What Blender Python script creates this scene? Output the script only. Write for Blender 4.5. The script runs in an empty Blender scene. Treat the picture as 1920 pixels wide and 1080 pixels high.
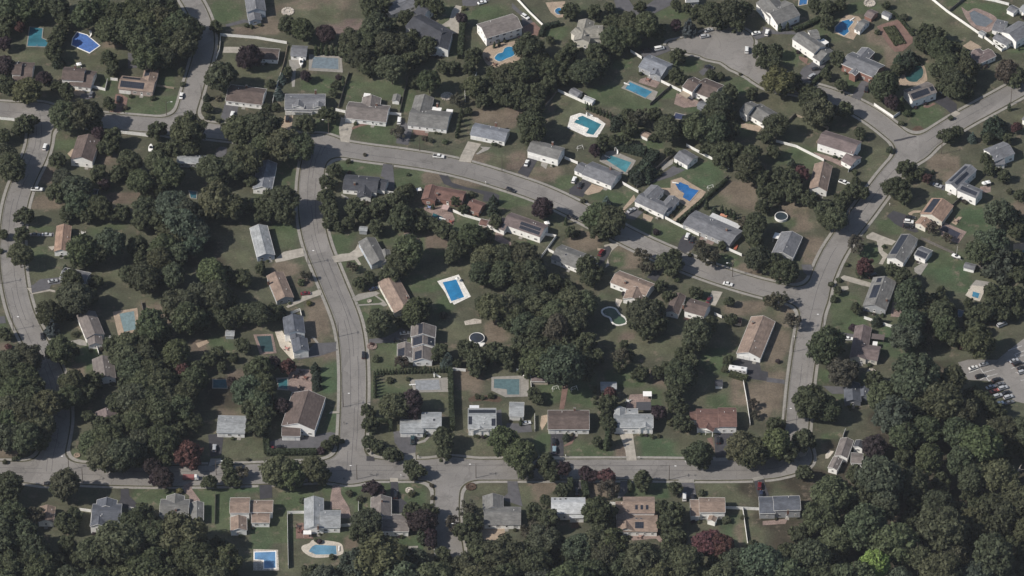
import bpy, bmesh, math, random
import numpy as np
from mathutils import Vector, Matrix

random.seed(7)
SC = bpy.context.scene
COL = SC.collection

# ---------------------------------------------------------------- camera, sky, sun, exposure
ELEV = math.radians(43.0)
DIST = 2600.0
MPP = 0.25                                   # metres per photo pixel at the middle of the frame
cam_d = bpy.data.cameras.new("camera")
cam_d.sensor_width = 36.0
cam_d.lens = 36.0 * DIST / (1920 * MPP)
cam_d.clip_start = 10.0
cam_d.clip_end = 60000.0
cam = bpy.data.objects.new("camera", cam_d)
COL.objects.link(cam)
cam.location = (0, -math.cos(ELEV) * DIST, math.sin(ELEV) * DIST)
cam.rotation_euler = (math.pi / 2 - ELEV, 0, 0)
SC.camera = cam

SUN_EL = math.radians(42.0)
SHADOW = Vector((0.95, 0.30, 0)).normalized()          # where shadows fall on the ground
to_sun = Vector((-SHADOW.x * math.cos(SUN_EL), -SHADOW.y * math.cos(SUN_EL), math.sin(SUN_EL)))
world = bpy.data.worlds.new("World")
SC.world = world
world.use_nodes = True
wn = world.node_tree
sky = wn.nodes.new("ShaderNodeTexSky")
sky.sky_type = 'NISHITA'
sky.sun_disc = False
sky.sun_elevation = SUN_EL
sky.sun_rotation = math.atan2(to_sun.x, to_sun.y)
bg = wn.nodes["Background"]
wn.links.new(sky.outputs[0], bg.inputs[0])
bg.inputs[1].default_value = 0.09
sun_d = bpy.data.lights.new("sun", 'SUN')
sun_d.energy = 5.0
sun_d.angle = math.radians(0.5)
sun_d.color = (1.0, 0.94, 0.86)
sun = bpy.data.objects.new("sun", sun_d)
COL.objects.link(sun)
sun.rotation_euler = to_sun.to_track_quat('Z', 'Y').to_euler()
SC.view_settings.view_transform = 'Standard'
SC.view_settings.look = 'None'
SC.view_settings.exposure = 0.12
SC.view_settings.gamma = 1.0
SC.render.engine = 'CYCLES'
SC.cycles.use_denoising = True
SC.cycles.max_bounces = 5
SC.cycles.diffuse_bounces = 2
SC.cycles.glossy_bounces = 2
SC.cycles.transmission_bounces = 2
SC.cycles.transparent_max_bounces = 4

# ---------------------------------------------------------------- photo pixel -> place on the ground
_se, _ce = math.sin(ELEV), math.cos(ELEV)


def W(px, py, z=0.0):
    dx = (px - 960) * MPP / DIST
    dy = (540 - py) * MPP / DIST
    d = Vector((dx, _ce + dy * _se, -_se + dy * _ce))
    t = (z - cam.location.z) / d.z
    return cam.location + d * t


def full(tile, x, y):
    return 480 * int(tile[1]) + x / 4.0, 270 * int(tile[0]) + y / 4.0


def T(tile, x, y, z=0.0):
    px, py = full(tile, x, y)
    return W(px, py, z)


def pts(tile, s, z=0.0):
    v = [float(q) for q in s.replace(',', ' ').split()]
    return [T(tile, v[i], v[i + 1], z) for i in range(0, len(v) - 1, 2)]


# ---------------------------------------------------------------- materials
def new_mat(name, rough=0.8, spec=0.3):
    m = bpy.data.materials.new(name)
    m.use_nodes = True
    nt = m.node_tree
    b = nt.nodes["Principled BSDF"]
    b.inputs["Roughness"].default_value = rough
    b.inputs["Specular IOR Level"].default_value = spec
    return m, nt, b


def noise(nt, scale, detail=4, coord=None, rough=0.55):
    n = nt.nodes.new("ShaderNodeTexNoise")
    n.inputs["Scale"].default_value = scale
    n.inputs["Detail"].default_value = detail
    n.inputs["Roughness"].default_value = rough
    if coord is not None:
        nt.links.new(coord, n.inputs["Vector"])
    return n.outputs["Fac"]


def ramp(nt, fac, lo, hi, a=0.3, b=0.7):
    r = nt.nodes.new("ShaderNodeMapRange")
    r.inputs[1].default_value = a
    r.inputs[2].default_value = b
    r.inputs[3].default_value = lo
    r.inputs[4].default_value = hi
    nt.links.new(fac, r.inputs[0])
    return r.outputs[0]


def mul(nt, col, fac):
    m = nt.nodes.new("ShaderNodeVectorMath")
    m.operation = 'SCALE'
    nt.links.new(col, m.inputs[0])
    nt.links.new(fac, m.inputs["Scale"])
    return m.outputs[0]


def mth(nt, op, a, b):
    m = nt.nodes.new("ShaderNodeMath")
    m.operation = op
    for i, v in enumerate((a, b)):
        if isinstance(v, (int, float)):
            m.inputs[i].default_value = v
        else:
            nt.links.new(v, m.inputs[i])
    return m.outputs[0]


def mixc(nt, fac, a, b):
    m = nt.nodes.new("ShaderNodeMix")
    m.data_type = 'RGBA'
    nt.links.new(fac, m.inputs[0])
    for i, v in ((6, a), (7, b)):
        if isinstance(v, tuple):
            m.inputs[i].default_value = (*v, 1)
        else:
            nt.links.new(v, m.inputs[i])
    return m.outputs[2]


def wpos(nt):
    return nt.nodes.new("ShaderNodeNewGeometry").outputs["Position"]


def vscale(nt, v, s):
    m = nt.nodes.new("ShaderNodeVectorMath")
    m.operation = 'MULTIPLY'
    nt.links.new(v, m.inputs[0])
    m.inputs[1].default_value = s
    return m.outputs[0]


def plain(name, col, rough=0.7, var=0.25, scale=1.2, spec=0.3, metallic=0.0):
    m, nt, b = new_mat(name, rough, spec)
    p = wpos(nt)
    f = mth(nt, 'MULTIPLY', ramp(nt, noise(nt, scale, 5, p), 1 - var, 1 + var), ramp(nt, noise(nt, scale * 0.13, 2, p), 1 - var * .6, 1 + var * .6))
    c = nt.nodes.new("ShaderNodeRGB")
    c.outputs[0].default_value = (*col, 1)
    nt.links.new(mul(nt, c.outputs[0], f), b.inputs["Base Color"])
    b.inputs["Metallic"].default_value = metallic
    return m


def objcol(name, rough=0.8, var=0.2, scale=1.0, stretch=None, spec=0.3, coat=0.0):
    m, nt, b = new_mat(name, rough, spec)
    oi = nt.nodes.new("ShaderNodeObjectInfo")
    p = wpos(nt)
    if stretch:
        uv = nt.nodes.new("ShaderNodeTexCoord").outputs["UV"]
        f1 = ramp(nt, noise(nt, scale, 5, vscale(nt, uv, stretch)), 1 - var, 1 + var)
        f2 = ramp(nt, noise(nt, 0.28, 3, p), 1 - var * .9, 1 + var * .9)
        f3 = ramp(nt, noise(nt, 2.6, 2, p), 1 - var * .5, 1 + var * .5)
        f = mth(nt, 'MULTIPLY', mth(nt, 'MULTIPLY', f1, f2), f3)
    else:
        f = ramp(nt, noise(nt, scale, 4, p), 1 - var, 1 + var)
    nt.links.new(mul(nt, oi.outputs["Color"], f), b.inputs["Base Color"])
    b.inputs["Coat Weight"].default_value = coat
    return m


M = {}
M['roof'] = objcol("roof_shingle", 0.85, 0.22, 1.1, (0.45, 1.1, 1), 0.2)
M['wall'] = objcol("wall_siding", 0.75, 0.09, 0.8)
M['trim'] = plain("white_trim", (0.72, 0.71, 0.68), 0.6, 0.1)
M['paint'] = objcol("car_paint", 0.3, 0.03, 0.5, None, 0.5, 0.5)
M['rubber'] = plain("rubber", (0.02, 0.02, 0.02), 0.8)
M['light'] = plain("lamp_lens", (0.5, 0.48, 0.45), 0.3)
M['metal'] = plain("grey_metal", (0.25, 0.25, 0.26), 0.5, 0.1)
M['wood'] = plain("pole_wood", (0.10, 0.08, 0.065), 0.9)
M['brick'] = plain("chimney_brick", (0.16, 0.085, 0.065), 0.9, 0.4, 4)
M['vinyl'] = plain("white_vinyl", (0.74, 0.73, 0.70), 0.5, 0.08)
M['greyfence'] = plain("grey_fence_wood", (0.12, 0.11, 0.10), 0.85, 0.3)
M['tanfence'] = plain("tan_fence_wood", (0.30, 0.25, 0.19), 0.85, 0.2)
M['bark'] = plain("bark", (0.085, 0.07, 0.055), 0.95, 0.3)
M['stone'] = plain("pale_stone", (0.40, 0.36, 0.31), 0.9, 0.5, 2.5)
M['object'] = objcol("painted_object", 0.6, 0.12, 1.0)
M['concrete'] = plain("concrete", (0.235, 0.222, 0.20), 0.9, 0.16, 0.8)
M['kerb'] = plain("kerb_concrete", (0.20, 0.19, 0.17), 0.9, 0.25, 1.2)
M['verge'] = plain("verge_grass", (0.062, 0.058, 0.034), 0.95, 0.35, 1.0)
M['cream'] = plain("cream_patio", (0.42, 0.38, 0.32), 0.9, 0.2, 1.5)
M['pinkpaver'] = plain("pink_paver", (0.21, 0.158, 0.138), 0.9, 0.35, 2.2)
M['tanpaver'] = plain("tan_paver", (0.30, 0.235, 0.175), 0.9, 0.25, 2.2)
M['mulch'] = plain("mulch", (0.075, 0.05, 0.035), 0.95, 0.4, 1.8)
M['redpath'] = plain("red_brick_path", (0.155, 0.098, 0.08), 0.9, 0.3, 2.4)
M['whitestone'] = plain("white_rim", (0.60, 0.58, 0.54), 0.85, 0.25, 1.6)
M['drive'] = plain("driveway_asphalt", (0.085, 0.083, 0.088), 0.9, 0.18, 0.5)
M['darkdrive'] = plain("dark_driveway_asphalt", (0.042, 0.041, 0.046), 0.9, 0.18, 0.5)
M['paledrive'] = plain("pale_concrete_driveway", (0.30, 0.275, 0.235), 0.9, 0.2, 0.5)
M['line'] = plain("white_line_paint", (0.5, 0.5, 0.48), 0.8, 0.3)


def glass_mat():
    m, nt, b = new_mat("window_glass", 0.22, 0.35)
    b.inputs["Base Color"].default_value = (0.018, 0.02, 0.024, 1)
    return m


M['glass'] = glass_mat()


def asphalt_mat():
    m, nt, b = new_mat("asphalt", 0.92, 0.25)
    p = wpos(nt)
    f = mth(nt, 'MULTIPLY', ramp(nt, noise(nt, 0.06, 4, p), 0.88, 1.12), ramp(nt, noise(nt, 1.4, 6, p, 0.75), 0.86, 1.14))
    v = nt.nodes.new("ShaderNodeTexVoronoi")
    v.feature = 'DISTANCE_TO_EDGE'
    v.inputs["Scale"].default_value = 0.075
    wob = nt.nodes.new("ShaderNodeTexNoise")
    wob.inputs["Scale"].default_value = 0.25
    nt.links.new(p, wob.inputs["Vector"])
    add = nt.nodes.new("ShaderNodeVectorMath")
    add.operation = 'MULTIPLY_ADD'
    nt.links.new(wob.outputs["Color"], add.inputs[0])
    add.inputs[1].default_value = (7, 7, 0)
    nt.links.new(p, add.inputs[2])
    nt.links.new(add.outputs[0], v.inputs["Vector"])
    crack = ramp(nt, v.outputs["Distance"], 0.78, 1.0, 0.0, 0.016)
    f = mth(nt, 'MULTIPLY', f, crack)
    c = mixc(nt, ramp(nt, noise(nt, 0.018, 3, p), 0, 1), (0.176, 0.167, 0.157), (0.205, 0.192, 0.178))
    stain = ramp(nt, noise(nt, 0.11, 5, p, 0.7), 0.80, 1.0, 0.34, 0.46)
    patch = nt.nodes.new("ShaderNodeTexVoronoi")
    patch.inputs["Scale"].default_value = 0.045
    patch.inputs["Randomness"].default_value = 1.0
    nt.links.new(p, patch.inputs["Vector"])
    sep = nt.nodes.new("ShaderNodeSeparateColor")
    nt.links.new(patch.outputs["Color"], sep.inputs[0])
    f = mth(nt, 'MULTIPLY', mth(nt, 'MULTIPLY', f, stain), ramp(nt, sep.outputs[0], 0.90, 1.06, 0.1, 0.9))
    nt.links.new(mul(nt, c, f), b.inputs["Base Color"])
    return m


M['asphalt'] = asphalt_mat()


def ground_mat():
    m, nt, b = new_mat("ground", 0.95, 0.1)
    p = wpos(nt)
    a = nt.nodes.new("ShaderNodeAttribute")
    a.attribute_name = "tint"
    f = mth(nt, 'MULTIPLY', ramp(nt, noise(nt, 0.10, 5, p, 0.65), 0.72, 1.28), ramp(nt, noise(nt, 1.1, 6, p, 0.8), 0.62, 1.38))
    dry = ramp(nt, noise(nt, 0.045, 5, vscale(nt, p, (1.0, 1.15, 1)), 0.6), 0.0, 0.36, 0.42, 0.72)
    c = mixc(nt, dry, a.outputs["Color"], (0.112, 0.092, 0.068))
    bare = ramp(nt, noise(nt, 0.17, 6, p, 0.72), 0.0, 0.75, 0.56, 0.66)
    c = mixc(nt, bare, c, (0.150, 0.122, 0.094))
    lush = ramp(nt, noise(nt, 0.07, 4, vscale(nt, p, (1, 1, 3)), 0.6), 0.0, 0.5, 0.55, 0.7)
    c = mixc(nt, lush, c, (0.056, 0.078, 0.040))
    nt.links.new(mul(nt, c, f), b.inputs["Base Color"])
    return m


M['ground'] = ground_mat()


def leaf_mat():
    m, nt, b = new_mat("foliage", 0.65, 0.15)
    oi = nt.nodes.new("ShaderNodeObjectInfo")
    g = nt.nodes.new("ShaderNodeNewGeometry")
    f = ramp(nt, g.outputs["Random Per Island"], 0.55, 1.45, 0, 1)
    p = g.outputs["Position"]
    f = mth(nt, 'MULTIPLY', f, ramp(nt, noise(nt, 0.5, 3, p), 0.86, 1.14))
    col = mul(nt, oi.outputs["Color"], f)
    warm = col
    nt.links.new(warm, b.inputs["Base Color"])
    tr = nt.nodes.new("ShaderNodeBsdfTranslucent")
    nt.links.new(warm, tr.inputs[0])
    mx = nt.nodes.new("ShaderNodeMixShader")
    mx.inputs[0].default_value = 0.3
    nt.links.new(b.outputs[0], mx.inputs[1])
    nt.links.new(tr.outputs[0], mx.inputs[2])
    nt.links.new(mx.outputs[0], nt.nodes["Material Output"].inputs[0])
    return m


M['leaf'] = leaf_mat()


def water_mat():
    m, nt, b = new_mat("pool_water", 0.08, 0.5)
    oi = nt.nodes.new("ShaderNodeObjectInfo")
    p = wpos(nt)
    f = mth(nt, 'MULTIPLY', ramp(nt, noise(nt, 0.16, 2, p), 0.72, 1.25), ramp(nt, noise(nt, 1.6, 2, p), 0.9, 1.1))
    nt.links.new(mul(nt, oi.outputs["Color"], f), b.inputs["Base Color"])
    bp = nt.nodes.new("ShaderNodeBump")
    bp.inputs["Strength"].default_value = 0.15
    nt.links.new(noise(nt, 2.5, 2, p), bp.inputs["Height"])
    nt.links.new(bp.outputs[0], b.inputs["Normal"])
    return m


M['water'] = water_mat()
M['cover'] = objcol("pool_cover", 0.8, 0.22, 0.7)


def solar_mat():
    m, nt, b = new_mat("solar_cells", 0.35, 0.3)
    uv = nt.nodes.new("ShaderNodeTexCoord").outputs["UV"]
    br = nt.nodes.new("ShaderNodeTexBrick")
    br.offset = 0
    br.inputs["Color1"].default_value = (0.018, 0.021, 0.031, 1)
    br.inputs["Color2"].default_value = (0.024, 0.028, 0.040, 1)
    br.inputs["Mortar"].default_value = (0.055, 0.058, 0.065, 1)
    br.inputs["Scale"].default_value = 1.0
    br.inputs["Mortar Size"].default_value = 0.045
    br.inputs["Brick Width"].default_value = 1.0
    br.inputs["Row Height"].default_value = 1.7
    nt.links.new(uv, br.inputs["Vector"])
    nt.links.new(br.outputs[0], b.inputs["Base Color"])
    return m


M['solar'] = solar_mat()

# ---------------------------------------------------------------- object helpers


def tag(o, label=None, cat=None, group=None, kind=None):
    if label:
        o["label"] = label
    if cat:
        o["category"] = cat
    if group:
        o["group"] = group
    if kind:
        o["kind"] = kind
    return o


def mesh_of(name, verts, faces, mats, fmat=None, uvs=None, smooth=False):
    me = bpy.data.meshes.new(name)
    me.from_pydata([tuple(v) for v in verts], [], faces)
    for m in (mats if isinstance(mats, (list, tuple)) else [mats]):
        me.materials.append(m)
    if fmat:
        me.polygons.foreach_set("material_index", fmat)
    if uvs:
        l = me.uv_layers.new(name="UVMap")
        l.data.foreach_set("uv", [c for uv in uvs for c in uv])
    if smooth:
        me.polygons.foreach_set("use_smooth", [True] * len(me.polygons))
    me.update()
    return me


def link(name, me, parent=None, loc=(0, 0, 0), rz=0.0, color=None):
    o = bpy.data.objects.new(name, me)
    COL.objects.link(o)
    o.location = loc
    o.rotation_euler = (0, 0, rz)
    if parent is not None:
        o.parent = parent
    if color is not None:
        o.color = (*color[:3], 1)
    return o


class MB:
    def __init__(s):
        s.v, s.f, s.m, s.uv = [], [], [], []

    def face(s, vs, m=0, uv=None):
        i = len(s.v)
        s.v.extend(Vector(q) for q in vs)
        s.f.append(tuple(range(i, i + len(vs))))
        s.m.append(m)
        s.uv.extend(uv if uv else [(q[0], q[1]) for q in vs])

    def hexa(s, b, t, m=0):
        """b, t: four bottom and four top corners, counter-clockwise from above"""
        s.face([b[3], b[2], b[1], b[0]], m)
        s.face(t, m)
        for i in range(4):
            j = (i + 1) % 4
            s.face([b[i], b[j], t[j], t[i]], m)

    def box(s, c, u, v, lu, lv, z0, z1, m=0):
        c = Vector((c[0], c[1], 0))
        q = [c - u * lu / 2 - v * lv / 2, c + u * lu / 2 - v * lv / 2, c + u * lu / 2 + v * lv / 2, c - u * lu / 2 + v * lv / 2]
        s.hexa([Vector((p.x, p.y, z0)) for p in q], [Vector((p.x, p.y, z1)) for p in q], m)

    def cyl(s, a, b, r0, r1, n=8, m=0, cap=True):
        a, b = Vector(a), Vector(b)
        d = (b - a).normalized()
        x = d.orthogonal().normalized()
        y = d.cross(x)
        ra = [a + (x * math.cos(2 * math.pi * i / n) + y * math.sin(2 * math.pi * i / n)) * r0 for i in range(n)]
        rb = [b + (x * math.cos(2 * math.pi * i / n) + y * math.sin(2 * math.pi * i / n)) * r1 for i in range(n)]
        for i in range(n):
            j = (i + 1) % n
            s.face([ra[i], ra[j], rb[j], rb[i]], m)
        if cap:
            s.face(rb, m)
            s.face(ra[::-1], m)

    def build(s, name, mats, parent=None, loc=(0, 0, 0), rz=0.0, color=None):
        return link(name, s.mesh(name, mats), parent, loc, rz, color)

    def mesh(s, name, mats):
        return mesh_of(name, s.v, s.f, mats, s.m, s.uv)


def poly_area(p):
    return sum(p[i].x * p[(i + 1) % len(p)].y - p[(i + 1) % len(p)].x * p[i].y for i in range(len(p))) / 2


def ccw(p):
    return p if poly_area(p) > 0 else p[::-1]


_sheet = [0]


def sheet(name, p, mat, z, parent=None, kind='structure', color=None):
    _sheet[0] += 1
    z = z + (_sheet[0] % 14) * 0.0022
    p = ccw(p)
    me = mesh_of(name, [(q.x, q.y, z) for q in p], [tuple(range(len(p)))], mat)
    o = link(name, me, parent, color=color)
    if kind and parent is None:
        o["kind"] = kind
    return o


def inside(p, poly):
    x, y = p[0], p[1]
    r = False
    j = len(poly) - 1
    for i in range(len(poly)):
        a, b = poly[i], poly[j]
        if (a[1] > y) != (b[1] > y) and x < (b[0] - a[0]) * (y - a[1]) / (b[1] - a[1]) + a[0]:
            r = not r
        j = i
    return r


def smooth_poly(p, n=4):
    out = []
    k = len(p)
    for i in range(k):
        p0, p1, p2, p3 = p[i - 1], p[i], p[(i + 1) % k], p[(i + 2) % k]
        for j in range(n):
            t = j / n
            out.append(0.5 * ((2 * p1) + (p2 - p0) * t + (2 * p0 - 5 * p1 + 4 * p2 - p3) * t * t + (3 * p1 - p0 - 3 * p2 + p3) * t ** 3))
    return out


def grow(p, d):
    p = ccw(p)
    k = len(p)
    out = []
    for i in range(k):
        a, b, c = p[i - 1], p[i], p[(i + 1) % k]
        e1, e2 = (b - a).normalized(), (c - b).normalized()
        n1, n2 = Vector((e1.y, -e1.x, 0)), Vector((e2.y, -e2.x, 0))
        n = (n1 + n2)
        n = n / max(0.6, n.length_squared / 2)
        out.append(b + n * d)
    return out


LANDMARKS = []      # (photo x, photo y, phrase)

# ---------------------------------------------------------------- roads: centre lines in photo pixels, half width in metres
ROADS = [
    ("bottom", 6.1, "-70,886 0,884 60,886 110,886 200,891 330,893 500,889 640,881 760,881 960,881 1200,880 1330,882 1440,880 1470,872 1490,858"),
    ("central", 5.35, "655,885 659,840 662,790 664,720 662,660 655,612 642,575 627,540 612,503 598,470 588,435 583,400 582,360 584,330 589,300 602,272"),
    ("upper", 5.0, "-80,203 0,205 40,208 100,217 180,226 250,231 330,238 400,246 470,254 540,262 590,270 670,285 745,294 817,305 880,319 955,342 1022,365 1085,396 1140,425 1185,449 1230,470 1290,495 1335,512 1400,533 1450,546 1510,558"),
    ("right", 4.85, "1489,860 1492,830 1495,790 1500,730 1507,675 1516,620 1526,570 1540,525 1560,478 1585,440 1613,405 1640,368 1668,330 1695,300 1725,276 1760,252 1805,224 1850,200 1890,178 1940,150 2000,115"),
    ("branch", 4.6, "1712,280 1680,252 1640,220 1600,197 1545,176 1490,163 1450,150"),
    ("top_left", 4.25, "340,238 348,215 356,190 367,150 377,118 385,85 382,52 370,20 352,-10 335,-40"),
    ("left", 5.1, "72,212 76,240 74,270 64,300 48,330 36,360 27,395 23,430 22,465 23,500 29,545 41,590 56,620 68,645 85,675 100,710 108,750 110,790 104,825 96,860 94,886"),
    ("stub", 5.1, "846,882 841,905 838,930 837,960 840,1000 846,1040"),
]


def parse(s):
    return [tuple(float(c) for c in q.split(',')) for q in s.split()]


road_lines = {}
segs = []
for nm, hw, s in ROADS:
    ps = [W(x, y) for x, y in parse(s)]
    # light Chaikin smoothing keeps bends round
    for _ in range(2):
        q = [ps[0]]
        for a, b in zip(ps[:-1], ps[1:]):
            q += [a * 0.75 + b * 0.25, a * 0.25 + b * 0.75]
        ps = q + [ps[-1]]
    road_lines[nm] = ps
    segs.append([(a, b, hw, hw) for a, b in zip(ps[:-1], ps[1:])])
cul = [(1262, 84, 2.5), (1300, 84, 6.5), (1345, 84, 11.5), (1372, 92, 10.5), (1392, 112, 8.5), (1425, 137, 5.8), (1455, 152, 4.6)]
cp = [(W(x, y), r) for x, y, r in cul]
segs.append([(a[0], b[0], a[1], b[1]) for a, b in zip(cp[:-1], cp[1:])])
ps = [W(x, y) for x, y in parse("1340,88 1372,78")]
segs[-1].append((ps[0], ps[1], 9.5, 10.5))

GS = 0.75
gx = np.arange(-275, 275, GS)
gy = np.arange(-215, 255, GS)
GX, GY = np.meshgrid(gx, gy)


def dist_field():
    fs = []
    for group in segs:
        d = np.full(GX.shape, 1e3)
        for a, b, ra, rb in group:
            ex, ey = b.x - a.x, b.y - a.y
            L = ex * ex + ey * ey + 1e-9
            t = np.clip(((GX - a.x) * ex + (GY - a.y) * ey) / L, 0, 1)
            d = np.minimum(d, np.hypot(GX - a.x - t * ex, GY - a.y - t * ey) - (ra + (rb - ra) * t))
        fs.append(d)
    f = fs[0]
    for g in fs[1:]:
        h = np.maximum(9.0 - np.abs(f - g), 0) / 9.0
        f = np.minimum(f, g) - h * h * 9.0 * 0.25
    return f


FIELD = dist_field()


def field_at(x, y):
    i = int((x - gx[0]) / GS)
    j = int((y - gy[0]) / GS)
    if 0 <= i < len(gx) and 0 <= j < len(gy):
        return FIELD[j, i]
    return 99.0


def clip(poly, lim, sign):
    out = []
    k = len(poly)
    for i in range(k):
        a, b = poly[i], poly[(i + 1) % k]
        da, db = sign * (a[2] - lim), sign * (b[2] - lim)
        if da >= 0:
            out.append(a)
        if (da >= 0) != (db >= 0):
            t = da / (da - db)
            out.append(tuple(a[c] + (b[c] - a[c]) * t for c in range(3)))
    return out


def band(name, lo, hi, z, mat, holes=(), height=0.0):
    f = FIELD
    c = np.stack([f[:-1, :-1], f[:-1, 1:], f[1:, 1:], f[1:, :-1]])
    pick = np.argwhere((c.max(0) > lo) & (c.min(0) < hi))
    boxes = [(min(p.x for p in h), max(p.x for p in h), min(p.y for p in h), max(p.y for p in h), h) for h in holes]
    verts, faces = [], []
    for j, i in pick:
        x0, y0 = gx[i], gy[j]
        cx, cy = x0 + GS / 2, y0 + GS / 2
        if any(b[0] < cx < b[1] and b[2] < cy < b[3] and inside((cx, cy), b[4]) for b in boxes):
            continue
        q = [(x0, y0, f[j, i]), (x0 + GS, y0, f[j, i + 1]), (x0 + GS, y0 + GS, f[j + 1, i + 1]), (x0, y0 + GS, f[j + 1, i])]
        q = clip(q, lo, 1)
        if len(q) > 2:
            q = clip(q, hi, -1)
        if len(q) > 2:
            k = len(verts)
            verts.extend((p[0], p[1], z) for p in q)
            faces.append(tuple(range(k, k + len(q))))
    me = mesh_of(name, verts, faces, mat)
    bm = bmesh.new()
    bm.from_mesh(me)
    bmesh.ops.remove_doubles(bm, verts=bm.verts, dist=0.002)
    if height:
        r = bmesh.ops.extrude_face_region(bm, geom=bm.faces[:])
        bmesh.ops.translate(bm, verts=[g for g in r['geom'] if isinstance(g, bmesh.types.BMVert)], vec=(0, 0, height))
        bmesh.ops.recalc_face_normals(bm, faces=bm.faces[:])
    bm.to_mesh(me)
    bm.free()
    o = link(name, me)
    o["kind"] = "structure"
    return o


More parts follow.
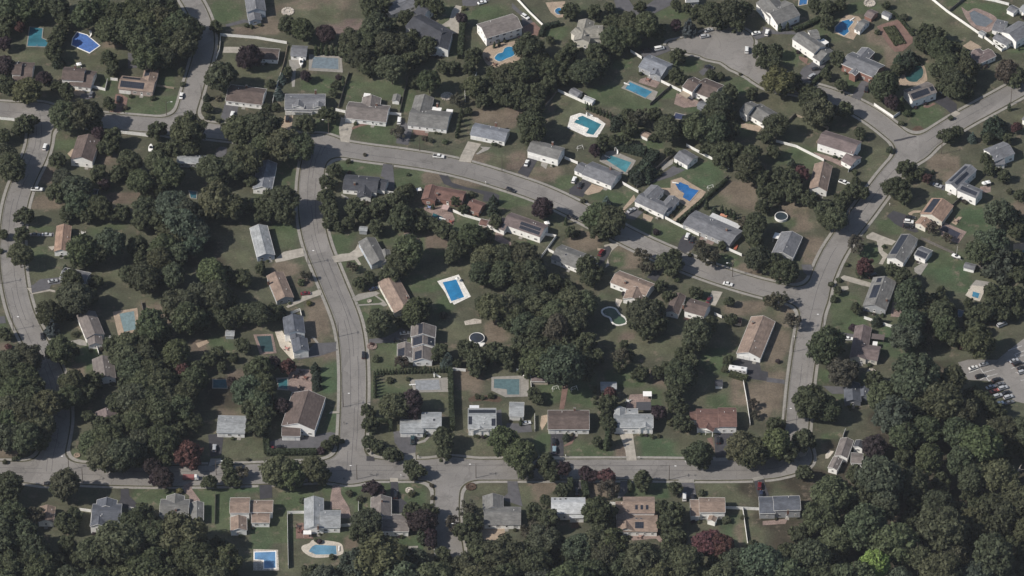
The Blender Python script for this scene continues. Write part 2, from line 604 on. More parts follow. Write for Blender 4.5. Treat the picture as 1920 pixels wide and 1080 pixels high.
# ---------------------------------------------------------------- driveways, paths and patios: (tile, material, outline)
DRIVES = [
    # tile, kind, outline in tile pixels (a tile is a 480 x 270 cut of the photo seen four times enlarged)
    ("00", "redpath", "868,705 905,705 960,735 945,800 900,850 820,840 850,800"),
    ("00", "drive", "1690,770 1790,800 1770,880 1690,905 1655,880"),
    ("00", "paledrive", "1680,352 1815,352 1800,400 1670,395"),
    ("00", "tanpaver", "545,675 630,660 640,725 560,715"),
    ("00", "drive", "610,705 715,690 700,735 640,750 600,735"),
    ("00", "drive", "1690,185 1830,145 1920,165 1920,185 1840,170 1700,205"),
    ("00", "drive", "960,395 1080,430 1105,500 960,515"),
    ("01", "tanpaver", "215,870 280,868 262,975 150,965 160,930 205,905"),
    ("01", "paledrive", "640,880 730,905 735,930 705,1035 700,1070 635,1062 625,1000 622,960"),
    ("01", "redpath", "800,905 855,915 850,935 780,950 720,975 722,955 790,930"),
    ("01", "drive", "1090,890 1140,935 1175,965 1150,1060 1140,1090 1050,1075 1060,1000 1080,960"),
    ("01", "redpath", "1180,960 1290,985 1290,1020 1180,1010"),
    ("01", "paledrive", "1500,40 1550,50 1530,100 1520,170 1525,250 1470,255 1450,200 1370,210 1380,195 1450,150 1470,80"),
    ("01", "drive", "1545,0 1760,0 1640,45 1550,48"),
    ("01", "concrete", "245,450 330,440 350,500 300,520 290,650 270,655 262,560"),
    ("02", "drive", "0,20 60,80 120,125 160,170 80,200 70,120 0,60"),
    ("02", "redpath", "80,200 165,165 215,215 190,270 80,250"),
    ("02", "drive", "765,0 870,-10 940,90 960,100 930,130 880,90 780,60"),
    ("02", "drive", "1010,40 1080,-10 1230,-10 1210,30 1060,105 990,75"),
    ("02", "drive", "960,385 1060,360 1170,340 1190,380 1090,420 980,430"),
    ("02", "drive", "1400,540 1480,480 1510,500 1430,570"),
    ("02", "pinkpaver", "960,595 1020,575 1110,620 1080,660 950,620"),
    ("02", "pinkpaver", "1235,700 1400,760 1380,800 1290,810 1215,780"),
    ("02", "tanpaver", "1720,920 1880,950 1850,990 1720,960"),
    ("02", "drive", "1790,260 1910,220 1920,270 1830,300"),
    ("03", "drive", "260,510 330,465 450,450 400,540 330,600 280,620 220,580"),
    ("03", "redpath", "230,420 300,440 290,480 330,470 300,490 235,445"),
    ("03", "drive", "700,610 775,600 785,620 720,700 690,755 625,730 640,700"),
    ("03", "darkdrive", "1275,715 1320,705 1415,780 1415,830 1370,850 1330,815 1240,760"),
    ("03", "paledrive", "1365,855 1410,830 1445,850 1400,880"),
    ("03", "redpath", "1240,770 1260,780 1200,810 1165,805 1165,795 1210,790"),
    ("03", "redpath", "815,200 860,180 985,145 1085,280 1085,320 1010,385 950,390 905,340"),
    ("03", "tanpaver", "1460,345 1520,305 1605,355 1530,385"),
    ("03", "mulch", "1085,965 1110,945 1145,945 1180,980 1120,990 1085,980"),
    ("03", "drive", "-40,200 20,215 60,235 200,235 260,180 270,200 210,260 -30,255"),
    ("10", "drive", "230,1075 300,1015 440,1000 640,1010 630,1040 440,1050"),
    ("10", "drive", "205,670 405,665 405,695 215,690"),
    ("10", "paledrive", "360,770 405,765 405,785 390,800"),
    ("10", "paledrive", "250,330 330,325 335,350 250,358"),
    ("10", "tanpaver", "505,75 540,40 575,30 540,110"),
    ("10", "drive", "1605,80 1650,20 1700,25 1700,60 1690,100 1610,100"),
    ("11", "paledrive", "205,810 300,790 350,780 365,840 205,880 150,890 140,870"),
    ("11", "paledrive", "565,845 640,825 700,820 745,790 765,750 790,790 805,835 760,855 790,905 770,910 740,870 590,890"),
    ("11", "drive", "955,150 1025,155 1040,300 1035,345 960,345 985,300 980,270 935,240"),
    ("11", "darkdrive", "1372,230 1440,240 1470,290 1580,325 1780,365 1825,385 1820,440 1700,430 1710,380 1600,350 1480,330 1410,300"),
    ("11", "paledrive", "1590,-20 1690,0 1640,70 1610,140 1520,130 1540,80"),
    ("11", "concrete", "1680,20 1760,25 1740,45 1660,80 1650,75 1700,35"),
    ("11", "pinkpaver", "1215,470 1330,480 1440,440 1490,560 1480,610 1400,560 1290,510"),
    ("11", "concrete", "640,375 690,400 700,420 640,390"),
    ("11", "pinkpaver", "1800,640 1860,620 1850,700 1920,740 1900,780 1790,720"),
    ("12", "darkdrive", "130,95 190,125 120,250 40,215"),
    ("12", "concrete", "225,125 280,120 255,190 215,160"),
    ("12", "darkdrive", "430,340 540,260 595,300 530,400 430,375"),
    ("12", "tanpaver", "600,300 690,330 660,360 570,385 540,370"),
    ("12", "drive", "880,480 930,470 985,510 920,570 860,560 800,560"),
    ("12", "tanpaver", "915,380 930,420 840,500 870,540 800,560 810,510"),
    ("12", "tanpaver", "985,520 1060,550 1040,585 980,570"),
    ("12", "drive", "1210,165 1300,195 1200,245 1060,290 1040,290 1120,230"),
    ("12", "concrete", "1110,150 1215,110 1205,150 1130,200"),
    ("12", "tanpaver", "1190,275 1270,250 1350,300 1455,360 1370,480 1230,580 1200,570 1310,470 1230,420 1150,380 1100,330 1190,330"),
    ("12", "darkdrive", "1290,680 1400,725 1350,790 1300,825 1240,785 1260,720"),
    ("12", "pinkpaver", "1420,690 1520,735 1500,760 1400,720"),
    ("12", "darkdrive", "660,815 690,770 730,765 745,790 720,840 700,870 640,930 660,870"),
    ("12", "paledrive", "690,760 760,740 800,760 750,800 720,860 730,910 700,930 715,870 750,790 730,762 695,775"),
    ("12", "darkdrive", "1060,950 1130,960 1080,1035 1010,1000"),
    ("12", "tanpaver", "640,780 700,790 690,800 640,800"),
    ("13", "darkdrive", "890,540 940,500 1030,530 1060,560 1110,620 1130,660 1100,665 1000,625 950,600"),
    ("13", "tanpaver", "1050,520 1090,500 1150,500 1140,515 1090,520 1070,545"),
    ("13", "paledrive", "735,690 785,660 830,680 960,730 930,760 870,750 860,800 900,830 860,905 830,900 860,850 830,810 815,730 740,710"),
    ("13", "pinkpaver", "340,60 450,90 560,130 560,175 480,135 380,100"),
    ("13", "paledrive", "545,1000 570,985 630,1000 800,1050 790,1080 700,1060 560,1020"),
    ("13", "drive", "250,905 320,905 340,930 320,985 300,990 265,960"),
    ("13", "pinkpaver", "1590,320 1670,310 1670,360 1620,370 1590,350"),
    ("13", "concrete", "1095,930 1180,880 1200,900 1140,990 1100,960"),
    ("13", "drive", "1215,285 1330,310 1320,350 1215,310"),
    ("13", "pinkpaver", "1290,595 1330,590 1490,660 1430,745 1400,740 1300,690"),
    ("13", "concrete", "1510,1075 1560,1020 1690,1040 1650,1080"),
    ("13", "tanpaver", "1840,750 1920,740 1920,800 1840,800"),
    ("13", "tanpaver", "1375,590 1430,545 1455,550 1410,610"),
    ("20", "drive", "-40,215 35,212 45,265 -40,270"),
    ("20", "paledrive", "200,0 235,0 240,40 375,10 415,20 415,35 370,25 240,48"),
    ("20", "concrete", "520,400 600,385 650,400 650,435 600,430"),
    ("20", "drive", "235,-20 400,-60 370,10 240,38"),
    ("20", "tanpaver", "1465,415 1550,390 1570,410 1490,450"),
    ("21", "paledrive", "345,55 480,10 490,50 380,90 240,150 225,140 285,100 340,85"),
    ("21", "concrete", "720,75 770,45 900,25 930,40 900,55 960,95 985,130 960,140 930,125 760,135 755,125 920,115 950,105 890,60 740,105"),
    ("21", "drive", "845,385 970,370 1050,330 1090,300 1160,330 1165,370 1135,370 1130,410 960,412 850,420"),
    ("21", "drive", "440,415 600,408 605,470 480,510 310,540 320,505 395,480 400,455"),
    ("21", "concrete", "415,365 440,370 470,410 455,420"),
    ("21", "cream", "140,325 195,320 240,400 280,430 290,530 270,540 180,440"),
    ("21", "pinkpaver", "240,600 415,610 420,780 275,785 235,760 240,700"),
    ("21", "paledrive", "565,925 625,925 625,940 545,942"),
    ("21", "stone", "1560,250 1640,230 1690,240 1690,265 1570,280"),
    ("21", "mulch", "1590,830 1650,800 1830,815 1850,840 1820,860 1700,845 1600,855"),
    ("21", "drive", "1800,920 1840,910 1850,1080 1780,1080"),
    ("22", "redpath", "380,720 425,725 390,910 355,910"),
    ("22", "pinkpaver", "885,800 980,795 1040,830 1040,860 935,860 930,900 850,905"),
    ("22", "darkdrive", "1700,520 1855,560 1870,620 1920,630 1920,700 1770,680 1760,620 1620,600"),
    ("22", "paledrive", "1500,20 1580,30 1525,135 1465,120"),
    ("22", "stone", "780,80 830,90 800,150 775,120"),
    ("22", "redpath", "1280,230 1340,200 1400,240 1330,260"),
    ("22", "drive", "-40,1015 140,1020 150,1080 -40,1090"),
    ("22", "tanpaver", "220,960 265,950 265,1000 225,1070 210,1030"),
    ("23", "drive", "385,322 640,345 640,390 420,370"),
    ("23", "drive", "410,735 565,740 565,795 480,795"),
    ("23", "paledrive", "545,-10 600,-15 605,10 560,25"),
    ("23", "pinkpaver", "935,110 1000,60 1060,90 990,220 920,215"),
    ("23", "drive", "-10,670 125,690 125,720 -10,705"),
    ("23", "cream", "1480,55 1530,-20 1620,-10 1590,100 1540,90"),
    ("23", "cream", "745,620 790,610 805,640 770,660"),
    ("30", "darkdrive", "905,430 965,425 970,480 1020,530 1025,575 910,570 880,540 905,500"),
    ("30", "pinkpaver", "1375,400 1440,375 1440,430 1500,510 1500,540 1415,540 1420,480 1380,450"),
    ("30", "concrete", "1580,200 1660,200 1660,235 1560,260"),
    ("30", "darkdrive", "1560,20 1680,10 1660,170 1580,190"),
    ("31", "drive", "100,75 190,45 340,45 560,0 600,10 540,60 440,140 100,138"),
    ("31", "drive", "1030,0 1085,-10 1260,25 1200,80 1195,165 1100,165 1040,80"),
    ("31", "concrete", "1110,170 1195,155 1200,215 1090,215"),
    ("31", "concrete", "1195,80 1260,60 1300,15 1320,20 1270,75 1215,90"),
    ("31", "pinkpaver", "575,400 630,400 640,470 700,570 712,650 635,645 632,580 555,580 560,480"),
    ("31", "redpath", "300,690 355,680 365,735 420,770 430,800 300,800"),
    ("31", "darkdrive", "1010,375 1065,375 1075,490 1130,530 1140,600 1070,610 1018,590 1010,480"),
    ("31", "paledrive", "1005,345 1065,348 1065,375 1005,375"),
    ("31", "darkdrive", "25,400 120,395 122,495 30,505"),
    ("31", "drive", "1885,370 1960,372 2000,560 1880,520 1840,500 1890,460"),
    ("31", "tanpaver", "1690,700 1865,690 1870,815 1690,810"),
    ("31", "darkdrive", "830,180 885,185 890,220 828,215"),
    ("31", "mulch", "1580,390 1620,382 1645,400 1640,430 1590,432"),
    ("32", "darkdrive", "290,10 385,15 388,185 290,182"),
    ("32", "paledrive", "205,182 390,184 392,208 220,205"),
    ("32", "redpath", "385,105 440,70 485,0 485,25 450,90 395,110"),
    ("32", "paledrive", "800,0 905,0 915,80 935,215 860,215 850,140 815,40"),
    ("32", "darkdrive", "1515,20 1590,10 1700,-10 1690,60 1640,120 1600,190 1525,190"),
    ("32", "redpath", "1460,50 1500,40 1520,150 1500,100"),
    ("32", "concrete", "1505,195 1610,192 1620,218 1510,222"),
    ("32", "darkdrive", "460,370 515,372 520,440 470,440"),
    ("32", "drive", "818,375 865,375 868,440 830,490 790,500"),
    ("32", "drive", "1250,382 1365,382 1385,490 1260,495"),
    ("32", "darkdrive", "1815,370 1885,355 1930,480 1845,490"),
    ("32", "concrete", "1800,345 1880,330 1890,352 1815,370"),
    ("32", "concrete", "1248,355 1365,355 1367,380 1250,382"),
    ("32", "pinkpaver", "880,770 1100,770 1150,840 1120,840 1080,800 900,815"),
    ("32", "mulch", "460,660 500,670 500,720 440,720"),
    ("33", "paledrive", "220,150 260,120 310,130 280,180 240,190"),
    ("33", "cream", "430,170 460,140 495,145 470,180 450,200 430,200"),
    ("33", "pinkpaver", "-40,670 150,650 130,690 -40,700"),
]
LOT = T("23", 0, 0)
lot = pts("23", "1425,560 1500,538 1720,540 1790,480 1920,380 2050,330 2050,760 1980,880 1850,850 1700,700 1500,690")

drive_polys = []
names = {"redpath": "brick_path", "mulch": "planting_bed", "concrete": "path", "stone": "stone_terrace", "cream": "patio", "pinkpaver": "patio", "tanpaver": "patio"}
for t, k, s in DRIVES:
    p = pts(t, s)
    drive_polys.append((p, k))
holes = [grow(p, 0.15) for p, k in drive_polys if k != "mulch"] + [lot]

band("road", -50, 0.0, 0.03, M['asphalt'])
band("kerb", 0.0, 0.28, 0.02, M['kerb'], holes, 0.13)
band("verge", 0.28, 0.95, 0.06, M['verge'], holes)
band("sidewalk", 0.95, 2.35, 0.05, M['concrete'], holes, 0.05)
for p, k in drive_polys:
    sheet(names.get(k, "driveway"), p, M[k], {"mulch": 0.02}.get(k, 0.075))
sheet("parking_lot", lot, M['asphalt'], 0.09)
# painted bay lines of the parking lot
mb = MB()
for s in ["1505,638 1590,605", "1620,635 1700,612", "1590,690 1660,655", "1640,668 1720,645", "1655,700 1668,690", "1800,470 1905,435", "1855,497 1930,470",
          "1790,548 1815,540", "1825,605 1850,595", "1855,635 1880,628", "1895,695 1920,690", "1850,500 1920,610", "1590,600 1660,705", "1870,520 1960,490", "1900,560 1990,530"]:
    a, b = pts("23", s)
    d = (b - a).normalized()
    n = Vector((-d.y, d.x, 0)) * 0.13
    mb.face([(q.x, q.y, 0.135) for q in (a - n, b - n, b + n, a + n)])
mb.build("bay_markings", M['line'])["kind"] = "structure"
# dark tar seams along the streets
for nm, offs in (("central", (-2.2, -.5, 1.4)), ("left", (-1.8, .6)), ("right", (.4,)), ("upper", (-1.2,)), ("bottom", (-.3, 2.6))):
    ps_ = road_lines[nm]
    for k, off in enumerate(offs):
        mb = MB()
        prev = None
        rr = random.Random(k)
        for i in range(len(ps_) - 1):
            d = (ps_[i + 1] - ps_[i]).normalized()
            n = Vector((-d.y, d.x, 0))
            q = ps_[i] + n * (off + rr.uniform(-.12, .12))
            e = (q - n * .07, q + n * .07)
            if prev and (i // 6 + k) % 3:
                mb.face([(v.x, v.y, .038 + k * .002) for v in (prev[0], e[0], e[1], prev[1])])
            prev = e
        o = mb.build("tar_seam", M['darkdrive'])
        o["kind"] = "structure"
# repaired patch and the dark tar seam on the road
sheet("road_patch", pts("31", "828,183 885,183 888,218 830,218"), M['drive'], 0.05)
sheet("road_patch", pts("03", "945,1050 1000,1040 1060,1025 1120,1018 1110,1028 1050,1040 1000,1055 945,1062"), M['darkdrive'], 0.05)

# ---------------------------------------------------------------- ground: one sheet to the horizon, each yard with its own grass
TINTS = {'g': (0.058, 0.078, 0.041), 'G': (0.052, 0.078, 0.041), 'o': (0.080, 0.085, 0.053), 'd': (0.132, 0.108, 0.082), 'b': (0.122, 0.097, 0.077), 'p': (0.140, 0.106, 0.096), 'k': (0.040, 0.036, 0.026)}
# tile, kind of grass, centre x,y and radii in tile pixels
GRASS = """00 g 1120 800 180 80;00 g 1240 570 60 90;00 g 820 640 60 60;00 o 200 420 140 40;00 o 640 430 200 80;00 d 850 320 70 40;00 g 1680 90 110 90;00 b 1830 230 100 30;00 o 1800 480 120 110;00 o 500 1040 120 50;00 d 560 710 60 40;00 o 30 930 60 30;00 o 1620 830 60 60
01 d 450 60 260 90;01 p 660 210 120 60;01 o 430 130 200 60;01 d 80 190 80 60;01 g 450 620 130 60;01 o 880 600 180 50;01 g 900 690 200 80;01 g 900 1000 180 70;01 o 1480 620 160 60;01 o 1400 680 120 50;01 g 1430 120 70 90;01 g 1730 110 140 60;01 d 1780 860 140 50;01 d 1850 930 80 40;01 g 360 1000 120 60;01 g 560 960 80 60;01 o 60 520 120 60;01 g 1140 720 60 120;01 g 1480 370 40 60
02 g 340 250 80 60;02 g 1200 110 130 40;02 g 820 480 70 50;02 g 700 720 200 80;02 g 950 780 150 50;02 d 330 800 80 60;02 o 450 780 130 60;02 d 680 900 80 50;02 g 1180 690 80 40;02 g 1320 500 110 50;02 g 1690 640 100 60;02 g 900 1010 100 40;02 b 30 850 60 60;02 o 380 930 60 60;02 g 1720 960 70 50;02 g 1350 830 60 30
03 o 1200 120 220 130;03 o 1400 240 120 80;03 g 700 60 100 50;03 g 1470 50 120 60;03 g 1700 80 120 60;03 g 450 240 90 80;03 d 850 330 90 110;03 o 800 400 80 70;03 g 1190 870 150 70;03 g 150 430 80 50;03 o 130 760 140 60;03 o 300 940 120 60;03 g 1850 350 90 60;03 o 1230 520 60 60;03 g 590 600 60 50;03 d 930 460 60 60;03 o 1880 900 60 40
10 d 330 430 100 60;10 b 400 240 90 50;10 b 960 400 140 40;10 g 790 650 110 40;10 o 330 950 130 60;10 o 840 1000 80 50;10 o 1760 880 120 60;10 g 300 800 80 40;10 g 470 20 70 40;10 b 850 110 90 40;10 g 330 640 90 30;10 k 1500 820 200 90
11 g 240 230 70 110;11 g 200 700 90 90;11 g 620 760 110 80;11 g 740 170 180 45;11 g 1130 250 130 70;11 d 1310 260 70 50;11 d 1540 290 120 30;11 g 690 900 80 60;11 g 1020 690 120 50;11 g 1310 770 130 50;11 b 1360 740 80 50;11 g 1570 600 90 60;11 d 1690 110 140 50;11 o 1560 70 60 50;11 o 1440 960 150 60;11 d 230 930 90 50;11 g 1870 430 70 60;11 g 1290 1050 160 50;11 o 1840 140 90 50;11 b 380 1030 60 40
12 d 240 220 110 60;12 g 390 280 70 60;12 b 30 130 80 70;12 G 1440 210 190 90;12 g 1130 290 60 40;12 g 1130 660 170 70;12 g 830 400 110 50;12 g 640 400 80 40;12 o 1620 420 170 110;12 d 1700 380 130 90;12 d 560 720 110 70;12 d 850 850 90 90;12 g 810 860 60 60;12 o 380 640 60 50;12 d 1750 950 100 40;12 g 1580 880 90 50;12 g 100 760 70 30;12 o 1190 970 80 30;12 g 60 420 80 30;12 g 1040 10 80 30
13 d 1330 180 110 90;13 o 1080 460 120 50;13 g 900 630 100 50;13 G 1350 950 190 130;13 G 1530 580 120 90;13 o 820 170 120 120;13 d 220 530 100 90;13 d 360 780 90 110;13 g 160 590 60 40;13 g 200 110 170 70;13 g 770 830 80 70;13 d 150 1030 160 30;13 o 1700 960 150 70;13 o 1550 400 200 60;13 g 1340 850 150 60;13 d 1880 470 50 70;13 o 700 930 80 60
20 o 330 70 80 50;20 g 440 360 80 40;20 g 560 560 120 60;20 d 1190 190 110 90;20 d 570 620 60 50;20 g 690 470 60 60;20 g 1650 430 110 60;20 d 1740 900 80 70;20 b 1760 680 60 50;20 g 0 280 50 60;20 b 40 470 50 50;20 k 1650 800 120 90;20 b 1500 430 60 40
21 d 470 240 90 150;21 b 530 520 90 40;21 G 550 690 80 130;21 G 580 990 50 60;21 g 860 210 100 90;21 g 970 520 110 100;21 o 1020 680 120 60;21 g 1000 770 120 60;21 o 1480 320 150 70;21 d 1780 330 80 70;21 d 1600 700 100 80;21 o 1340 820 90 60;21 g 860 90 90 30;21 o 420 560 60 30;21 g 1400 120 60 60;21 o 1560 800 60 40;21 o 960 920 100 60
22 o 820 360 120 70;22 b 860 360 60 40;22 o 1090 460 160 60;22 g 1540 560 100 90;22 g 300 800 90 80;22 g 500 800 110 90;22 g 860 680 140 60;22 b 1100 680 60 60;22 o 1500 780 200 90;22 g 1600 870 110 50;22 d 1690 790 60 80;22 d 1750 160 120 50;22 d 1860 820 80 110;22 g 1060 830 60 60;22 g 1440 70 70 50;22 o 100 700 60 60;22 g 520 660 90 40
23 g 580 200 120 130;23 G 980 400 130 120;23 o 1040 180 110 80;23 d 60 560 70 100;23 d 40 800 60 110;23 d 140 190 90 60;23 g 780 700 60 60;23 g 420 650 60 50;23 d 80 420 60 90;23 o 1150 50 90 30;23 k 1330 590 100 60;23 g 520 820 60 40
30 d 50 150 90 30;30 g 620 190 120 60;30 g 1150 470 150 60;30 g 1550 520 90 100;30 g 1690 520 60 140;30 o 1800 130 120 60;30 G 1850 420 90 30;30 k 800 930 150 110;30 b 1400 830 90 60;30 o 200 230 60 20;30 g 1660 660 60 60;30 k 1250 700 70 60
31 o 20 130 60 70;31 g 300 520 150 80;31 g 140 720 110 90;31 g 700 420 70 120;31 g 880 400 110 40;31 g 1180 450 100 80;31 g 640 800 100 90;31 o 400 970 160 70;31 d 720 830 40 50;31 G 1230 790 40 110;31 o 1260 110 90 50;31 o 1000 50 40 60;31 o 1700 400 140 50;31 o 1730 120 100 50;31 g 800 560 60 60;31 g 560 440 60 50;31 g 1120 820 60 40;31 G 30 790 60 80
32 g 230 100 60 80;32 g 600 130 140 60;32 b 830 150 40 60;32 G 1120 120 150 70;32 o 1350 100 90 60;32 d 320 410 90 50;32 d 620 440 70 70;32 g 1020 420 120 60;32 G 1130 440 50 50;32 o 1600 450 190 70;32 G 1650 750 90 90;32 o 1800 720 80 110;32 d 180 450 60 60;32 d 1500 100 40 40;32 d 480 900 60 40;32 o 80 470 60 60;32 d 1710 770 30 70
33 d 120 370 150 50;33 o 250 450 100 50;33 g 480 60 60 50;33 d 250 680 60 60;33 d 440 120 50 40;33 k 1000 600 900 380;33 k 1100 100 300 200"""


def build_ground():
    inner_x = np.arange(-300, 300.1, 2.0)
    inner_y = np.arange(-240, 280.1, 2.0)
    far = np.array([400, 700, 1300, 2600, 5200, 9000.])
    xs = np.concatenate([-far[::-1], inner_x, far])
    ys = np.concatenate([-far[::-1], inner_y, far])
    X, Y = np.meshgrid(xs, ys)
    n = X.size
    base = np.array([0.067, 0.070, 0.047])
    col = np.tile(base, (n, 1)).reshape(len(ys), len(xs), 3)
    tile = "00"
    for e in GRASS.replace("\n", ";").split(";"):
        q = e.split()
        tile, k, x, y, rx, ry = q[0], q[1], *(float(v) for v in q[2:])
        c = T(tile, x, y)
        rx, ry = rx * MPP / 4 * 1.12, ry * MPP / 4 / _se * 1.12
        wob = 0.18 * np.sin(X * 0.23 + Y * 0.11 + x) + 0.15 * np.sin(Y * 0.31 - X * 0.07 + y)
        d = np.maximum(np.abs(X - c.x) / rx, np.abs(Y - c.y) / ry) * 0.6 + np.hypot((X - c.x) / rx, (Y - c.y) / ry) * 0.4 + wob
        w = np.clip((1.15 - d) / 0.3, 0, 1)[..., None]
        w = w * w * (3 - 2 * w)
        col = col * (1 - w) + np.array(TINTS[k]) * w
    nx = len(xs)
    idx = np.arange(n).reshape(len(ys), nx)
    faces = np.stack([idx[:-1, :-1], idx[:-1, 1:], idx[1:, 1:], idx[1:, :-1]], -1).reshape(-1, 4)
    me = bpy.data.meshes.new("ground")
    me.from_pydata(np.stack([X.ravel(), Y.ravel(), np.zeros(n)], 1).tolist(), [], faces.tolist())
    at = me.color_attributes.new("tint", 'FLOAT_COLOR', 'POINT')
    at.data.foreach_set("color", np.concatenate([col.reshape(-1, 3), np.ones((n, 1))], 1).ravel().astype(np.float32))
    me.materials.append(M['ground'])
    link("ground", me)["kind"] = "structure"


build_ground()

# ---------------------------------------------------------------- houses
RC = {'br': (.098, .076, .068), 'tp': (.150, .133, .124), 'gy': (.135, .138, .148), 'lg': (.235, .245, .25), 'vl': (.36, .37, .375), 'dk': (.050, .052, .060), 'bg': (.085, .092, .108),
      'tn': (.205, .155, .125), 'mv': (.135, .108, .104), 'rd': (.125, .074, .062), 'bl': (.165, .175, .195), 'og': (.24, .165, .125), 'be': (.20, .19, .165), 'gt': (.14, .138, .132)}
WC = {'w': (.80, .79, .76), 'c': (.62, .59, .52), 'g': (.33, .34, .35), 'b': (.36, .40, .45), 'k': (.23, .125, .10), 't': (.42, .36, .29), 'd': (.16, .17, .19), 'p': (.38, .31, .28)}


def window_mesh(w, h):
    mb = MB()
    X, Y = Vector((1, 0, 0)), Vector((0, 1, 0))
    f = 0.12
    for x, z0, z1, ww in ((-w / 2 + f / 2, 0, h, f), (w / 2 - f / 2, 0, h, f)):
        mb.box((x, -0.045), X, Y, ww, 0.09, z0, z1, 0)
    for z0, z1 in ((0, f), (h - f, h), (h / 2 - .04, h / 2 + .04)):
        mb.box((0, -0.04), X, Y, w - 2 * f, 0.08, z0, z1, 0)
    mb.face([(-w / 2 + f, -0.02, f), (w / 2 - f, -0.02, f), (w / 2 - f, -0.02, h - f), (-w / 2 + f, -0.02, h - f)], 1)
    return mb.mesh("window", [M['trim'], M['glass']])


def door_mesh(w, h, garage):
    mb = MB()
    X, Y = Vector((1, 0, 0)), Vector((0, 1, 0))
    mb.box((0, -0.03), X, Y, w, 0.06, 0, h, 0)
    if garage:
        for r in range(4):
            for c in range(4):
                mb.box((-w / 2 + w * (c + .5) / 4, -0.07), X, Y, w / 4 - .12, 0.02, h * r / 4 + .06, h * (r + 1) / 4 - .06, 1 if r == 3 and False else 0)
        for s in (-1, 1):
            mb.box((s * (w / 2 + .06), -0.04), X, Y, .12, .08, 0, h + .12, 0)
    else:
        mb.box((0, -0.07), X, Y, w - .3, .02, h * .55, h - .2, 1)
    return mb.mesh("garage_door" if garage else "door", [M['trim'], M['glass']])


WIN = [window_mesh(1.0, 1.25), window_mesh(1.7, 1.25)]
GAR = door_mesh(2.5, 2.1, True)
DOOR = door_mesh(1.05, 2.1, False)
def vent_mesh():
    mb = MB()
    mb.cyl((0, 0, -.3), (0, 0, .55), .1, .1, 7)
    mb.cyl((0, 0, .55), (0, 0, .65), .16, .16, 7)
    return mb.mesh("vent_pipe", M['trim'])
VENT = vent_mesh()
def skylight_mesh():
    mb = MB()
    X, Y = Vector((1, 0, 0)), Vector((0, 1, 0))
    mb.box((0, 0), X, Y, .9, 1.2, -.1, .16, 0)
    mb.face([(-.36, -.5, .17), (.36, -.5, .17), (.36, .5, .17), (-.36, .5, .17)], 1)
    return mb.mesh("skylight", [M['metal'], M['glass']])
SKYL = skylight_mesh()

NWINDOWS = [0]
FOOT = []           # footprints of every building, for keeping trunks out


class Wing:
    pass


def make_wing(tile, d):
    x1, y1, x2, y2, x3, y3, h = d[:7]
    w = Wing()
    w.h = h + random.uniform(-.06, .06)
    w.pitch = d[7] if len(d) > 7 and d[7] else 0.40
    w.col = d[8] if len(d) > 8 else None
    A, B, C = T(tile, x1, y1, h), T(tile, x2, y2, h), T(tile, x3, y3, h)
    u = (B - A)
    w.L = u.length
    w.u = u.normalized()
    n = Vector((-w.u.y, w.u.x, 0))
    dd = (C - B).dot(n)
    if dd < 0:
        # make the frame right handed: run the long side the other way
        A, B = B, A
        w.u = -w.u
        n = -n
        dd = -dd
    w.n, w.D, w.A = n, dd, Vector((A.x, A.y, 0))
    w.rise = w.pitch * w.D / 2
    return w


def wing_pt(w, a, b, z):
    return Vector((w.A.x, w.A.y, 0)) + w.u * a + w.n * b + Vector((0, 0, z))


def in_wing(w, p, grow_by=0.0):
    q = Vector((p.x, p.y, 0)) - w.A
    a, b = q.dot(w.u), q.dot(w.n)
    return -grow_by < a < w.L + grow_by and -grow_by < b < w.D + grow_by


def roof_z(w, p):
    q = Vector((p.x, p.y, 0)) - w.A
    b = q.dot(w.n)
    return w.h + w.rise * (1 - abs(b - w.D / 2) / (w.D / 2))


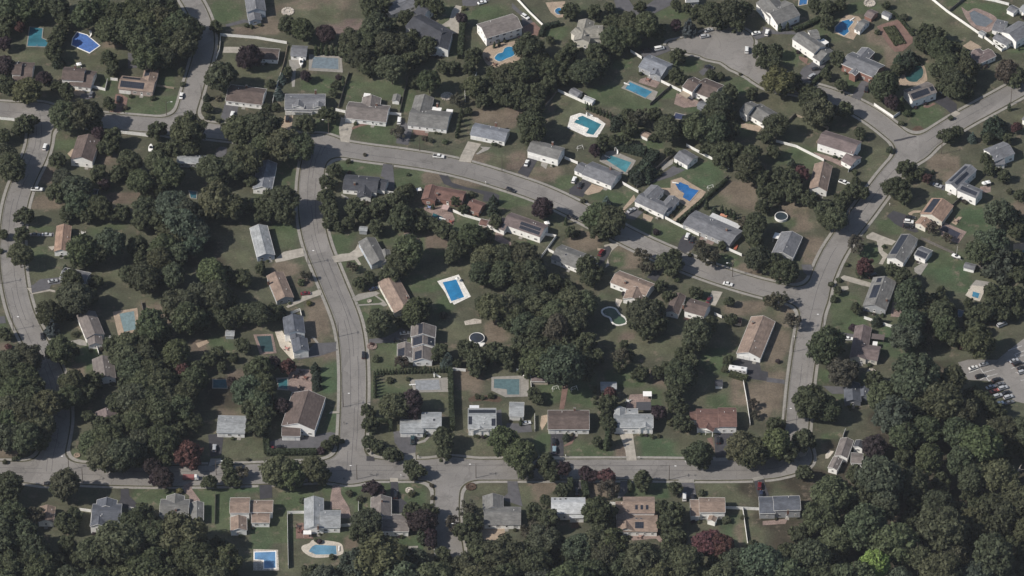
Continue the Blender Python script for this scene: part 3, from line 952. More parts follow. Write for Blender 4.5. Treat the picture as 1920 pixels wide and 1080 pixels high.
def building(tile, ref, label, cat, wallc, roofc, wings, opts=None, name="house"):
    opts = opts or {}
    ws = [make_wing(tile, d) for d in wings]
    w0 = ws[0]
    loc = wing_pt(w0, w0.L / 2, w0.D / 2, 0)
    root = bpy.data.objects.new(name, None)
    COL.objects.link(root)
    root.location = loc
    tag(root, label, cat)
    px, py = full(tile, sum(wings[0][0:6:2]) / 3, sum(wings[0][1:6:2]) / 3)
    if ref:
        LANDMARKS.append((px, py, ref))
    R = RC[roofc]
    Wc = WC[wallc]
    small = opts.get('small', False)
    trimc = (.66, .65, .62) if random.random() < .4 else tuple(min(.5, v * 1.5 + .05) for v in R)
    OV = 0.14 if small else 0.2
    roofs = []
    for k, w in enumerate(ws):
        FOOT.append(w)
        # ---- walls
        mb = MB()
        a0, a1, b0, b1 = OV, w.L - OV, OV, w.D - OV
        zt = w.h - 0.02 + w.pitch * OV - 0.13
        P = lambda a, b, z: wing_pt(w, a, b, z) - loc
        c = [(a0, b0), (a1, b0), (a1, b1), (a0, b1)]
        mid = w.D / 2
        zr = zt + w.pitch * (mid - OV)
        is_open = k in opts.get('open', ())
        for i in range(4):
            j = (i + 1) % 4
            z0 = zt - .35 if is_open else 0
            if is_open:
                e = P(*c[i], 0)
                mb.box((e.x, e.y), w.u, w.n, .26, .26, 0, zt)
                e = P((c[i][0] + c[j][0]) / 2, (c[i][1] + c[j][1]) / 2, 0)
                mb.box((e.x, e.y), w.u, w.n, .2, .2, 0, zt)
            q = [P(*c[i], z0), P(*c[j], z0), P(*c[j], zt), P(*c[i], zt)]
            if i in (1, 3):
                am = a1 if i == 1 else a0
                q.insert(3, P(am, mid, zr))
            mb.face(q)
        mb.build("porch" if is_open else "wall", M['wall'], root, color=WC['w'] if is_open else Wc)
        # ---- roof: two thick slopes and a ridge cap
        mb = MB()
        L, D, h, r = w.L, w.D, w.h, w.rise
        th = 0.16
        sl = math.hypot(D / 2, r)
        for s in (0, 1):
            e, m_ = (0, mid) if s == 0 else (D, mid)
            top = [(0, e, h), (L, e, h), (L, mid, h + r), (0, mid, h + r)]
            tp = [P(*q) for q in top]
            bt = [q - Vector((0, 0, th)) for q in tp]
            o = random.uniform(0, 40)
            uv = [(0 + o, 0), (L + o, 0), (L + o, sl), (0 + o, sl)]
            if s == 1:
                tp, bt, uv = tp[::-1], bt[::-1], uv[::-1]
            mb.face(tp, 0, uv)
            mb.face(bt[::-1])
            for i in range(4):
                j = (i + 1) % 4
                mb.face([bt[i], bt[j], tp[j], tp[i]])
        mb.box((P(L / 2, mid, 0).x, P(L / 2, mid, 0).y), w.u, w.n, L, 0.34, h + r - .06, h + r + .045)
        rc = RC[w.col] if w.col else R
        f = random.uniform(.94, 1.06)
        ro = mb.build("roof", M['roof'], root, color=tuple(v * f for v in rc))
        roofs.append(ro)
        # ---- fascia boards
        mb = MB()
        for e, sg in ((0, -1), (D, 1)):
            cpt = P(L / 2, e + sg * .055, 0)
            mb.box((cpt.x, cpt.y), w.u, w.n, L + .1, .1, h - .2, h + .03)
        for a, sg in ((0, -1), (L, 1)):
            for e in (0, D):
                p0, p1 = P(a + sg * .03, e, h - .2), P(a + sg * .03, mid, h + r - .2)
                d1 = w.u * (sg * .07)
                up = Vector((0, 0, .235))
                mb.face([p0, p1, p1 + up, p0 + up])
                mb.face([p0 + d1, p1 + d1, p1 + d1 + up, p0 + d1 + up])
                mb.face([p0 + up, p1 + up, p1 + d1 + up, p0 + d1 + up])
        mb.build("roof_trim", M['object'], roofs[-1], color=trimc)
    # ---- openings
    ng = opts.get('gar', 0)
    gwing, gside = opts.get('gw', (0, None))
    door_done = small
    for k, w in enumerate(ws):
        if k in opts.get('open', ()):
            continue
        sides = [(Vector(w.A) + w.u * OV + w.n * OV, w.u, w.L - 2 * OV, -w.n),
                 (Vector(w.A) + w.u * (w.L - OV) + w.n * OV, w.n, w.D - 2 * OV, w.u),
                 (Vector(w.A) + w.u * (w.L - OV) + w.n * (w.D - OV), -w.u, w.L - 2 * OV, w.n),
                 (Vector(w.A) + w.u * OV + w.n * (w.D - OV), -w.n, w.D - 2 * OV, -w.u)]
        front = min(range(4), key=lambda i: sides[i][3].y)
        for si, (o, d, Ln, nrm) in enumerate(sides):
            if nrm.y > 0.55:
                continue
            rz = math.atan2(d.y, d.x)
            free = [(0.3, Ln - 0.3)]
            is_front = si == front
            spots = []
            if ng and k == gwing and (si == gside if gside is not None else is_front):
                x = 1.7 if not opts.get('gr') else Ln - 1.7
                for g in range(ng):
                    p = o + d * x
                    q = link("garage_door", GAR, root, (p + nrm * .005 - loc), rz)
                    q.location.z = 0.02
                    x += 2.9 if not opts.get('gr') else -2.9
                free = [(2.9 * ng + .5, Ln - .3)] if not opts.get('gr') else [(.3, Ln - 2.9 * ng - .5)]
            f0, f1 = free[0]
            step = 3.3 if not small else 2.2
            n = int((f1 - f0) / step)
            st = max(1, int((w.h + .3) / 2.6))
            for i in range(n):
                x = f0 + (f1 - f0) * (i + .5) / n
                p = o + d * x
                t = p + nrm * .5
                if any(v is not w and in_wing(v, t, .1) and v.h + .4 > 1.0 for v in ws):
                    blocked = max(v.h + v.rise for v in ws if v is not w and in_wing(v, t, .1))
                else:
                    blocked = 0
                for fl in range(st):
                    z = 1.0 + fl * 2.65
                    if z < blocked - .2:
                        continue
                    if fl == 0 and is_front and not door_done and k == 0 and i == n // 2:
                        q = link("door", DOOR, root, p + nrm * .005 - loc, rz)
                        q.location.z = .12
                        mb = MB()
                        mb.box((0, -.7), Vector((1, 0, 0)), Vector((0, 1, 0)), 1.8, 1.3, 0, .14)
                        mb.box((0, -1.5), Vector((1, 0, 0)), Vector((0, 1, 0)), 1.6, .35, 0, .08)
                        mb.build("doorstep", M['concrete'], root, p - loc, rz)
                        door_done = True
                        continue
                    if z + 1.25 > w.h - .15:
                        continue
                    if random.random() < .14 and not is_front:
                        continue
                    q = link("window", WIN[1 if is_front and random.random() < .5 and Ln / max(n, 1) > 2.4 else 0], root, p + nrm * .005 - loc, rz)
                    q.location.z = z
                    NWINDOWS[0] += 1
    # ---- roof furniture
    def on_roof(p, up=0.0):
        zz = [roof_z(w, p) for w in ws if in_wing(w, p)]
        return max(zz) if zz else w0.h + w0.rise * .5

    def solve(x, y):
        z = w0.h + w0.rise / 2
        for _ in range(4):
            p = T(tile, x, y, z)
            z = on_roof(p)
        return T(tile, x, y, z), z
    for x, y in opts.get('ch', []):
        p, z = solve(x, y)
        mb = MB()
        q = p - loc
        mb.box((q.x, q.y), w0.u, w0.n, .9, .7, z - 1.2, z + 1.3, 0)
        mb.box((q.x, q.y), w0.u, w0.n, 1.06, .86, z + 1.3, z + 1.42, 1)
        for s in (-.2, .2):
            e = q + w0.u * s
            mb.cyl((e.x, e.y, z + 1.4), (e.x, e.y, z + 1.62), .12, .11, 7, 2)
        mb.build("chimney", [M['brick'], M['concrete'], M['rubber']], roofs[ws.index(next((w for w in ws if in_wing(w, p)), w0))])
    for x, y in opts.get('sk', []):
        p, z = solve(x, y)
        w = next((w for w in ws if in_wing(w, p)), w0)
        o = link("skylight", SKYL, roofs[ws.index(w)], (p.x - loc.x, p.y - loc.y, z + .02))
        b = (p - w.A).dot(w.n)
        nrm = (Vector((0, 0, 1)) - (w.n if b < w.D / 2 else -w.n) * w.pitch).normalized()
        xax = w.u
        o.rotation_euler = Matrix((xax, nrm.cross(xax), nrm)).transposed().to_euler()
    vents = opts.get('ve')
    if vents is None:
        vents = []
        if not small:
            for _ in range(random.choice((1, 1, 2, 2, 3))):
                w = random.choice(ws)
                vents.append((w, random.uniform(.15, .85) * w.L, random.uniform(.55, .85) * w.D))
    for w, a, b in vents:
        p = wing_pt(w, a, b, 0)
        z = on_roof(p)
        link("vent_pipe", VENT, roofs[ws.index(w)], (p.x - loc.x, p.y - loc.y, z))
    for k, s, u0, u1, v0, v1 in opts.get('so', []):
        w = ws[k]
        mb = MB()
        q = []
        for u_, v_ in ((u0, v0), (u1, v0), (u1, v1), (u0, v1)):
            b = v_ * w.D / 2
            z = w.h + w.rise * v_ + .10
            q.append(wing_pt(w, u_ * w.L, b if s == 0 else w.D - b, z) - loc)
        lu = (u1 - u0) * w.L
        lv = (v1 - v0) * math.hypot(w.D / 2, w.rise)
        uv = [(0, 0), (round(lu), 0), (round(lu), round(lv / 1.7) * 1.7), (0, round(lv / 1.7) * 1.7)]
        if s:
            q, uv = q[::-1], uv[::-1]
        mb.face(q, 0, uv)
        lo = [p - Vector((0, 0, .07)) for p in q]
        for i in range(4):
            j = (i + 1) % 4
            mb.face([lo[i], lo[j], q[j], q[i]], 1)
        mb.build("solar_panels", [M['solar'], M['metal']], roofs[k])
    for x, y, wd, dp, z, cc in opts.get('aw', []):
        p = T(tile, x, y, z) - loc
        mb = MB()
        mb.box((p.x, p.y), w0.u, w0.n, wd, dp, z - .12, z, 0)
        for sx in (-1, 1):
            for sy in (-1, 1):
                e = p + w0.u * (sx * (wd / 2 - .2)) + w0.n * (sy * (dp / 2 - .2))
                mb.box((e.x, e.y), w0.u, w0.n, .12, .12, 0, z - .12, 0)
        mb.build("patio_cover", M['object'], root, color=cc)
    return root


WHT = (.68, .67, .64)
BRN = (.12, .09, .075)
# tile, short phrase for neighbours, label, wall, roof, wings (eave corners along the ridge A, B then across C in tile pixels, eave height, pitch, roof), extras
HOUSES = [
    ("00", "the brown house at the upper left edge", "brown roofed split level house at the left edge below the turquoise pool", 'w', 'br', [(95, 602, 235, 608, 283, 472, 2.8), (88, 555, 155, 558, 178, 466, 5.0)], {}),
    ("00", "the split level house below the blue covered pool", "brown split level house with white front below the blue covered pool", 'w', 'br', [(462, 595, 625, 605, 650, 512, 5.0), (515, 636, 680, 658, 712, 535, 2.9)], {'gar': 0, 'ch': [(565, 505)]}),
    ("00", "the tan solar house by the top left street", "tan roofed house with long row of solar panels beside the top left street", 'p', 'tn', [(885, 662, 1145, 690, 1172, 595, 3.3), (1085, 520, 1060, 615, 1165, 628, 3.2)], {'gar': 2, 'so': [(0, 0, .04, .72, .18, .85), (0, 1, .05, .55, .2, .7), (1, 0, .1, .6, .2, .9)]}),
    ("00", "the brown corner house right of the top left street", "brown roofed ranch house on the corner right of the top left street", 'w', 'br', [(1690, 755, 1962, 788, 1988, 665, 2.9)], {'ch': [(1850, 655)]}),
    ("01", "the grey house with two white gables", "grey roofed house with two white front gables and a tan paved drive", 'w', 'gy', [(215, 822, 518, 822, 538, 705, 3.6), (280, 755, 272, 803, 362, 803, 4.6), (432, 768, 428, 808, 508, 808, 4.6), (272, 838, 420, 842, 425, 800, 2.7, .2)], {'open': (3,), 'gar': 1, 'ch': [(447, 690)]}),
    ("01", "the taupe ranch house with the white shed behind", "wide taupe ranch house with white shed behind and pale concrete drive", 'w', 'tp', [(665, 885, 975, 918, 993, 792, 2.9), (800, 728, 788, 812, 928, 812, 2.9)], {'gar': 1, 'ch': [(905, 790)], 'aw': [(832, 712, 3.2, 2.6, 2.6, WHT)]}),
    ("01", "the L-shaped ranch house with stone fire ring behind", "taupe L-shaped ranch house with white patio covers and stone fire ring behind", 'w', 'gt', [(1135, 935, 1430, 970, 1476, 842, 2.9), (1195, 718, 1150, 880, 1292, 892, 2.9)], {'aw': [(1355, 820, 4.5, 3.2, 3.0, WHT), (1450, 835, 3.2, 3.2, 2.8, WHT)], 'ch': [(1360, 790)]}),
    ("01", "the blue-grey ranch house", "white ranch house with smooth blue-grey roof and concrete drive", 'w', 'bl', [(1605, 1010, 1865, 1062, 1891, 972, 3.0)], {'gar': 2, 'ch': [(1800, 935)]}),
    ("00", "the grey house at the top left of the picture", "grey roofed two storey house on a brown lawn at the top", 'b', 'gy', [(1828, -70, 1852, 90, 1997, 95, 4.6), (1850, 85, 1868, 160, 1965, 165, 3.0)], {}),
    ("01", "the long brown garage behind the white fence", "long brown roofed outbuilding behind the long white fence", 'w', 'br', [(-45, 440, 165, 452, 187, 368, 2.5)], {'ve': []}),
    ("01", "the grey garage beside the moored boat", "small grey roofed garage with white front beside the grey covered pool", 'w', 'gy', [(258, 415, 376, 422, 389, 346, 2.9)], {'ve': []}),
    ("01", "the charcoal house among the upper trees", "large charcoal roofed house half hidden by trees near the top", 'w', 'dk', [(1118, 200, 1335, 322, 1430, 210, 4.8), (1335, 225, 1302, 360, 1440, 385, 4.9), (1180, 95, 1250, 130, 1330, 60, 4.6)], {'ve': []}),
    ("01", "the big taupe house with the kidney pool", "big two storey taupe roofed house with white gable beside the kidney pool", 'w', 'tp', [(1728, 288, 1998, 208, 1952, 95, 5.2)], {}),
    ("02", "the beige many-gabled house", "beige house with many intersecting gables among trees near the top", 'c', 'be', [(500, 150, 462, 300, 578, 320, 4.9), (530, 285, 682, 285, 650, 190, 4.6), (440, 245, 520, 300, 570, 240, 4.9)], {}),
    ("01", "the grey garage at the top edge", "grey roofed garage cut by the top edge beside dark trees", 'w', 'gy', [(1010, 112, 1205, 40, 1170, -40, 3.0)], {'ve': []}),
    ("02", "the grey house by the cul-de-sac pool", "grey roofed house with pale siding and rectangular pool below the cul-de-sac", 'g', 'bl', [(948, 500, 1120, 572, 1208, 482, 3.4), (1058, 505, 1030, 555, 1112, 582, 3.4)], {'sk': [(1062, 520)]}),
    ("02", "the brown split level below the cul-de-sac", "brown roofed white split level house below the cul-de-sac", 'w', 'br', [(1275, 652, 1352, 692, 1412, 602, 4.8), (1360, 690, 1500, 745, 1590, 640, 3.4)], {'aw': [(1300, 705, 5, 3.6, 2.6, (.30, .25, .19))]}),
    ("02", "the house with the wooden deck", "taupe roofed house with white rear wall and tan wooden deck", 'w', 'gt', [(1705, 832, 1762, 862, 1818, 772, 4.8), (1760, 852, 1895, 932, 1965, 835, 3.3)], {}),
    ("13", "the tan-roofed house above the corner", "two storey brown roofed white house inside the bend of the right street", 'w', 'mv', [(368, -8, 640, 78, 738, -5, 5.0), (545, 122, 622, 166, 682, 92, 2.9)], {}),
    ("13", "the house with tan and charcoal roof slopes", "house with one tan and one dark roof slope and white dormer", 'w', 'tn', [(350, 148, 308, 335, 438, 366, 3.8, .55)], {}),
    ("03", "the big grey house at the top right", "large grey roofed house with white gable at the top", 'w', 'gt', [(72, 185, 242, 112, 132, 2, 4.5), (-90, 22, 8, 132, 102, 22, 4.8)], {}),
    ("03", "the white colonial house", "white two storey colonial house with dark taupe roof", 'w', 'gt', [(180, 290, 345, 402, 418, 336, 5.0), (335, 428, 388, 462, 472, 372, 3.2), (325, 300, 392, 290, 360, 222, 4.8)], {'aw': [(420, 312, 4, 3, 2.8, WHT)]}),
    ("03", "the brick house with the grey roof", "red brick house with grey roof and small white portico", 'k', 'gy', [(550, 480, 790, 582, 872, 490, 4.6), (705, 355, 640, 428, 738, 462, 4.0), (640, 510, 605, 545, 655, 566, 4.4)], {'gar': 0}),
    ("03", "the corner house with the kidney pool and solar panels", "white house with solar panels below the green kidney pool", 'w', 'tp', [(1085, 757, 1267, 692, 1172, 622, 4.6)], {'so': [(0, 0, .05, .75, .15, .8), (0, 1, .1, .6, .2, .85), (0, 0, .82, .97, .3, .8)]}),
    ("03", "the white house at the upper right edge", "white house with grey roof and sunroom beside the white fence", 'w', 'gy', [(1862, 312, 1992, 232, 1902, 142, 5.0), (1685, 287, 1790, 342, 1842, 302, 3.0), (1678, 222, 1760, 243, 1832, 172, 3.0, .25)], {}),
    ("03", "the low brown house under the big trees", "low brown roofed house half hidden under the large dark trees", 'w', 'mv', [(1578, 482, 1712, 420, 1642, 368, 3.0), (1512, 400, 1570, 450, 1632, 400, 3.0)], {}),
    ("02", "the white house at the top edge", "white house cut by the top edge among trees", 'w', 'lg', [(1308, 20, 1402, 12, 1400, -40, 3.4)], {'ve': []}),
    ("12", "the taupe house with the white porch steps", "two storey taupe roofed house with white front steps above the upper street", 'w', 'gt', [(113, 50, 345, 115, 427, 40, 4.6)], {'gar': 2, 'ch': [(305, 0)]}),
    ("12", "the grey house with two cars on its drive", "grey roofed ranch house with white garage doors and teal pool behind", 'w', 'gy', [(523, 225, 745, 312, 847, 227, 3.1), (465, 195, 525, 222, 575, 160, 2.8)], {'gar': 2, 'ch': [(740, 185)]}),
    ("12", "the U-shaped grey house with the cross-shaped pool", "grey U-shaped house around a courtyard beside the bright blue cross-shaped pool", 'w', 'gy', [(918, 430, 1136, 532, 1188, 458, 3.0), (1045, 305, 958, 388, 1060, 428, 3.0), (1178, 385, 1092, 482, 1168, 520, 3.0)], {'gar': 2}),
    ("12", "the flat grey ranch with kayaks", "low grey ranch house with shallow roof and orange kayaks at its side", 'g', 'gy', [(1280, 602, 1632, 757, 1718, 648, 2.8, .22)], {'ch': [(1610, 650)], 'aw': [(1600, 575, 16, 3, 2.9, (.45, .45, .44))]}),
    ("12", "the detached garage", "detached grey roofed garage with white doors above the green lawn", 'w', 'gy', [(1213, 102, 1316, 162, 1394, 97, 2.8)], {'gar': 2, 've': []}),
    ("13", "the small grey house beside the right street", "small grey roofed house with white patio cover left of the right street", 'g', 'gy', [(100, 660, 28, 818, 190, 852, 3.0)], {'aw': [(78, 690, 4, 4.5, 2.8, WHT)]}),
    ("13", "the dark grey house near the right edge", "dark grey roofed house with white rear porch near the right edge", 'w', 'gy', [(1702, 132, 1852, 72, 1752, -12, 4.4), (1705, 155, 1778, 150, 1745, 98, 3.0)], {}),
    ("13", "the white house with solar panels on two roofs", "two storey white house with solar panels on both grey roofs", 'w', 'gy', [(1480, 150, 1328, 292, 1428, 322, 4.8), (1418, 345, 1560, 406, 1610, 346, 5.0)], {'so': [(0, 0, .1, .9, .25, .8), (0, 1, .3, .9, .3, .8), (1, 0, .1, .92, .25, .85)]}),
    ("13", "the rust tan house with curved path", "rust tan roofed house with dark solar panels and dark asphalt drive", 'c', 'og', [(1228, 405, 1142, 522, 1305, 582, 3.3), (1150, 545, 1103, 592, 1195, 615, 2.9)], {'so': [(0, 0, .05, .9, .2, .85)]}),
    ("13", "the white gabled house with solar slope", "white gabled house with solar panels on its left roof slope", 'w', 'gt', [(1000, 675, 890, 852, 1015, 892, 3.8)], {'so': [(0, 0, .05, .85, .12, .9)]}),
    ("13", "the small solar garage", "small white garage with solar panels on its grey roof", 'w', 'gy', [(1095, 832, 1180, 867, 1216, 792, 2.9)], {'so': [(0, 0, .05, .95, .1, .8)], 've': []}),
    ("23", "the taupe solar house by the patio", "taupe roofed house with solar panels and cluttered stone patio behind", 'g', 'gt', [(790, -80, 712, 132, 880, 177, 3.4)], {'so': [(0, 0, .3, .75, .3, .9), (0, 0, .05, .2, .4, .8)], 'ch': [(890, 95)]}),
    ("23", "the mauve house beside the white fence", "mauve brown L-shaped house with white car on its drive", 'c', 'mv', [(655, 285, 613, 522, 735, 542, 3.2), (692, 525, 820, 545, 836, 440, 3.0)], {'aw': [(825, 365, 3.5, 6, 2.7, (.11, .09, .085)), (803, 415, 2.6, 2.2, 2.6, WHT)]}),
    ("23", "the dark grey house under the trees", "dark grey roofed house half hidden under trees right of the right street", 'd', 'bg', [(565, 715, 575, 852, 700, 862, 3.0), (690, 742, 685, 812, 752, 812, 2.8)], {}),
    ("33", "the taupe house at the wood edge", "taupe roofed house with white trim at the edge of the wood", 'w', 'tp', [(545, 45, 498, 178, 602, 182, 3.4), (490, 185, 448, 268, 540, 245, 3.0), (620, 232, 710, 237, 730, 160, 3.2), (660, 60, 640, 110, 705, 135, 3.2, .4, 'dk')], {}),
    ("22", "the long tan house with the white garage", "long tan roofed house with white double garage and pale roof panel", 'w', 'tn', [(1795, 215, 1683, 490, 1862, 532, 3.0)], {'gar': 2, 'gw': (0, 1), 'ch': [(1805, 268)], 'so': []}),
    ("22", "the brown house with the red drive car", "brown roofed white house with chimney and red brick rear path", 'w', 'br', [(1290, 170, 1440, 212, 1497, 122, 4.2), (1212, 40, 1153, 176, 1243, 202, 3.2)], {'ch': [(1285, 140)]}),
    ("12", "the tan-brown house above the white-rimmed pool", "tan brown roofed house above the white-rimmed green pool", 'w', 'tn', [(735, 1040, 1002, 1142, 1062, 1047, 3.2), (865, 1075, 832, 1160, 967, 1192, 2.9)], {'ch': [(850, 1045)]}),
    ("12", "the grey-green house with the dark curved drive", "grey green roofed house shaded by trees beside a dark curved drive", 'w', 'gt', [(290, 858, 562, 962, 668, 866, 3.0)], {'sk': [(405, 830)]}),
    ("12", "the mauve house with a solar roof", "white house with mauve roof carrying two rows of solar panels", 'w', 'mv', [(-70, 600, 210, 697, 262, 607, 4.2), (-190, 600, -60, 650, -20, 570, 3.2)], {'so': [(0, 0, .42, .95, .12, .48), (0, 0, .40, .93, .54, .9), (1, 0, .1, .9, .2, .8)]}),
    ("11", "the red-brown house with the paved pool terrace", "red brown roofed house with brick terrace and three roof sections", 'k', 'rd', [(1330, 402, 1542, 442, 1577, 357, 3.2), (1272, 310, 1240, 412, 1337, 443, 3.6), (1572, 482, 1670, 517, 1702, 437, 2.9)], {'ch': [(1360, 385)]}),
    ("11", "the charcoal ranch inside the street bend", "charcoal roofed ranch house inside the bend of upper and central streets", 'w', 'dk', [(648, 338, 905, 362, 932, 252, 3.0), (765, 300, 757, 400, 862, 400, 3.0), (905, 337, 966, 347, 987, 267, 2.8)], {'ch': [(740, 305)], 'sk': [(815, 368), (770, 362)]}),
    ("11", "the taupe house with the pale curved drive", "taupe roofed house with blue-grey gable and pale curved drive", 'b', 'gt', [(768, 735, 865, 907, 988, 872, 3.2), (930, 800, 945, 890, 1015, 870, 2.9)], {'gar': 1, 'gw': (0, None)}),
    ("21", "the tan gabled house right of the central street", "tan roofed gabled house right of the central street above a double path", 'c', 'tn', [(915, -40, 1040, 187, 1182, 127, 3.0)], {'ch': [(1135, 75)]}),
    ("21", "the taupe many-level solar house", "taupe many level house with scattered solar panels and two cars", 'w', 'tp', [(1165, 285, 1160, 367, 1345, 380, 5.0), (1170, 372, 1168, 440, 1340, 448, 4.2), (1060, 420, 1058, 527, 1180, 530, 2.8), (1178, 450, 1175, 548, 1322, 562, 3.3)], {'so': [(0, 0, .05, .95, .6, .95), (1, 0, .1, .95, .1, .9), (1, 1, .1, .95, .05, .6), (2, 0, .4, .95, .1, .9), (3, 0, .35, .95, .2, .9)]}),
    ("10", "the brown house with the white dormer at upper left", "brown house with white dormer beside the left street", 'w', 'br', [(585, -60, 528, 112, 692, 135, 4.4)], {}),
    ("10", "the pale grey roof under the trees", "pale grey roof half hidden by trees below the upper street", 'g', 'lg', [(1325, 140, 1545, 152, 1575, 90, 3.0)], {}),
    ("11", "the pale blue-grey house left of the central street", "plain pale blue-grey roofed house at the upper end of the central street", 'w', 'bl', [(15, 135, -25, 335, 118, 348, 3.2)], {}),
    ("11", "the pale grey gabled house left of the central street", "pale grey roofed house with blue gable and short concrete drive", 'b', 'lg', [(-48, 630, 8, 848, 142, 828, 3.2)], {}),
    ("21", "the tan-brown house left of the central street", "tan brown gabled house with red car on its pale drive", 'g', 'tn', [(78, -90, 155, 97, 284, 72, 3.0)], {'ch': [(95, -40)]}),
    ("21", "the blue-grey split level with the dark covered pool", "dark blue-grey split level house with white wall beside a covered pool", 'w', 'bg', [(200, 222, 215, 347, 367, 327, 5.0), (252, 330, 258, 382, 340, 380, 4.0), (265, 388, 280, 480, 397, 465, 4.4)], {'gar': 1, 'gw': (2, 1)}),
    ("21", "the big brown house with the hedge in front", "large brown roofed house with tan garage above the square hedge", 'w', 'br', [(272, 785, 190, 1032, 452, 1032, 4.4), (192, 1110, 332, 1112, 330, 1030, 3.0)], {'gar': 2, 'gw': (1, None)}),
    ("20", "the flat pale grey house", "low pale blue-grey roofed house beside a shaded drive", 'w', 'lg', [(1625, 1085, 1836, 1090, 1836, 960, 3.0, .2)], {'gar': 1}),
    ("10", "the orange-tan house by the left street", "narrow orange tan roofed house with white gable beside the left street", 'w', 'og', [(425, 615, 405, 805, 517, 800, 3.2)], {}),
    ("20", "the taupe house with the blue spruce in front", "taupe roofed house with low front wing behind the blue spruce", 'w', 'tp', [(575, 205, 645, 377, 780, 337, 3.3), (655, 370, 662, 432, 768, 412, 2.7)], {'ch': [(660, 165)]}),
    ("20", "the tan-taupe house below the round tree", "tan taupe roofed house with pale ridge vents beside thick trees", 'w', 'tp', [(690, 535, 712, 690, 872, 690, 3.2)], {}),
    ("20", "the small mauve house in the trees", "small mauve roofed house surrounded by trees at lower left", 'w', 'mv', [(718, 930, 735, 1022, 890, 1002, 3.0)], {'ch': [(825, 910)]}),
    ("10", "the grey house hidden under the pale tree", "grey house almost hidden under a pale green tree", 'g', 'gy', [(560, 300, 575, 385, 668, 380, 3.0)], {'ve': []}),
    ("10", "the grey solar house with the dark drive", "grey house under a tree with solar panels and dark drive", 'g', 'gy', [(445, 1010, 640, 1050, 650, 960, 2.9)], {'so': [(0, 1, .02, .4, .1, .9)]}),
    ("21", "the pale grey house by the corner drive", "pale grey two part house with wide dark drive at the corner", 'w', 'lg', [(1240, 1048, 1390, 1048, 1390, 932, 4.4), (1080, 1085, 1255, 1085, 1235, 985, 3.0)], {'gar': 2, 'gw': (1, None), 'sk': [(1335, 990)]}),
    ("21", "the white-grey house with scattered solar panels", "pale grey two storey house with scattered solar panels and white sunroom", 'w', 'lg', [(1590, 1057, 1800, 1057, 1800, 902, 4.4), (1622, 965, 1620, 1070, 1742, 1070, 3.6)], {'open': (1,), 'so': [(0, 1, .02, .98, .3, .8), (0, 0, .02, .14, .3, .85), (0, 0, .84, .98, .2, .7), (1, 0, .5, .85, .2, .7)], 'aw': [(1637, 905, 4.4, 4.5, 3.2, (.55, .56, .57))]}),
    ("22", "the pale garage beside the white car", "pale grey garage beside a dark drive with a white car", 'w', 'lg', [(-22, 960, 88, 962, 88, 857, 3.0)], {'gar': 2, 've': []}),
    ("22", "the wide brown ranch with the brick path", "wide brown roofed ranch house with long brick path behind", 'w', 'br', [(270, 1062, 580, 1062, 580, 917, 3.0)], {'gar': 1, 'ch': [(470, 915)]}),
    ("22", "the pale grey house with the dark flat roof section", "pale grey house with front gable and dark flat rear roof", 'w', 'lg', [(765, 1048, 1060, 1048, 1060, 945, 4.0), (955, 975, 955, 1052, 1050, 1052, 4.0), (768, 900, 768, 1000, 852, 1000, 3.8), (860, 965, 945, 965, 945, 905, 3.4, .3)], {'gar': 1, 'open': (1,), 'aw': [(988, 885, 6.8, 5.4, 3.2, (.06, .06, .065))], 'sk': [(880, 920)]}),
    ("22", "the red-brown house with the front gable", "red brown roofed house with hooded front gable and dark drive", 'w', 'rd', [(1385, 1045, 1560, 1045, 1556, 907, 3.8), (1550, 1040, 1686, 1040, 1672, 897, 4.4), (1430, 990, 1400, 1050, 1520, 1050, 3.4), (1335, 988, 1440, 988, 1440, 922, 3.4)], {'open': (2,)}),
    ("30", "the half hidden tan house at lower left", "tan roofed house half hidden by trees at the lower left", 'w', 'tn', [(300, 560, 285, 672, 402, 672, 3.2)], {}),
    ("30", "the dark blue-grey house with crossed gables", "dark blue-grey house with crossed gables and dark drive at lower left", 'w', 'bg', [(685, 690, 905, 690, 905, 540, 4.6), (690, 590, 675, 707, 800, 707, 4.7), (728, 508, 720, 570, 872, 570, 4.6)], {}),
    ("30", "the dark grey house with right wing", "dark grey roofed house with lower right wing and pink paved drive", 'w', 'gt', [(1195, 628, 1412, 632, 1412, 507, 3.6), (1430, 530, 1428, 662, 1526, 667, 3.2), (1250, 480, 1245, 560, 1380, 560, 3.6)], {'ch': [(1320, 590)]}),
    ("30", "the tan-brown house with the projecting gable", "tan brown house with projecting rear gable on a green lawn", 'w', 'tn', [(1722, 607, 1870, 607, 1870, 492, 5.0), (1727, 640, 1728, 742, 1852, 742, 3.2), (1875, 602, 2045, 602, 2045, 512, 4.0), (1885, 682, 2022, 682, 2032, 607, 2.9)], {}),
    ("31", "the pale grey L-shaped house with the kidney pool", "pale grey L-shaped house with round brick patio and kidney pool below", 'w', 'lg', [(362, 500, 362, 727, 508, 727, 3.4), (480, 717, 632, 717, 632, 587, 3.4)], {'ch': [(465, 715)]}),
    ("31", "the taupe L-shaped house with the round flower bed", "taupe L-shaped house behind a lawn with a round flower bed", 'w', 'tp', [(862, 492, 862, 642, 1016, 642, 3.2), (945, 745, 1145, 747, 1145, 617, 3.2)], {'ch': [(945, 520)]}),
    ("31", "the taupe house with the pale stone patio", "taupe roofed house with pale square patio dappled by tree shade", 'w', 'gt', [(1710, 692, 1985, 695, 1980, 562, 3.0), (1700, 480, 1702, 580, 1856, 580, 3.0)], {}),
    ("32", "the white-roofed house", "very pale grey roofed house with three skylights and blue parasol", 'w', 'vl', [(295, 612, 550, 612, 550, 492, 4.2), (432, 645, 540, 645, 540, 595, 3.0, .2)], {'sk': [(320, 505), (362, 505), (403, 503)], 've': []}),
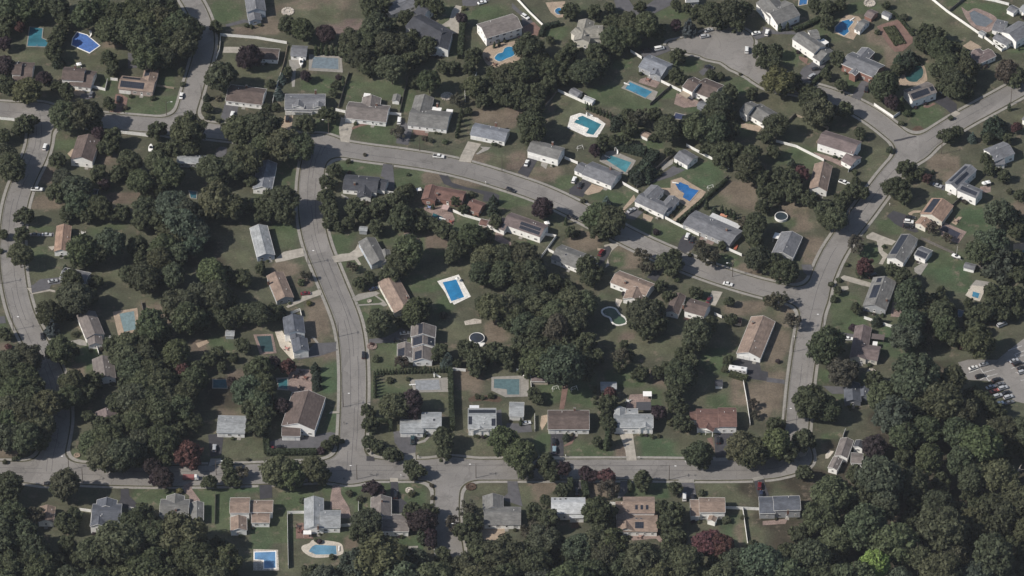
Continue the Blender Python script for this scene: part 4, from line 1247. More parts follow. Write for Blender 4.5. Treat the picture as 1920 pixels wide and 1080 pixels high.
    ("32", "the large tan house with three roof hatches", "large tan brown two part house with three open skylights", 'w', 'tn', [(835, 607, 1070, 607, 1062, 487, 5.0), (785, 742, 1090, 747, 1086, 622, 3.2), (778, 622, 836, 622, 832, 522, 3.2), (784, 628, 787, 742, 925, 742, 3.3, .5)], {'sk': [(932, 650), (967, 650)], 'so': [(1, 0, .45, .66, .25, .8), (0, 0, .38, .46, .3, .7), (0, 0, .55, .63, .3, .7), (0, 0, .72, .8, .3, .7)]}),
    ("32", "the tan house with the white van", "tan roofed white house with a white van on its drive", 'w', 'tn', [(1405, 602, 1600, 602, 1590, 492, 4.8), (1338, 632, 1408, 632, 1402, 507, 3.2), (1480, 625, 1462, 660, 1532, 662, 2.8)], {}),
    ("33", "the dark slate house at the bottom street end", "dark slate roofed house with red chimney where the bottom street ends", 'g', 'bg', [(45, 590, 246, 585, 238, 477, 4.8), (-65, 612, 55, 612, 46, 487, 3.4)], {'ch': [(150, 600)]}),
    ("03", "the white house cut by the right edge", "white wall of a house cut by the right edge of the picture", 'w', 'gy', [(1905, 895, 1990, 940, 2025, 880, 3.0)], {'ve': []}),
]
house_roots = []
for t, ref, label, wc, rc, wings, opts in HOUSES:
    nm = "garage" if "garage" in ref and "house" not in ref else "house"
    if "outbuilding" in label:
        nm = "outbuilding"
    house_roots.append(building(t, ref, label, nm if nm != "outbuilding" else "garage", wc, rc, wings, opts, nm))

SHEDS = [
    ("02", "grey garden shed with pale side behind the white fence", 'g', 'gy', (425, 690, 490, 725, 525, 690, 2.3)),
    ("02", "tan roofed garden shed in front of the dark pines", 'w', 'tn', (960, 1010, 1015, 1035, 1035, 1000, 2.2)),
    ("01", "white garden shed on the lawn behind the taupe ranch house", 'w', 'gt', (1032, 708, 1020, 755, 1075, 755, 2.2)),
    ("13", "white walled garden shed at the foot of the big lawn", 'w', 'gy', (1465, 925, 1545, 945, 1560, 905, 2.1)),
    ("22", "pale grey garden shed beside the purple-leaved tree", 'g', 'lg', (665, 762, 785, 762, 785, 705, 2.4)),
    ("22", "tiny white playhouse shed with dark roof by the trees", 'w', 'dk', (1525, 735, 1580, 735, 1580, 690, 1.9)),
    ("22", "red roofed garden shed left of the long tan house", 't', 'rd', (1668, 255, 1718, 262, 1735, 225, 2.2)),
    ("03", "red garden shed with brown roof beside the brick garden", 'k', 'mv', (722, 115, 775, 140, 830, 95, 2.4)),
    ("03", "white summerhouse with grey roof at the corner of the brick garden", 'w', 'gy', (850, 105, 905, 130, 940, 108, 2.4)),
    ("03", "grey pool house between the blue pool and the brick garden", 'w', 'gt', (645, 215, 690, 235, 765, 165, 2.5)),
    ("20", "grey metal shed left of the tall trees", 'g', 'lg', (1690, 358, 1755, 360, 1755, 318, 2.2)),
    ("11", "red roofed garden shed below the red-brown house", 'p', 'rd', (1670, 605, 1730, 618, 1745, 572, 2.2)),
    ("11", "pale metal canopy shed behind the taupe house", 'g', 'lg', (772, 650, 832, 655, 838, 622, 2.3)),
    ("03", "white garden shed by the white fence at the far upper right", 'w', 'gy', (1790, 75, 1842, 102, 1880, 62, 2.3)),
    ("03", "white garden shed cut by the right edge at the top", 'w', 'lg', (1880, 70, 1940, 110, 1990, 60, 2.6)),
    ("22", "brown lean-to shed beside the green covered pool", 't', 'mv', (145, 700, 270, 702, 270, 662, 2.2)),
    ("02", "dark grey shed beside the brick patio", 'd', 'gy', (1385, 790, 1440, 815, 1465, 775, 2.3)),
    ("03", "tall white privy shed at the bend of the white fence", 'w', 'lg', (1575, 250, 1610, 270, 1635, 245, 1.9)),
    ("02", "white roofed pergola shed beside the row of clipped cones", 'w', 'vl', (530, 745, 600, 775, 620, 745, 2.0)),
    ("10", "dark shed in the shade of the pale tree", 'd', 'dk', (670, 385, 725, 390, 725, 340, 2.4)),
]
for t, label, wc, rc, w in SHEDS:
    building(t, None, label, "shed", wc, rc, [w], {'small': True, 've': []}, "garden_shed")

# ---------------------------------------------------------------- labels that single a thing out
PENDING = []        # (object, description, photo x, photo y)
ORD = ["", "second", "third", "fourth", "fifth", "sixth", "seventh", "eighth", "ninth", "tenth", "eleventh", "twelfth"]


def later(o, desc, x, y):
    PENDING.append((o, desc, x, y))


def short(s):
    return s if len(s.split()) <= 16 else s.replace("the ", "").replace(" brownish", "")


def settle_labels():
    by = {}
    for o, desc, x, y in PENDING:
        best = min(LANDMARKS, key=lambda l: math.hypot(l[0] - x, (l[1] - y) / .75))
        dx, dy = x - best[0], (y - best[1]) / .75
        r = math.hypot(dx, dy)
        if r < 14:
            rel = "beside"
        elif abs(dx) > abs(dy) * 1.2:
            rel = "right of" if dx > 0 else "left of"
        else:
            rel = "below" if dy > 0 else "above"
        by.setdefault((desc, rel, best[2]), []).append((x, y, o))
    for (desc, rel, ref), v in by.items():
        if len(v) == 1:
            v[0][2]["label"] = short(f"{desc} {rel} {ref}")
            continue
        across = max(q[0] for q in v) - min(q[0] for q in v)
        down = (max(q[1] for q in v) - min(q[1] for q in v)) / .75
        k = 0 if across >= down else 1
        v.sort(key=lambda q: q[k])
        ends = ("leftmost", "rightmost") if k == 0 else ("topmost", "lowest")
        for i, q in enumerate(v):
            w = ends[0] if i == 0 else ends[1] if i == len(v) - 1 else ORD[i] + (" from left" if k == 0 else " from top")
            q[2]["label"] = short(f"{desc} {rel} {ref}, {w}")


# ---------------------------------------------------------------- foliage
def leaf_cloud(lobes, n_leaf, size, rng, core=0.72, flat=0.35, only_top=False):
    """small leaf-clump quads over a set of lobes (centre, radii), plus dark-free inner bodies; returns verts, faces"""
    V, F = [], []
    area = [l[3] * l[3] for l in lobes]
    tot = sum(area)
    for (cx, cy, cz, r), a in zip(lobes, area):
        m = max(6, int(n_leaf * a / tot))
        d = rng.normal(size=(m, 3))
        d /= np.linalg.norm(d, axis=1)[:, None]
        rad = r * (0.72 + 0.36 * rng.random(m) ** 0.7)
        c = np.array([cx, cy, cz]) + d * rad[:, None] * np.array([1, 1, .88])
        nrm = d + rng.normal(size=(m, 3)) * 0.55 + np.array([0, 0, flat])
        nrm /= np.linalg.norm(nrm, axis=1)[:, None]
        t = np.cross(nrm, rng.normal(size=(m, 3)))
        t /= np.linalg.norm(t, axis=1)[:, None]
        b = np.cross(nrm, t)
        s = size * (0.6 + 0.8 * rng.random(m))[:, None]
        k = len(V)
        q = np.stack([c - t * s - b * s * .6, c + t * s * .9 - b * s * .55, c + t * s * .8 + b * s * .6, c - t * s * .85 + b * s * .55], 1).reshape(-1, 3)
        V.extend(q.tolist())
        F.extend((k + 4 * i, k + 4 * i + 1, k + 4 * i + 2, k + 4 * i + 3) for i in range(m))
        if core:  # solid core added inside each lobe to block light through the crown
            k = len(V)
            rr = r * core
            ring = []
            V.append((cx, cy, cz + rr * .85))
            for z, q_ in ((.5, .8), (-.2, .95), (-.75, .55)):
                for i in range(7):
                    an = 2 * math.pi * i / 7 + z
                    V.append((cx + math.cos(an) * rr * q_, cy + math.sin(an) * rr * q_, cz + rr * z))
            V.append((cx, cy, cz - rr * .95))
            for i in range(7):
                j = (i + 1) % 7
                F.append((k, k + 1 + i, k + 1 + j))
                for l in (0, 7):
                    F.append((k + 1 + l + i, k + 8 + l + i, k + 8 + l + j, k + 1 + l + j))
                F.append((k + 15 + i, k + 22, k + 15 + j))
    return V, F


def crown_mesh(name, V, F):
    return mesh_of(name, V, F, M['leaf'])


def round_crown(seed, n_lobes, n_leaf, size, height=0.85, ragged=0.2, lobe=(.26, .42), core=.72):
    rng = np.random.default_rng(seed)
    lobes = []
    asym = rng.uniform(.78, 1.15, 2)
    tries = 0
    while len(lobes) < n_lobes and tries < 4000:
        tries += 1
        d = rng.normal(size=3)
        d /= np.linalg.norm(d)
        if d[2] < -.55:
            continue
        r = rng.uniform(*lobe)
        rad = (1 - r * .82) * (1 + rng.normal() * ragged * .42)
        if rng.random() < .22:
            rad *= rng.uniform(.3, .7)
        c = d * rad * np.array([asym[0], asym[1], height])
        if all(np.linalg.norm(c - np.array(q[:3])) > .5 * (r + q[3]) * .9 for q in lobes):
            lobes.append((c[0], c[1], c[2], r))
    lobes.append((0, 0, 0, .55 if core else .2))
    return crown_mesh("crown", *leaf_cloud(lobes, n_leaf, size, rng, core))


def cone_crown(seed, n_leaf, size, tall, tiers=9, spread=1.0, jag=.25):
    rng = np.random.default_rng(seed)
    lobes = []
    for k in range(tiers):
        t = k / (tiers - 1)
        rr = spread * (1 - t) ** .8 + .07
        m = max(1, int(7 * rr + .5))
        for i in range(m):
            a = 2 * math.pi * (i + rng.random() * .6) / m + k
            q = rr * (.62 + jag * rng.random())
            lobes.append((math.cos(a) * q * (m > 1), math.sin(a) * q * (m > 1), (-.5 + t) * tall * .92, max(.14, .42 * rr)))
    return crown_mesh("crown", *leaf_cloud(lobes, n_leaf, size, rng, .7, .2))


def column_crown(seed, n_leaf, size, tall):
    rng = np.random.default_rng(seed)
    lobes = []
    for k in range(7):
        t = k / 6
        rr = .95 * (1 - t * t * .75)
        for i in range(3):
            a = rng.random() * 6.28
            lobes.append((math.cos(a) * rr * .3, math.sin(a) * rr * .3, (-.5 + t) * tall * .9, rr * .62))
    return crown_mesh("crown", *leaf_cloud(lobes, n_leaf, size, rng, .75, .1))


BIG = [round_crown(s, 52, 5200, .062, .88, .2, (.2, .38)) for s in range(11, 19)]
MID = [round_crown(s, 32, 2200, .09, .9, .22, (.2, .36)) for s in range(31, 36)]
SMALL = [round_crown(s, 12, 600, .17, .85, .15, (.34, .5)) for s in range(51, 54)]
WISP = [round_crown(s, 26, 1100, .085, .85, .45, (.16, .28), 0) for s in range(61, 64)]
SPRUCE = [cone_crown(s, 1700, .12, 2.7) for s in (71, 72)]
PINE = [cone_crown(s, 2000, .13, 2.0, 7, 1.05, .45) for s in (75, 76)]
COLUMN = [column_crown(s, 500, .2, 4.2) for s in (81, 82)]


def trunk_mesh(seed, limbs):
    rng = random.Random(seed)
    mb = MB()
    x = y = 0
    z = 0
    r = .085
    ps = [(0, 0, 0)]
    for k in range(3):
        nx, ny, nz = x + rng.uniform(-.05, .05), y + rng.uniform(-.05, .05), z + .36
        mb.cyl((x, y, z), (nx, ny, nz), r, r * .78, 7, 0, False)
        x, y, z, r = nx, ny, nz, r * .78
    for k in range(limbs):
        a = 2 * math.pi * k / limbs + rng.random()
        s = rng.uniform(.5, 1.0)
        e = (math.cos(a) * .5, math.sin(a) * .5, s + rng.uniform(.4, .7))
        b = (x * s, y * s, s)
        m = tuple((b[i] * .5 + e[i] * .5) + (.06 if i == 2 else 0) for i in range(3))
        mb.cyl(b, m, .045, .032, 5, 0, False)
        mb.cyl(m, e, .032, .012, 5, 0, False)
    return mb.mesh("trunk", M['bark'])


TRUNK = [trunk_mesh(s, 5) for s in range(3)]
STEM = [trunk_mesh(9, 2)]
BARE = trunk_mesh(21, 9)

LEAFC = {'o': (.063, .072, .041), 'l': (.076, .085, .045), 'g': (.064, .078, .052), 'b': (.072, .066, .048), 'p': (.045, .032, .036), 'r': (.085, .044, .042),
         'y': (.100, .103, .045), 's': (.068, .088, .082), 'c': (.046, .061, .042), 'k': (.055, .070, .040), 'w': (.072, .066, .048), 'n': (.135, .185, .06)}
WORDS = {'o': "dark green", 'l': "olive green", 'g': "grey-green", 'b': "brownish green", 'p': "dark purple-leaved", 'r': "reddish", 'y': "yellow-green", 's': "blue-green", 'c': "dark green",
         'k': "green", 'w': "thin sparse", 'n': "bright lime green"}
TREE_N = {}


def plant(x, y, r, k, wood=False, lift=0.0):
    """x, y: photo pixels of the crown's middle; r: crown radius in photo pixels"""
    R = r * MPP
    rnd = random.Random(abs(int(x * 31 + y * 17)))
    shade = rnd.uniform(.82, 1.25)
    col = tuple(c * shade * (1 + rnd.uniform(-.07, .07)) for c in LEAFC[k])
    shrub = False
    if k == 's':
        me, zc, name, cat, sc = rnd.choice(SPRUCE), R * 1.3, "spruce_tree", "tree", (R, R, R)
        desc = "blue-green conical spruce"
    elif k == 'c':
        me, zc, name, cat, sc = rnd.choice(SPRUCE if R < 3 else PINE), R * (1.3 if R < 3 else 1.25), "conifer_tree", "tree", (R, R, R)
        desc = "dark green conifer"
    elif k == 'k':
        me, zc, name, cat, sc = rnd.choice(COLUMN), R * 2.05, "arborvitae", "shrub", (R, R, R)
        desc = "green columnar arborvitae"
    elif R < 2.15:
        me, zc, name, cat, sc = rnd.choice(SMALL), R * .62, "shrub", "shrub", (R, R, R * .85)
        desc = {'p': "dark purple", 'r': "reddish", 'y': "yellow-green"}.get(k, WORDS[k]) + (" small shrub" if R < 1.5 else " round shrub")
        shrub = True
    elif k == 'w':
        me, zc, name, cat, sc = rnd.choice(WISP), R * 1.25, "sparse_tree", "tree", (R, R, R)
        desc = "thin sparse-leaved tree"
    else:
        me = rnd.choice(BIG if R > 4.2 else MID)
        zc = R * rnd.uniform(1.1, 1.4) + .6 + (rnd.uniform(-1, 4.5) if wood else 0) + lift
        sc = (R * rnd.uniform(1.02, 1.16), R * rnd.uniform(1.02, 1.16), R * rnd.uniform(.95, 1.2))
        name = {'p': "purple_leaf_tree", 'r': "red_leaf_tree"}.get(k, "broadleaf_tree")
        cat = "tree"
        desc = ("small " if R < 3.6 else "large " if R > 6.2 else "") + WORDS[k] + " tree"
    c = W(x, y, zc)
    root = bpy.data.objects.new(name, None)
    COL.objects.link(root)
    root.location = (c.x, c.y, 0)
    root["category"] = cat
    root["group"] = "shrubs in the gardens" if cat == "shrub" else ("trees of the wood" if wood else "trees in the gardens and along the streets")
    o = link("foliage" if cat == "shrub" else "crown", me, root, (0, 0, zc), rnd.uniform(0, 6.28), col)
    o.scale = sc
    if not shrub:
        t = link("trunk" if cat == "tree" else "stem", TRUNK[int(x) % 3] if cat == "tree" else STEM[0], root, (0, 0, 0), rnd.uniform(0, 6))
        hgt = zc if cat == "tree" else zc * 1.2
        wid = R * .62 if R > 3 else R * .8
        t.scale = (wid, wid, hgt * 1.0)
    later(root, desc, x, y)
    LEAVES_AT.append((x, y, r, k))
    TREE_N[name] = TREE_N.get(name, 0) + 1
    return root


LEAVES_AT = []
TREES = {
    "00": "60,60,105 185,55,100 300,45,95 425,40,95 60,165,85l 480,145,75l 160,160,60 650,110,105 765,85,105 885,120,105 1000,90,105 1130,60,115 1240,55,90 810,225,105 950,245,105 1090,180,110 1220,150,105 1335,195,115 1100,310,120 1240,300,110 1405,235,105 1110,430,100 1235,430,95 1360,340,100 450,235,60 420,300,75 400,395,80 440,450,45c 30,330,55p 30,250,60 30,490,75p 150,200,45r 820,450,75g 845,525,60 205,685,105l 45,640,85l 330,590,60p 500,690,70b 420,650,45l 480,870,115 620,860,125 690,930,80 185,940,85 235,915,60 130,985,50l 25,1025,65 820,780,55 1180,980,80 1410,970,115 1780,970,100l 1890,950,100 1810,1045,80b 1655,575,112 1870,430,92p 1620,205,55 840,1040,85b 740,1000,55p 940,808,22b 982,720,20 1145,735,25 1360,540,35b 1370,632,25 1550,722,28c 1555,810,45b 1560,880,32 1640,905,24 1640,738,28b 1850,190,22",
    "01": "235,190,80 350,225,88 520,250,68p 450,372,26k 490,366,26k 530,372,26k 570,374,26k 605,380,24k 850,40,85g 960,35,75g 870,110,80 1115,130,65 900,205,105 1000,205,85 720,300,88 830,290,88 975,320,88 1080,330,88 1175,275,60 1200,340,60 1290,345,80 700,420,78 800,445,88 905,430,70 830,520,70 1020,510,112 1150,465,78 1245,415,60 1250,35,70 1350,55,75 1540,135,46p 1560,62,22y 1620,430,66b 1655,395,45b 1780,560,66 1880,560,88 1640,650,88 1720,640,70 1800,705,78b 1705,755,66b 1865,645,78 1890,760,66b 1560,650,36b 1510,745,55w 1600,510,58 1480,505,58 1400,505,58 1300,610,88 1195,610,58 375,570,42p 240,540,46 195,580,36s 170,690,42s 110,630,40b 150,805,36 80,805,36 620,578,26p 600,640,40l 580,700,36b 540,865,75 370,930,80 60,945,115 60,1050,75 210,1040,88b 1070,995,55w 1540,840,22k 1530,880,22k 1522,920,22k 1515,960,22k 1508,1000,22k 1590,835,36 1265,1040,26b 1310,1052,26 1420,1062,26 910,917,24p 750,912,18 655,600,18k",
    "02": "435,85,78 620,90,68 730,60,48g 760,170,78 880,180,88 1010,185,98 1100,235,68 750,285,88 865,290,88 780,365,68 700,385,58 620,400,86b 665,460,75b 130,355,98 285,300,36g 210,440,78 80,535,98 285,530,88 380,450,78 440,385,75 380,560,85 540,540,98 645,525,75 280,630,75 60,690,85b 190,690,75 160,790,85 30,770,55b 150,935,112 960,50,48b 1230,40,48b 1310,62,46b 1230,190,46p 1330,195,58s 1400,100,78 1500,105,98 1625,95,105 1730,80,85 1560,185,56 1690,175,75 1245,425,68 1240,575,72 1490,565,46b 1560,572,36 1632,700,76 1560,785,104 1500,850,75 1640,850,70 1800,700,55l 1865,385,68y 1885,470,58 870,875,70b 945,880,80w 1065,865,68b 800,900,55c 885,970,65 1165,965,98 1300,960,78 1405,960,108 1530,980,108 1640,990,85 1900,1035,62 1060,1035,36 680,1055,58 770,1060,58 845,1060,55 1712,557,14 565,795,17k 590,805,17k 615,815,17k 640,825,17k 665,835,17k 690,846,17k 715,856,17k 740,866,17k 120,1040,60",
    "03": "450,70,68 545,40,58 350,40,58g 445,170,66b 885,40,36 1180,250,80 1265,275,78 1165,340,68 1290,375,88 1385,375,78 1460,435,78 1350,485,88 1490,525,88 1270,540,75 1390,600,88 1490,615,75 1410,690,85 1315,660,65 1480,695,58 1060,420,58c 985,435,42c 1040,490,45c 970,525,55 870,640,108 835,725,52b 925,765,58p 1002,775,34k 50,385,68 40,470,66 85,610,108y 180,600,75y 520,440,68 440,560,48 550,645,56 370,740,76b 300,700,72b 240,650,50 300,765,66 375,840,108 425,895,66 565,825,76 60,935,88 690,1000,52g 1795,535,88b 1870,590,85 1340,1025,68 1415,990,55 1700,925,76c 1535,1025,36s 1650,1035,46l 1800,1040,46 1865,955,42r 1045,850,34 1000,925,28 1370,885,24 1810,800,20k 90,205,20k 147,195,20k 560,60,18 1020,130,34 1085,222,18 820,240,26",
    "10": "80,175,112 35,90,88 430,125,68l 480,270,88g 570,335,110g 430,370,86g 580,440,88g 505,525,66 740,225,78 780,310,44p 890,220,75 970,130,88 1050,280,98 1180,150,98 1260,220,108 1205,320,85 655,530,75 750,470,88 900,525,75 1090,485,88 1060,575,85b 1160,575,85 1290,455,108g 1400,510,98g 1360,610,118g 1470,660,98g 1285,700,98 1440,730,88g 1230,770,98 1200,865,88l 1325,810,88 1590,190,112 1640,250,85 1755,160,98 1850,120,108l 1620,425,128l 1710,470,98l 1560,490,75l 1840,470,75 1880,285,55 180,545,74 160,690,72 150,830,88 25,680,42 0,800,26 620,800,112 725,810,95 600,880,75 830,745,108g 1030,765,78 1050,850,56 1080,1005,108 970,990,85l 1175,995,76 1300,985,88 1590,970,108l 1690,985,76l 1820,1005,76 540,1035,88 720,1035,52l 490,922,22c 780,30,58 840,25,66 1310,30,78 1430,40,76 1200,45,58 1100,385,55",
    "11": "200,0,115 50,10,90 320,25,105 40,460,76l 190,415,112l 215,530,85l 60,535,75 590,205,66g 540,290,66 530,405,75 545,475,72 565,540,72g 545,600,50 620,625,44 690,595,52b 740,480,85g 810,520,66 920,480,85 1050,440,85 1110,375,70 1150,335,42 1090,555,98 905,625,68 1220,540,66 1215,610,72 1320,605,62 1400,645,75 1500,700,62b 1620,690,95 1710,700,75 1510,785,85 1470,850,60 1140,805,118 1080,890,98 1205,840,75 1020,965,80 960,985,50l 1745,870,115 1855,860,105 1690,965,95 1850,965,105 1500,430,42 1560,490,42 1780,480,46c 1780,415,38c 1620,380,30 1800,585,60 695,130,22 817,80,16w 1138,228,18 720,920,42w 850,1000,52 770,1045,52 370,980,42w 340,1035,32 30,935,45 700,212,18r",
    "12": "230,480,75p 405,575,20k 710,435,44s 640,545,102 740,565,98 660,650,86 755,645,70 440,660,50b 485,672,34 975,835,58w 1000,925,55w 1150,890,82 1205,845,68 1215,925,75 1455,835,80w 1420,765,52w 1520,835,52w 1082,662,30p 532,428,22 1090,222,34 620,50,46p 660,35,52 1010,190,60c 945,240,50c 1180,60,40 1765,180,108 1860,250,85 1795,85,85 1570,60,85 1660,60,85 1480,40,68 1570,125,70 1880,365,50 1885,470,62 1830,600,88 1785,660,66 1820,715,75 1850,855,88 1905,905,66 1575,762,36 85,840,112 150,965,98 60,965,88 185,885,50 305,1035,72 405,1060,52 565,915,86 585,1010,72 645,955,52 1120,1062,50 1240,1020,24 1460,450,24k 1520,495,30c 1575,485,20k 1605,505,20k 1640,515,20k 1668,532,20k 1740,585,46w 1335,830,18 1000,510,16",
    "13": "40,60,58 70,235,76 30,335,55 165,265,85l 120,340,75l 200,370,85l 305,410,75l 255,222,58r 180,140,34c 160,190,30 60,405,55 420,505,85 505,565,88 440,575,70 520,485,75 565,405,66g 625,365,72l 700,375,62 660,290,44b 650,215,26 1040,185,76 960,325,88 1015,385,76 1140,225,52 1195,260,38r 1065,255,40 1240,205,16c 665,745,75w 730,920,66r 690,965,40 935,945,52 1015,1000,76 1080,1045,50 50,885,75 125,960,88 1240,625,50w 1340,700,40w 1640,120,55g 1665,195,52 1770,245,52 1810,355,26 1890,390,52 1740,525,108g 1825,560,85g 1860,650,75 1680,750,108g 1600,810,98 1770,860,108c 1870,870,75 1880,985,75 915,48,34g 590,905,20 530,1020,24 475,1052,28 870,770,18",
    "20": "360,190,88 445,185,64 390,285,54s 515,190,36c 565,80,108 480,65,75l 640,65,86 450,465,88 540,480,55 40,345,55 60,440,26r 195,525,98 90,560,98 60,660,98 185,665,98 255,725,85 120,785,108 225,835,105 80,905,98 190,965,108 70,1025,95 305,930,68 545,720,98 520,825,95 645,800,85 705,700,75 480,705,55 660,965,50l 870,865,76 945,895,62 830,875,52 765,1035,76 885,1025,85 1025,1015,88 1140,275,118 1085,330,75 1205,355,85 850,435,85 955,425,95 1060,425,85 950,530,98 1085,510,98 1000,615,108 1125,625,98 1205,555,85 960,710,86 1080,725,98 1200,710,108 1000,830,108 1125,840,108 1240,840,95 1060,940,98 1200,945,108 1330,910,98 1320,485,98l 1310,570,76 1370,612,52r 1470,605,64l 1440,690,98 1400,780,88 1450,1005,75 1350,130,118 1475,125,85 1405,225,108 1500,245,85 1490,55,95 1625,65,105 1600,195,75 1725,95,75 1685,235,85 1785,215,85 1865,190,85l 1560,545,64 1640,490,58b 1665,592,42l 1820,435,64g 1745,525,42 1890,625,75l 1860,765,98g 1900,905,85 1740,705,42p 1800,745,62 1900,1015,52 560,350,24 585,340,20 960,350,20",
    "21": "20,190,88 120,190,76 185,165,45c 30,600,88 125,565,55p 60,740,98 30,855,98 55,965,85 20,1045,85 240,590,54r 445,590,36c 452,660,36c 455,725,32c 200,885,55p 145,870,42 925,265,98 965,310,70 985,200,40 900,195,45 1200,175,98 1265,130,62 1190,265,62 1080,255,42 1410,205,34b 1780,145,108 1880,150,95 1700,125,62 1885,265,66 1560,425,46 1605,475,86 1665,545,86 1640,625,52 1785,485,85 1865,505,76 1900,570,52 1380,485,74b 1440,535,54s 1500,565,40 1090,555,54w 1005,692,28l 1040,885,98l 980,865,60w 1160,850,84p 1185,925,60p 840,925,56 860,1025,64 900,530,32 400,115,26y 1660,812,24 1702,822,20 1762,812,28 1140,680,20 870,420,16r",
    "22": "20,205,88 50,65,88 125,85,98 215,125,98 450,105,108 550,125,98 330,185,98 450,235,98 85,275,88g 200,305,88 330,305,98b 440,330,86b 60,430,75 160,435,86 265,425,75 385,425,76 560,415,88g 500,480,86g 540,540,76g 640,515,64 200,555,118l 120,610,75 260,600,85 560,645,64l 820,525,66w 870,505,52 805,580,52 960,645,64 1090,635,52 985,195,108 1065,165,86 925,255,75 1080,275,86 1020,340,66 1390,345,108 1335,430,70 1490,275,66 1285,500,66l 1340,570,76 1180,605,66 1265,650,98 1230,730,88g 1215,810,68 1240,885,76 1100,935,54p 720,870,76 700,955,52 740,785,45r 725,1025,64g 165,795,54 195,840,44 1625,545,44y 1605,610,34 1190,1005,34 1280,1015,75 1180,65,52 1630,105,42 1645,235,52 1380,35,52 1900,80,26 1812,865,40w 1830,945,36w 622,742,18 622,782,18 622,822,18 622,862,18 840,425,40",
    "23": "100,85,58w 40,95,64w 180,245,66w 440,430,128 390,480,80 510,470,80 560,630,98b 620,600,60b 500,640,60b 330,850,118 385,810,95 440,905,95 310,930,80 785,690,75 660,155,46 492,82,32 522,20,36 820,235,40c 640,300,34p 1290,215,108 1350,180,70 1330,285,95 1200,265,80w 1395,365,85l 1205,405,62w 1140,395,70 1580,405,108l 1535,305,75 1620,185,86 1530,215,70 1690,135,75 1700,45,85 1790,60,85 1870,65,75 1870,185,52 1460,440,34r 1300,32,46 1505,112,42 60,1025,66 75,550,20p 1620,855,78 1540,800,66 1700,925,80",
    "30": "60,45,108 195,45,108 315,60,80 705,85,108 820,65,118 780,185,108 920,165,118 900,255,70 1045,95,108 1050,205,70 1225,65,118 1260,155,86g 1230,205,60g 1410,160,88r 1440,225,66r 1140,265,66p 1220,335,74p 1165,355,50p 110,202,22 38,226,22 142,188,22 490,385,108 450,440,80 545,345,64 60,405,108 115,445,80 60,525,86 85,625,98 250,625,76w 555,625,64 480,685,75g 545,705,62 1570,380,60y 1345,440,30y 1250,440,22 1720,335,66l 1705,245,52l 1810,300,52w 1760,375,50 1860,205,18 145,178,16",
    "31": "170,290,110l 130,350,75l 260,320,95l 430,280,95l 485,335,72b 850,85,62 920,112,54 1010,172,58 1070,180,40 1410,50,88 1410,155,66 1155,265,62 1215,300,62 1180,325,45 1860,75,110l 870,425,62p 930,440,44p 780,505,30 830,675,98 780,745,85 825,800,66 1165,600,75 1240,665,88p 1300,595,66 1305,765,50p 1310,830,44p 1170,460,28 700,460,28 1590,580,66w 1480,680,64w 1620,685,75g 1560,745,75g 1640,825,78g 345,512,26 590,62,44l 530,100,44 645,70,20 490,140,32p 1320,402,20w 1325,492,20w 570,935,24 475,820,24p 450,815,16 1230,770,30k 1255,800,30k",
    "32": "60,175,105l 100,275,85l 260,260,88 300,315,62 380,285,58p 555,310,52p 605,330,44p 710,335,60r 720,425,76w 375,440,62l 250,515,46y 980,370,76g 1225,425,54 1395,165,92 1430,215,64 1720,110,108l 1800,165,105l 1885,120,85l 720,35,40k 712,75,36k 640,72,45b 410,30,28c 1422,455,28 650,605,108 690,660,80 1130,570,64 1205,605,88 1180,690,86 1220,790,86 1190,870,85 1475,840,100r 1560,855,88r 1420,865,60r 1610,660,34 1810,850,44 165,595,66b 280,665,88 145,740,72w 1640,810,16 1735,640,22 1100,30,18 1055,35,20",
    "33": "60,85,108l 145,150,88l 270,72,88 275,310,64 800,110,85p 1310,470,10",
}
EXTRA = [("33", 1850, 330, 60)]


def read_trees():
    out = []
    for t, s in TREES.items():
        for e in s.split():
            a = e.split(',')
            r = a[2]
            k = 'o'
            if r[-1].isalpha():
                k = r[-1]
                r = r[:-1]
            x, y = full(t, float(a[0]), float(a[1]))
            out.append((x, y, float(r) / 4, k))
    return out


# woods: outline in photo pixels, spacing
WOODS = [
    ("1655,715 1700,690 1745,680 1785,705 1812,738 1850,772 1890,798 1930,800 1930,1100 1610,1100 1520,1000 1500,960 1535,930 1560,890 1640,870 1680,830 1650,800 1640,740", 43, 31, "oooogoolog"),
    ("1170,1045 1260,1030 1340,1052 1420,1050 1500,1000 1580,1040 1620,1100 1150,1100", 40, 30, "ooogol"),
    ("620,1060 680,1038 760,1040 860,1040 950,1030 990,1020 1060,1050 1080,1020 1170,1040 1180,1100 600,1100", 38, 29, "oolg"),
    ("985,1010 1010,980 1040,1010 1070,1060 1000,1070", 28, 22, "og"),
    ("1100,1000 1148,985 1150,1040 1100,1060", 29, 24, "ooll"),
    ("-10,1000 70,990 150,1000 170,1015 200,990 250,1000 300,990 400,1000 440,1020 420,1060 470,1085 470,1110 -10,1110", 40, 30, "oolo"),
    ("215,980 260,960 300,965 320,985 260,1000", 28, 24, "o"),
    ("560,1075 640,1060 640,1110 560,1110", 28, 23, "ool"),
    ("1700,555 1780,560 1860,560 1930,560 1930,590 1870,600 1790,620 1740,640 1690,650", 34, 27, "og"),
    ("960,520 1100,560 1130,620 1110,690 1060,690 960,660", 40, 30, "ogog"),
    ("-10,700 60,680 90,760 70,830 -10,830", 32, 27, "ool"),
    ("230,640 330,640 350,720 340,830 240,840 220,740", 39, 29, "oog"),
]


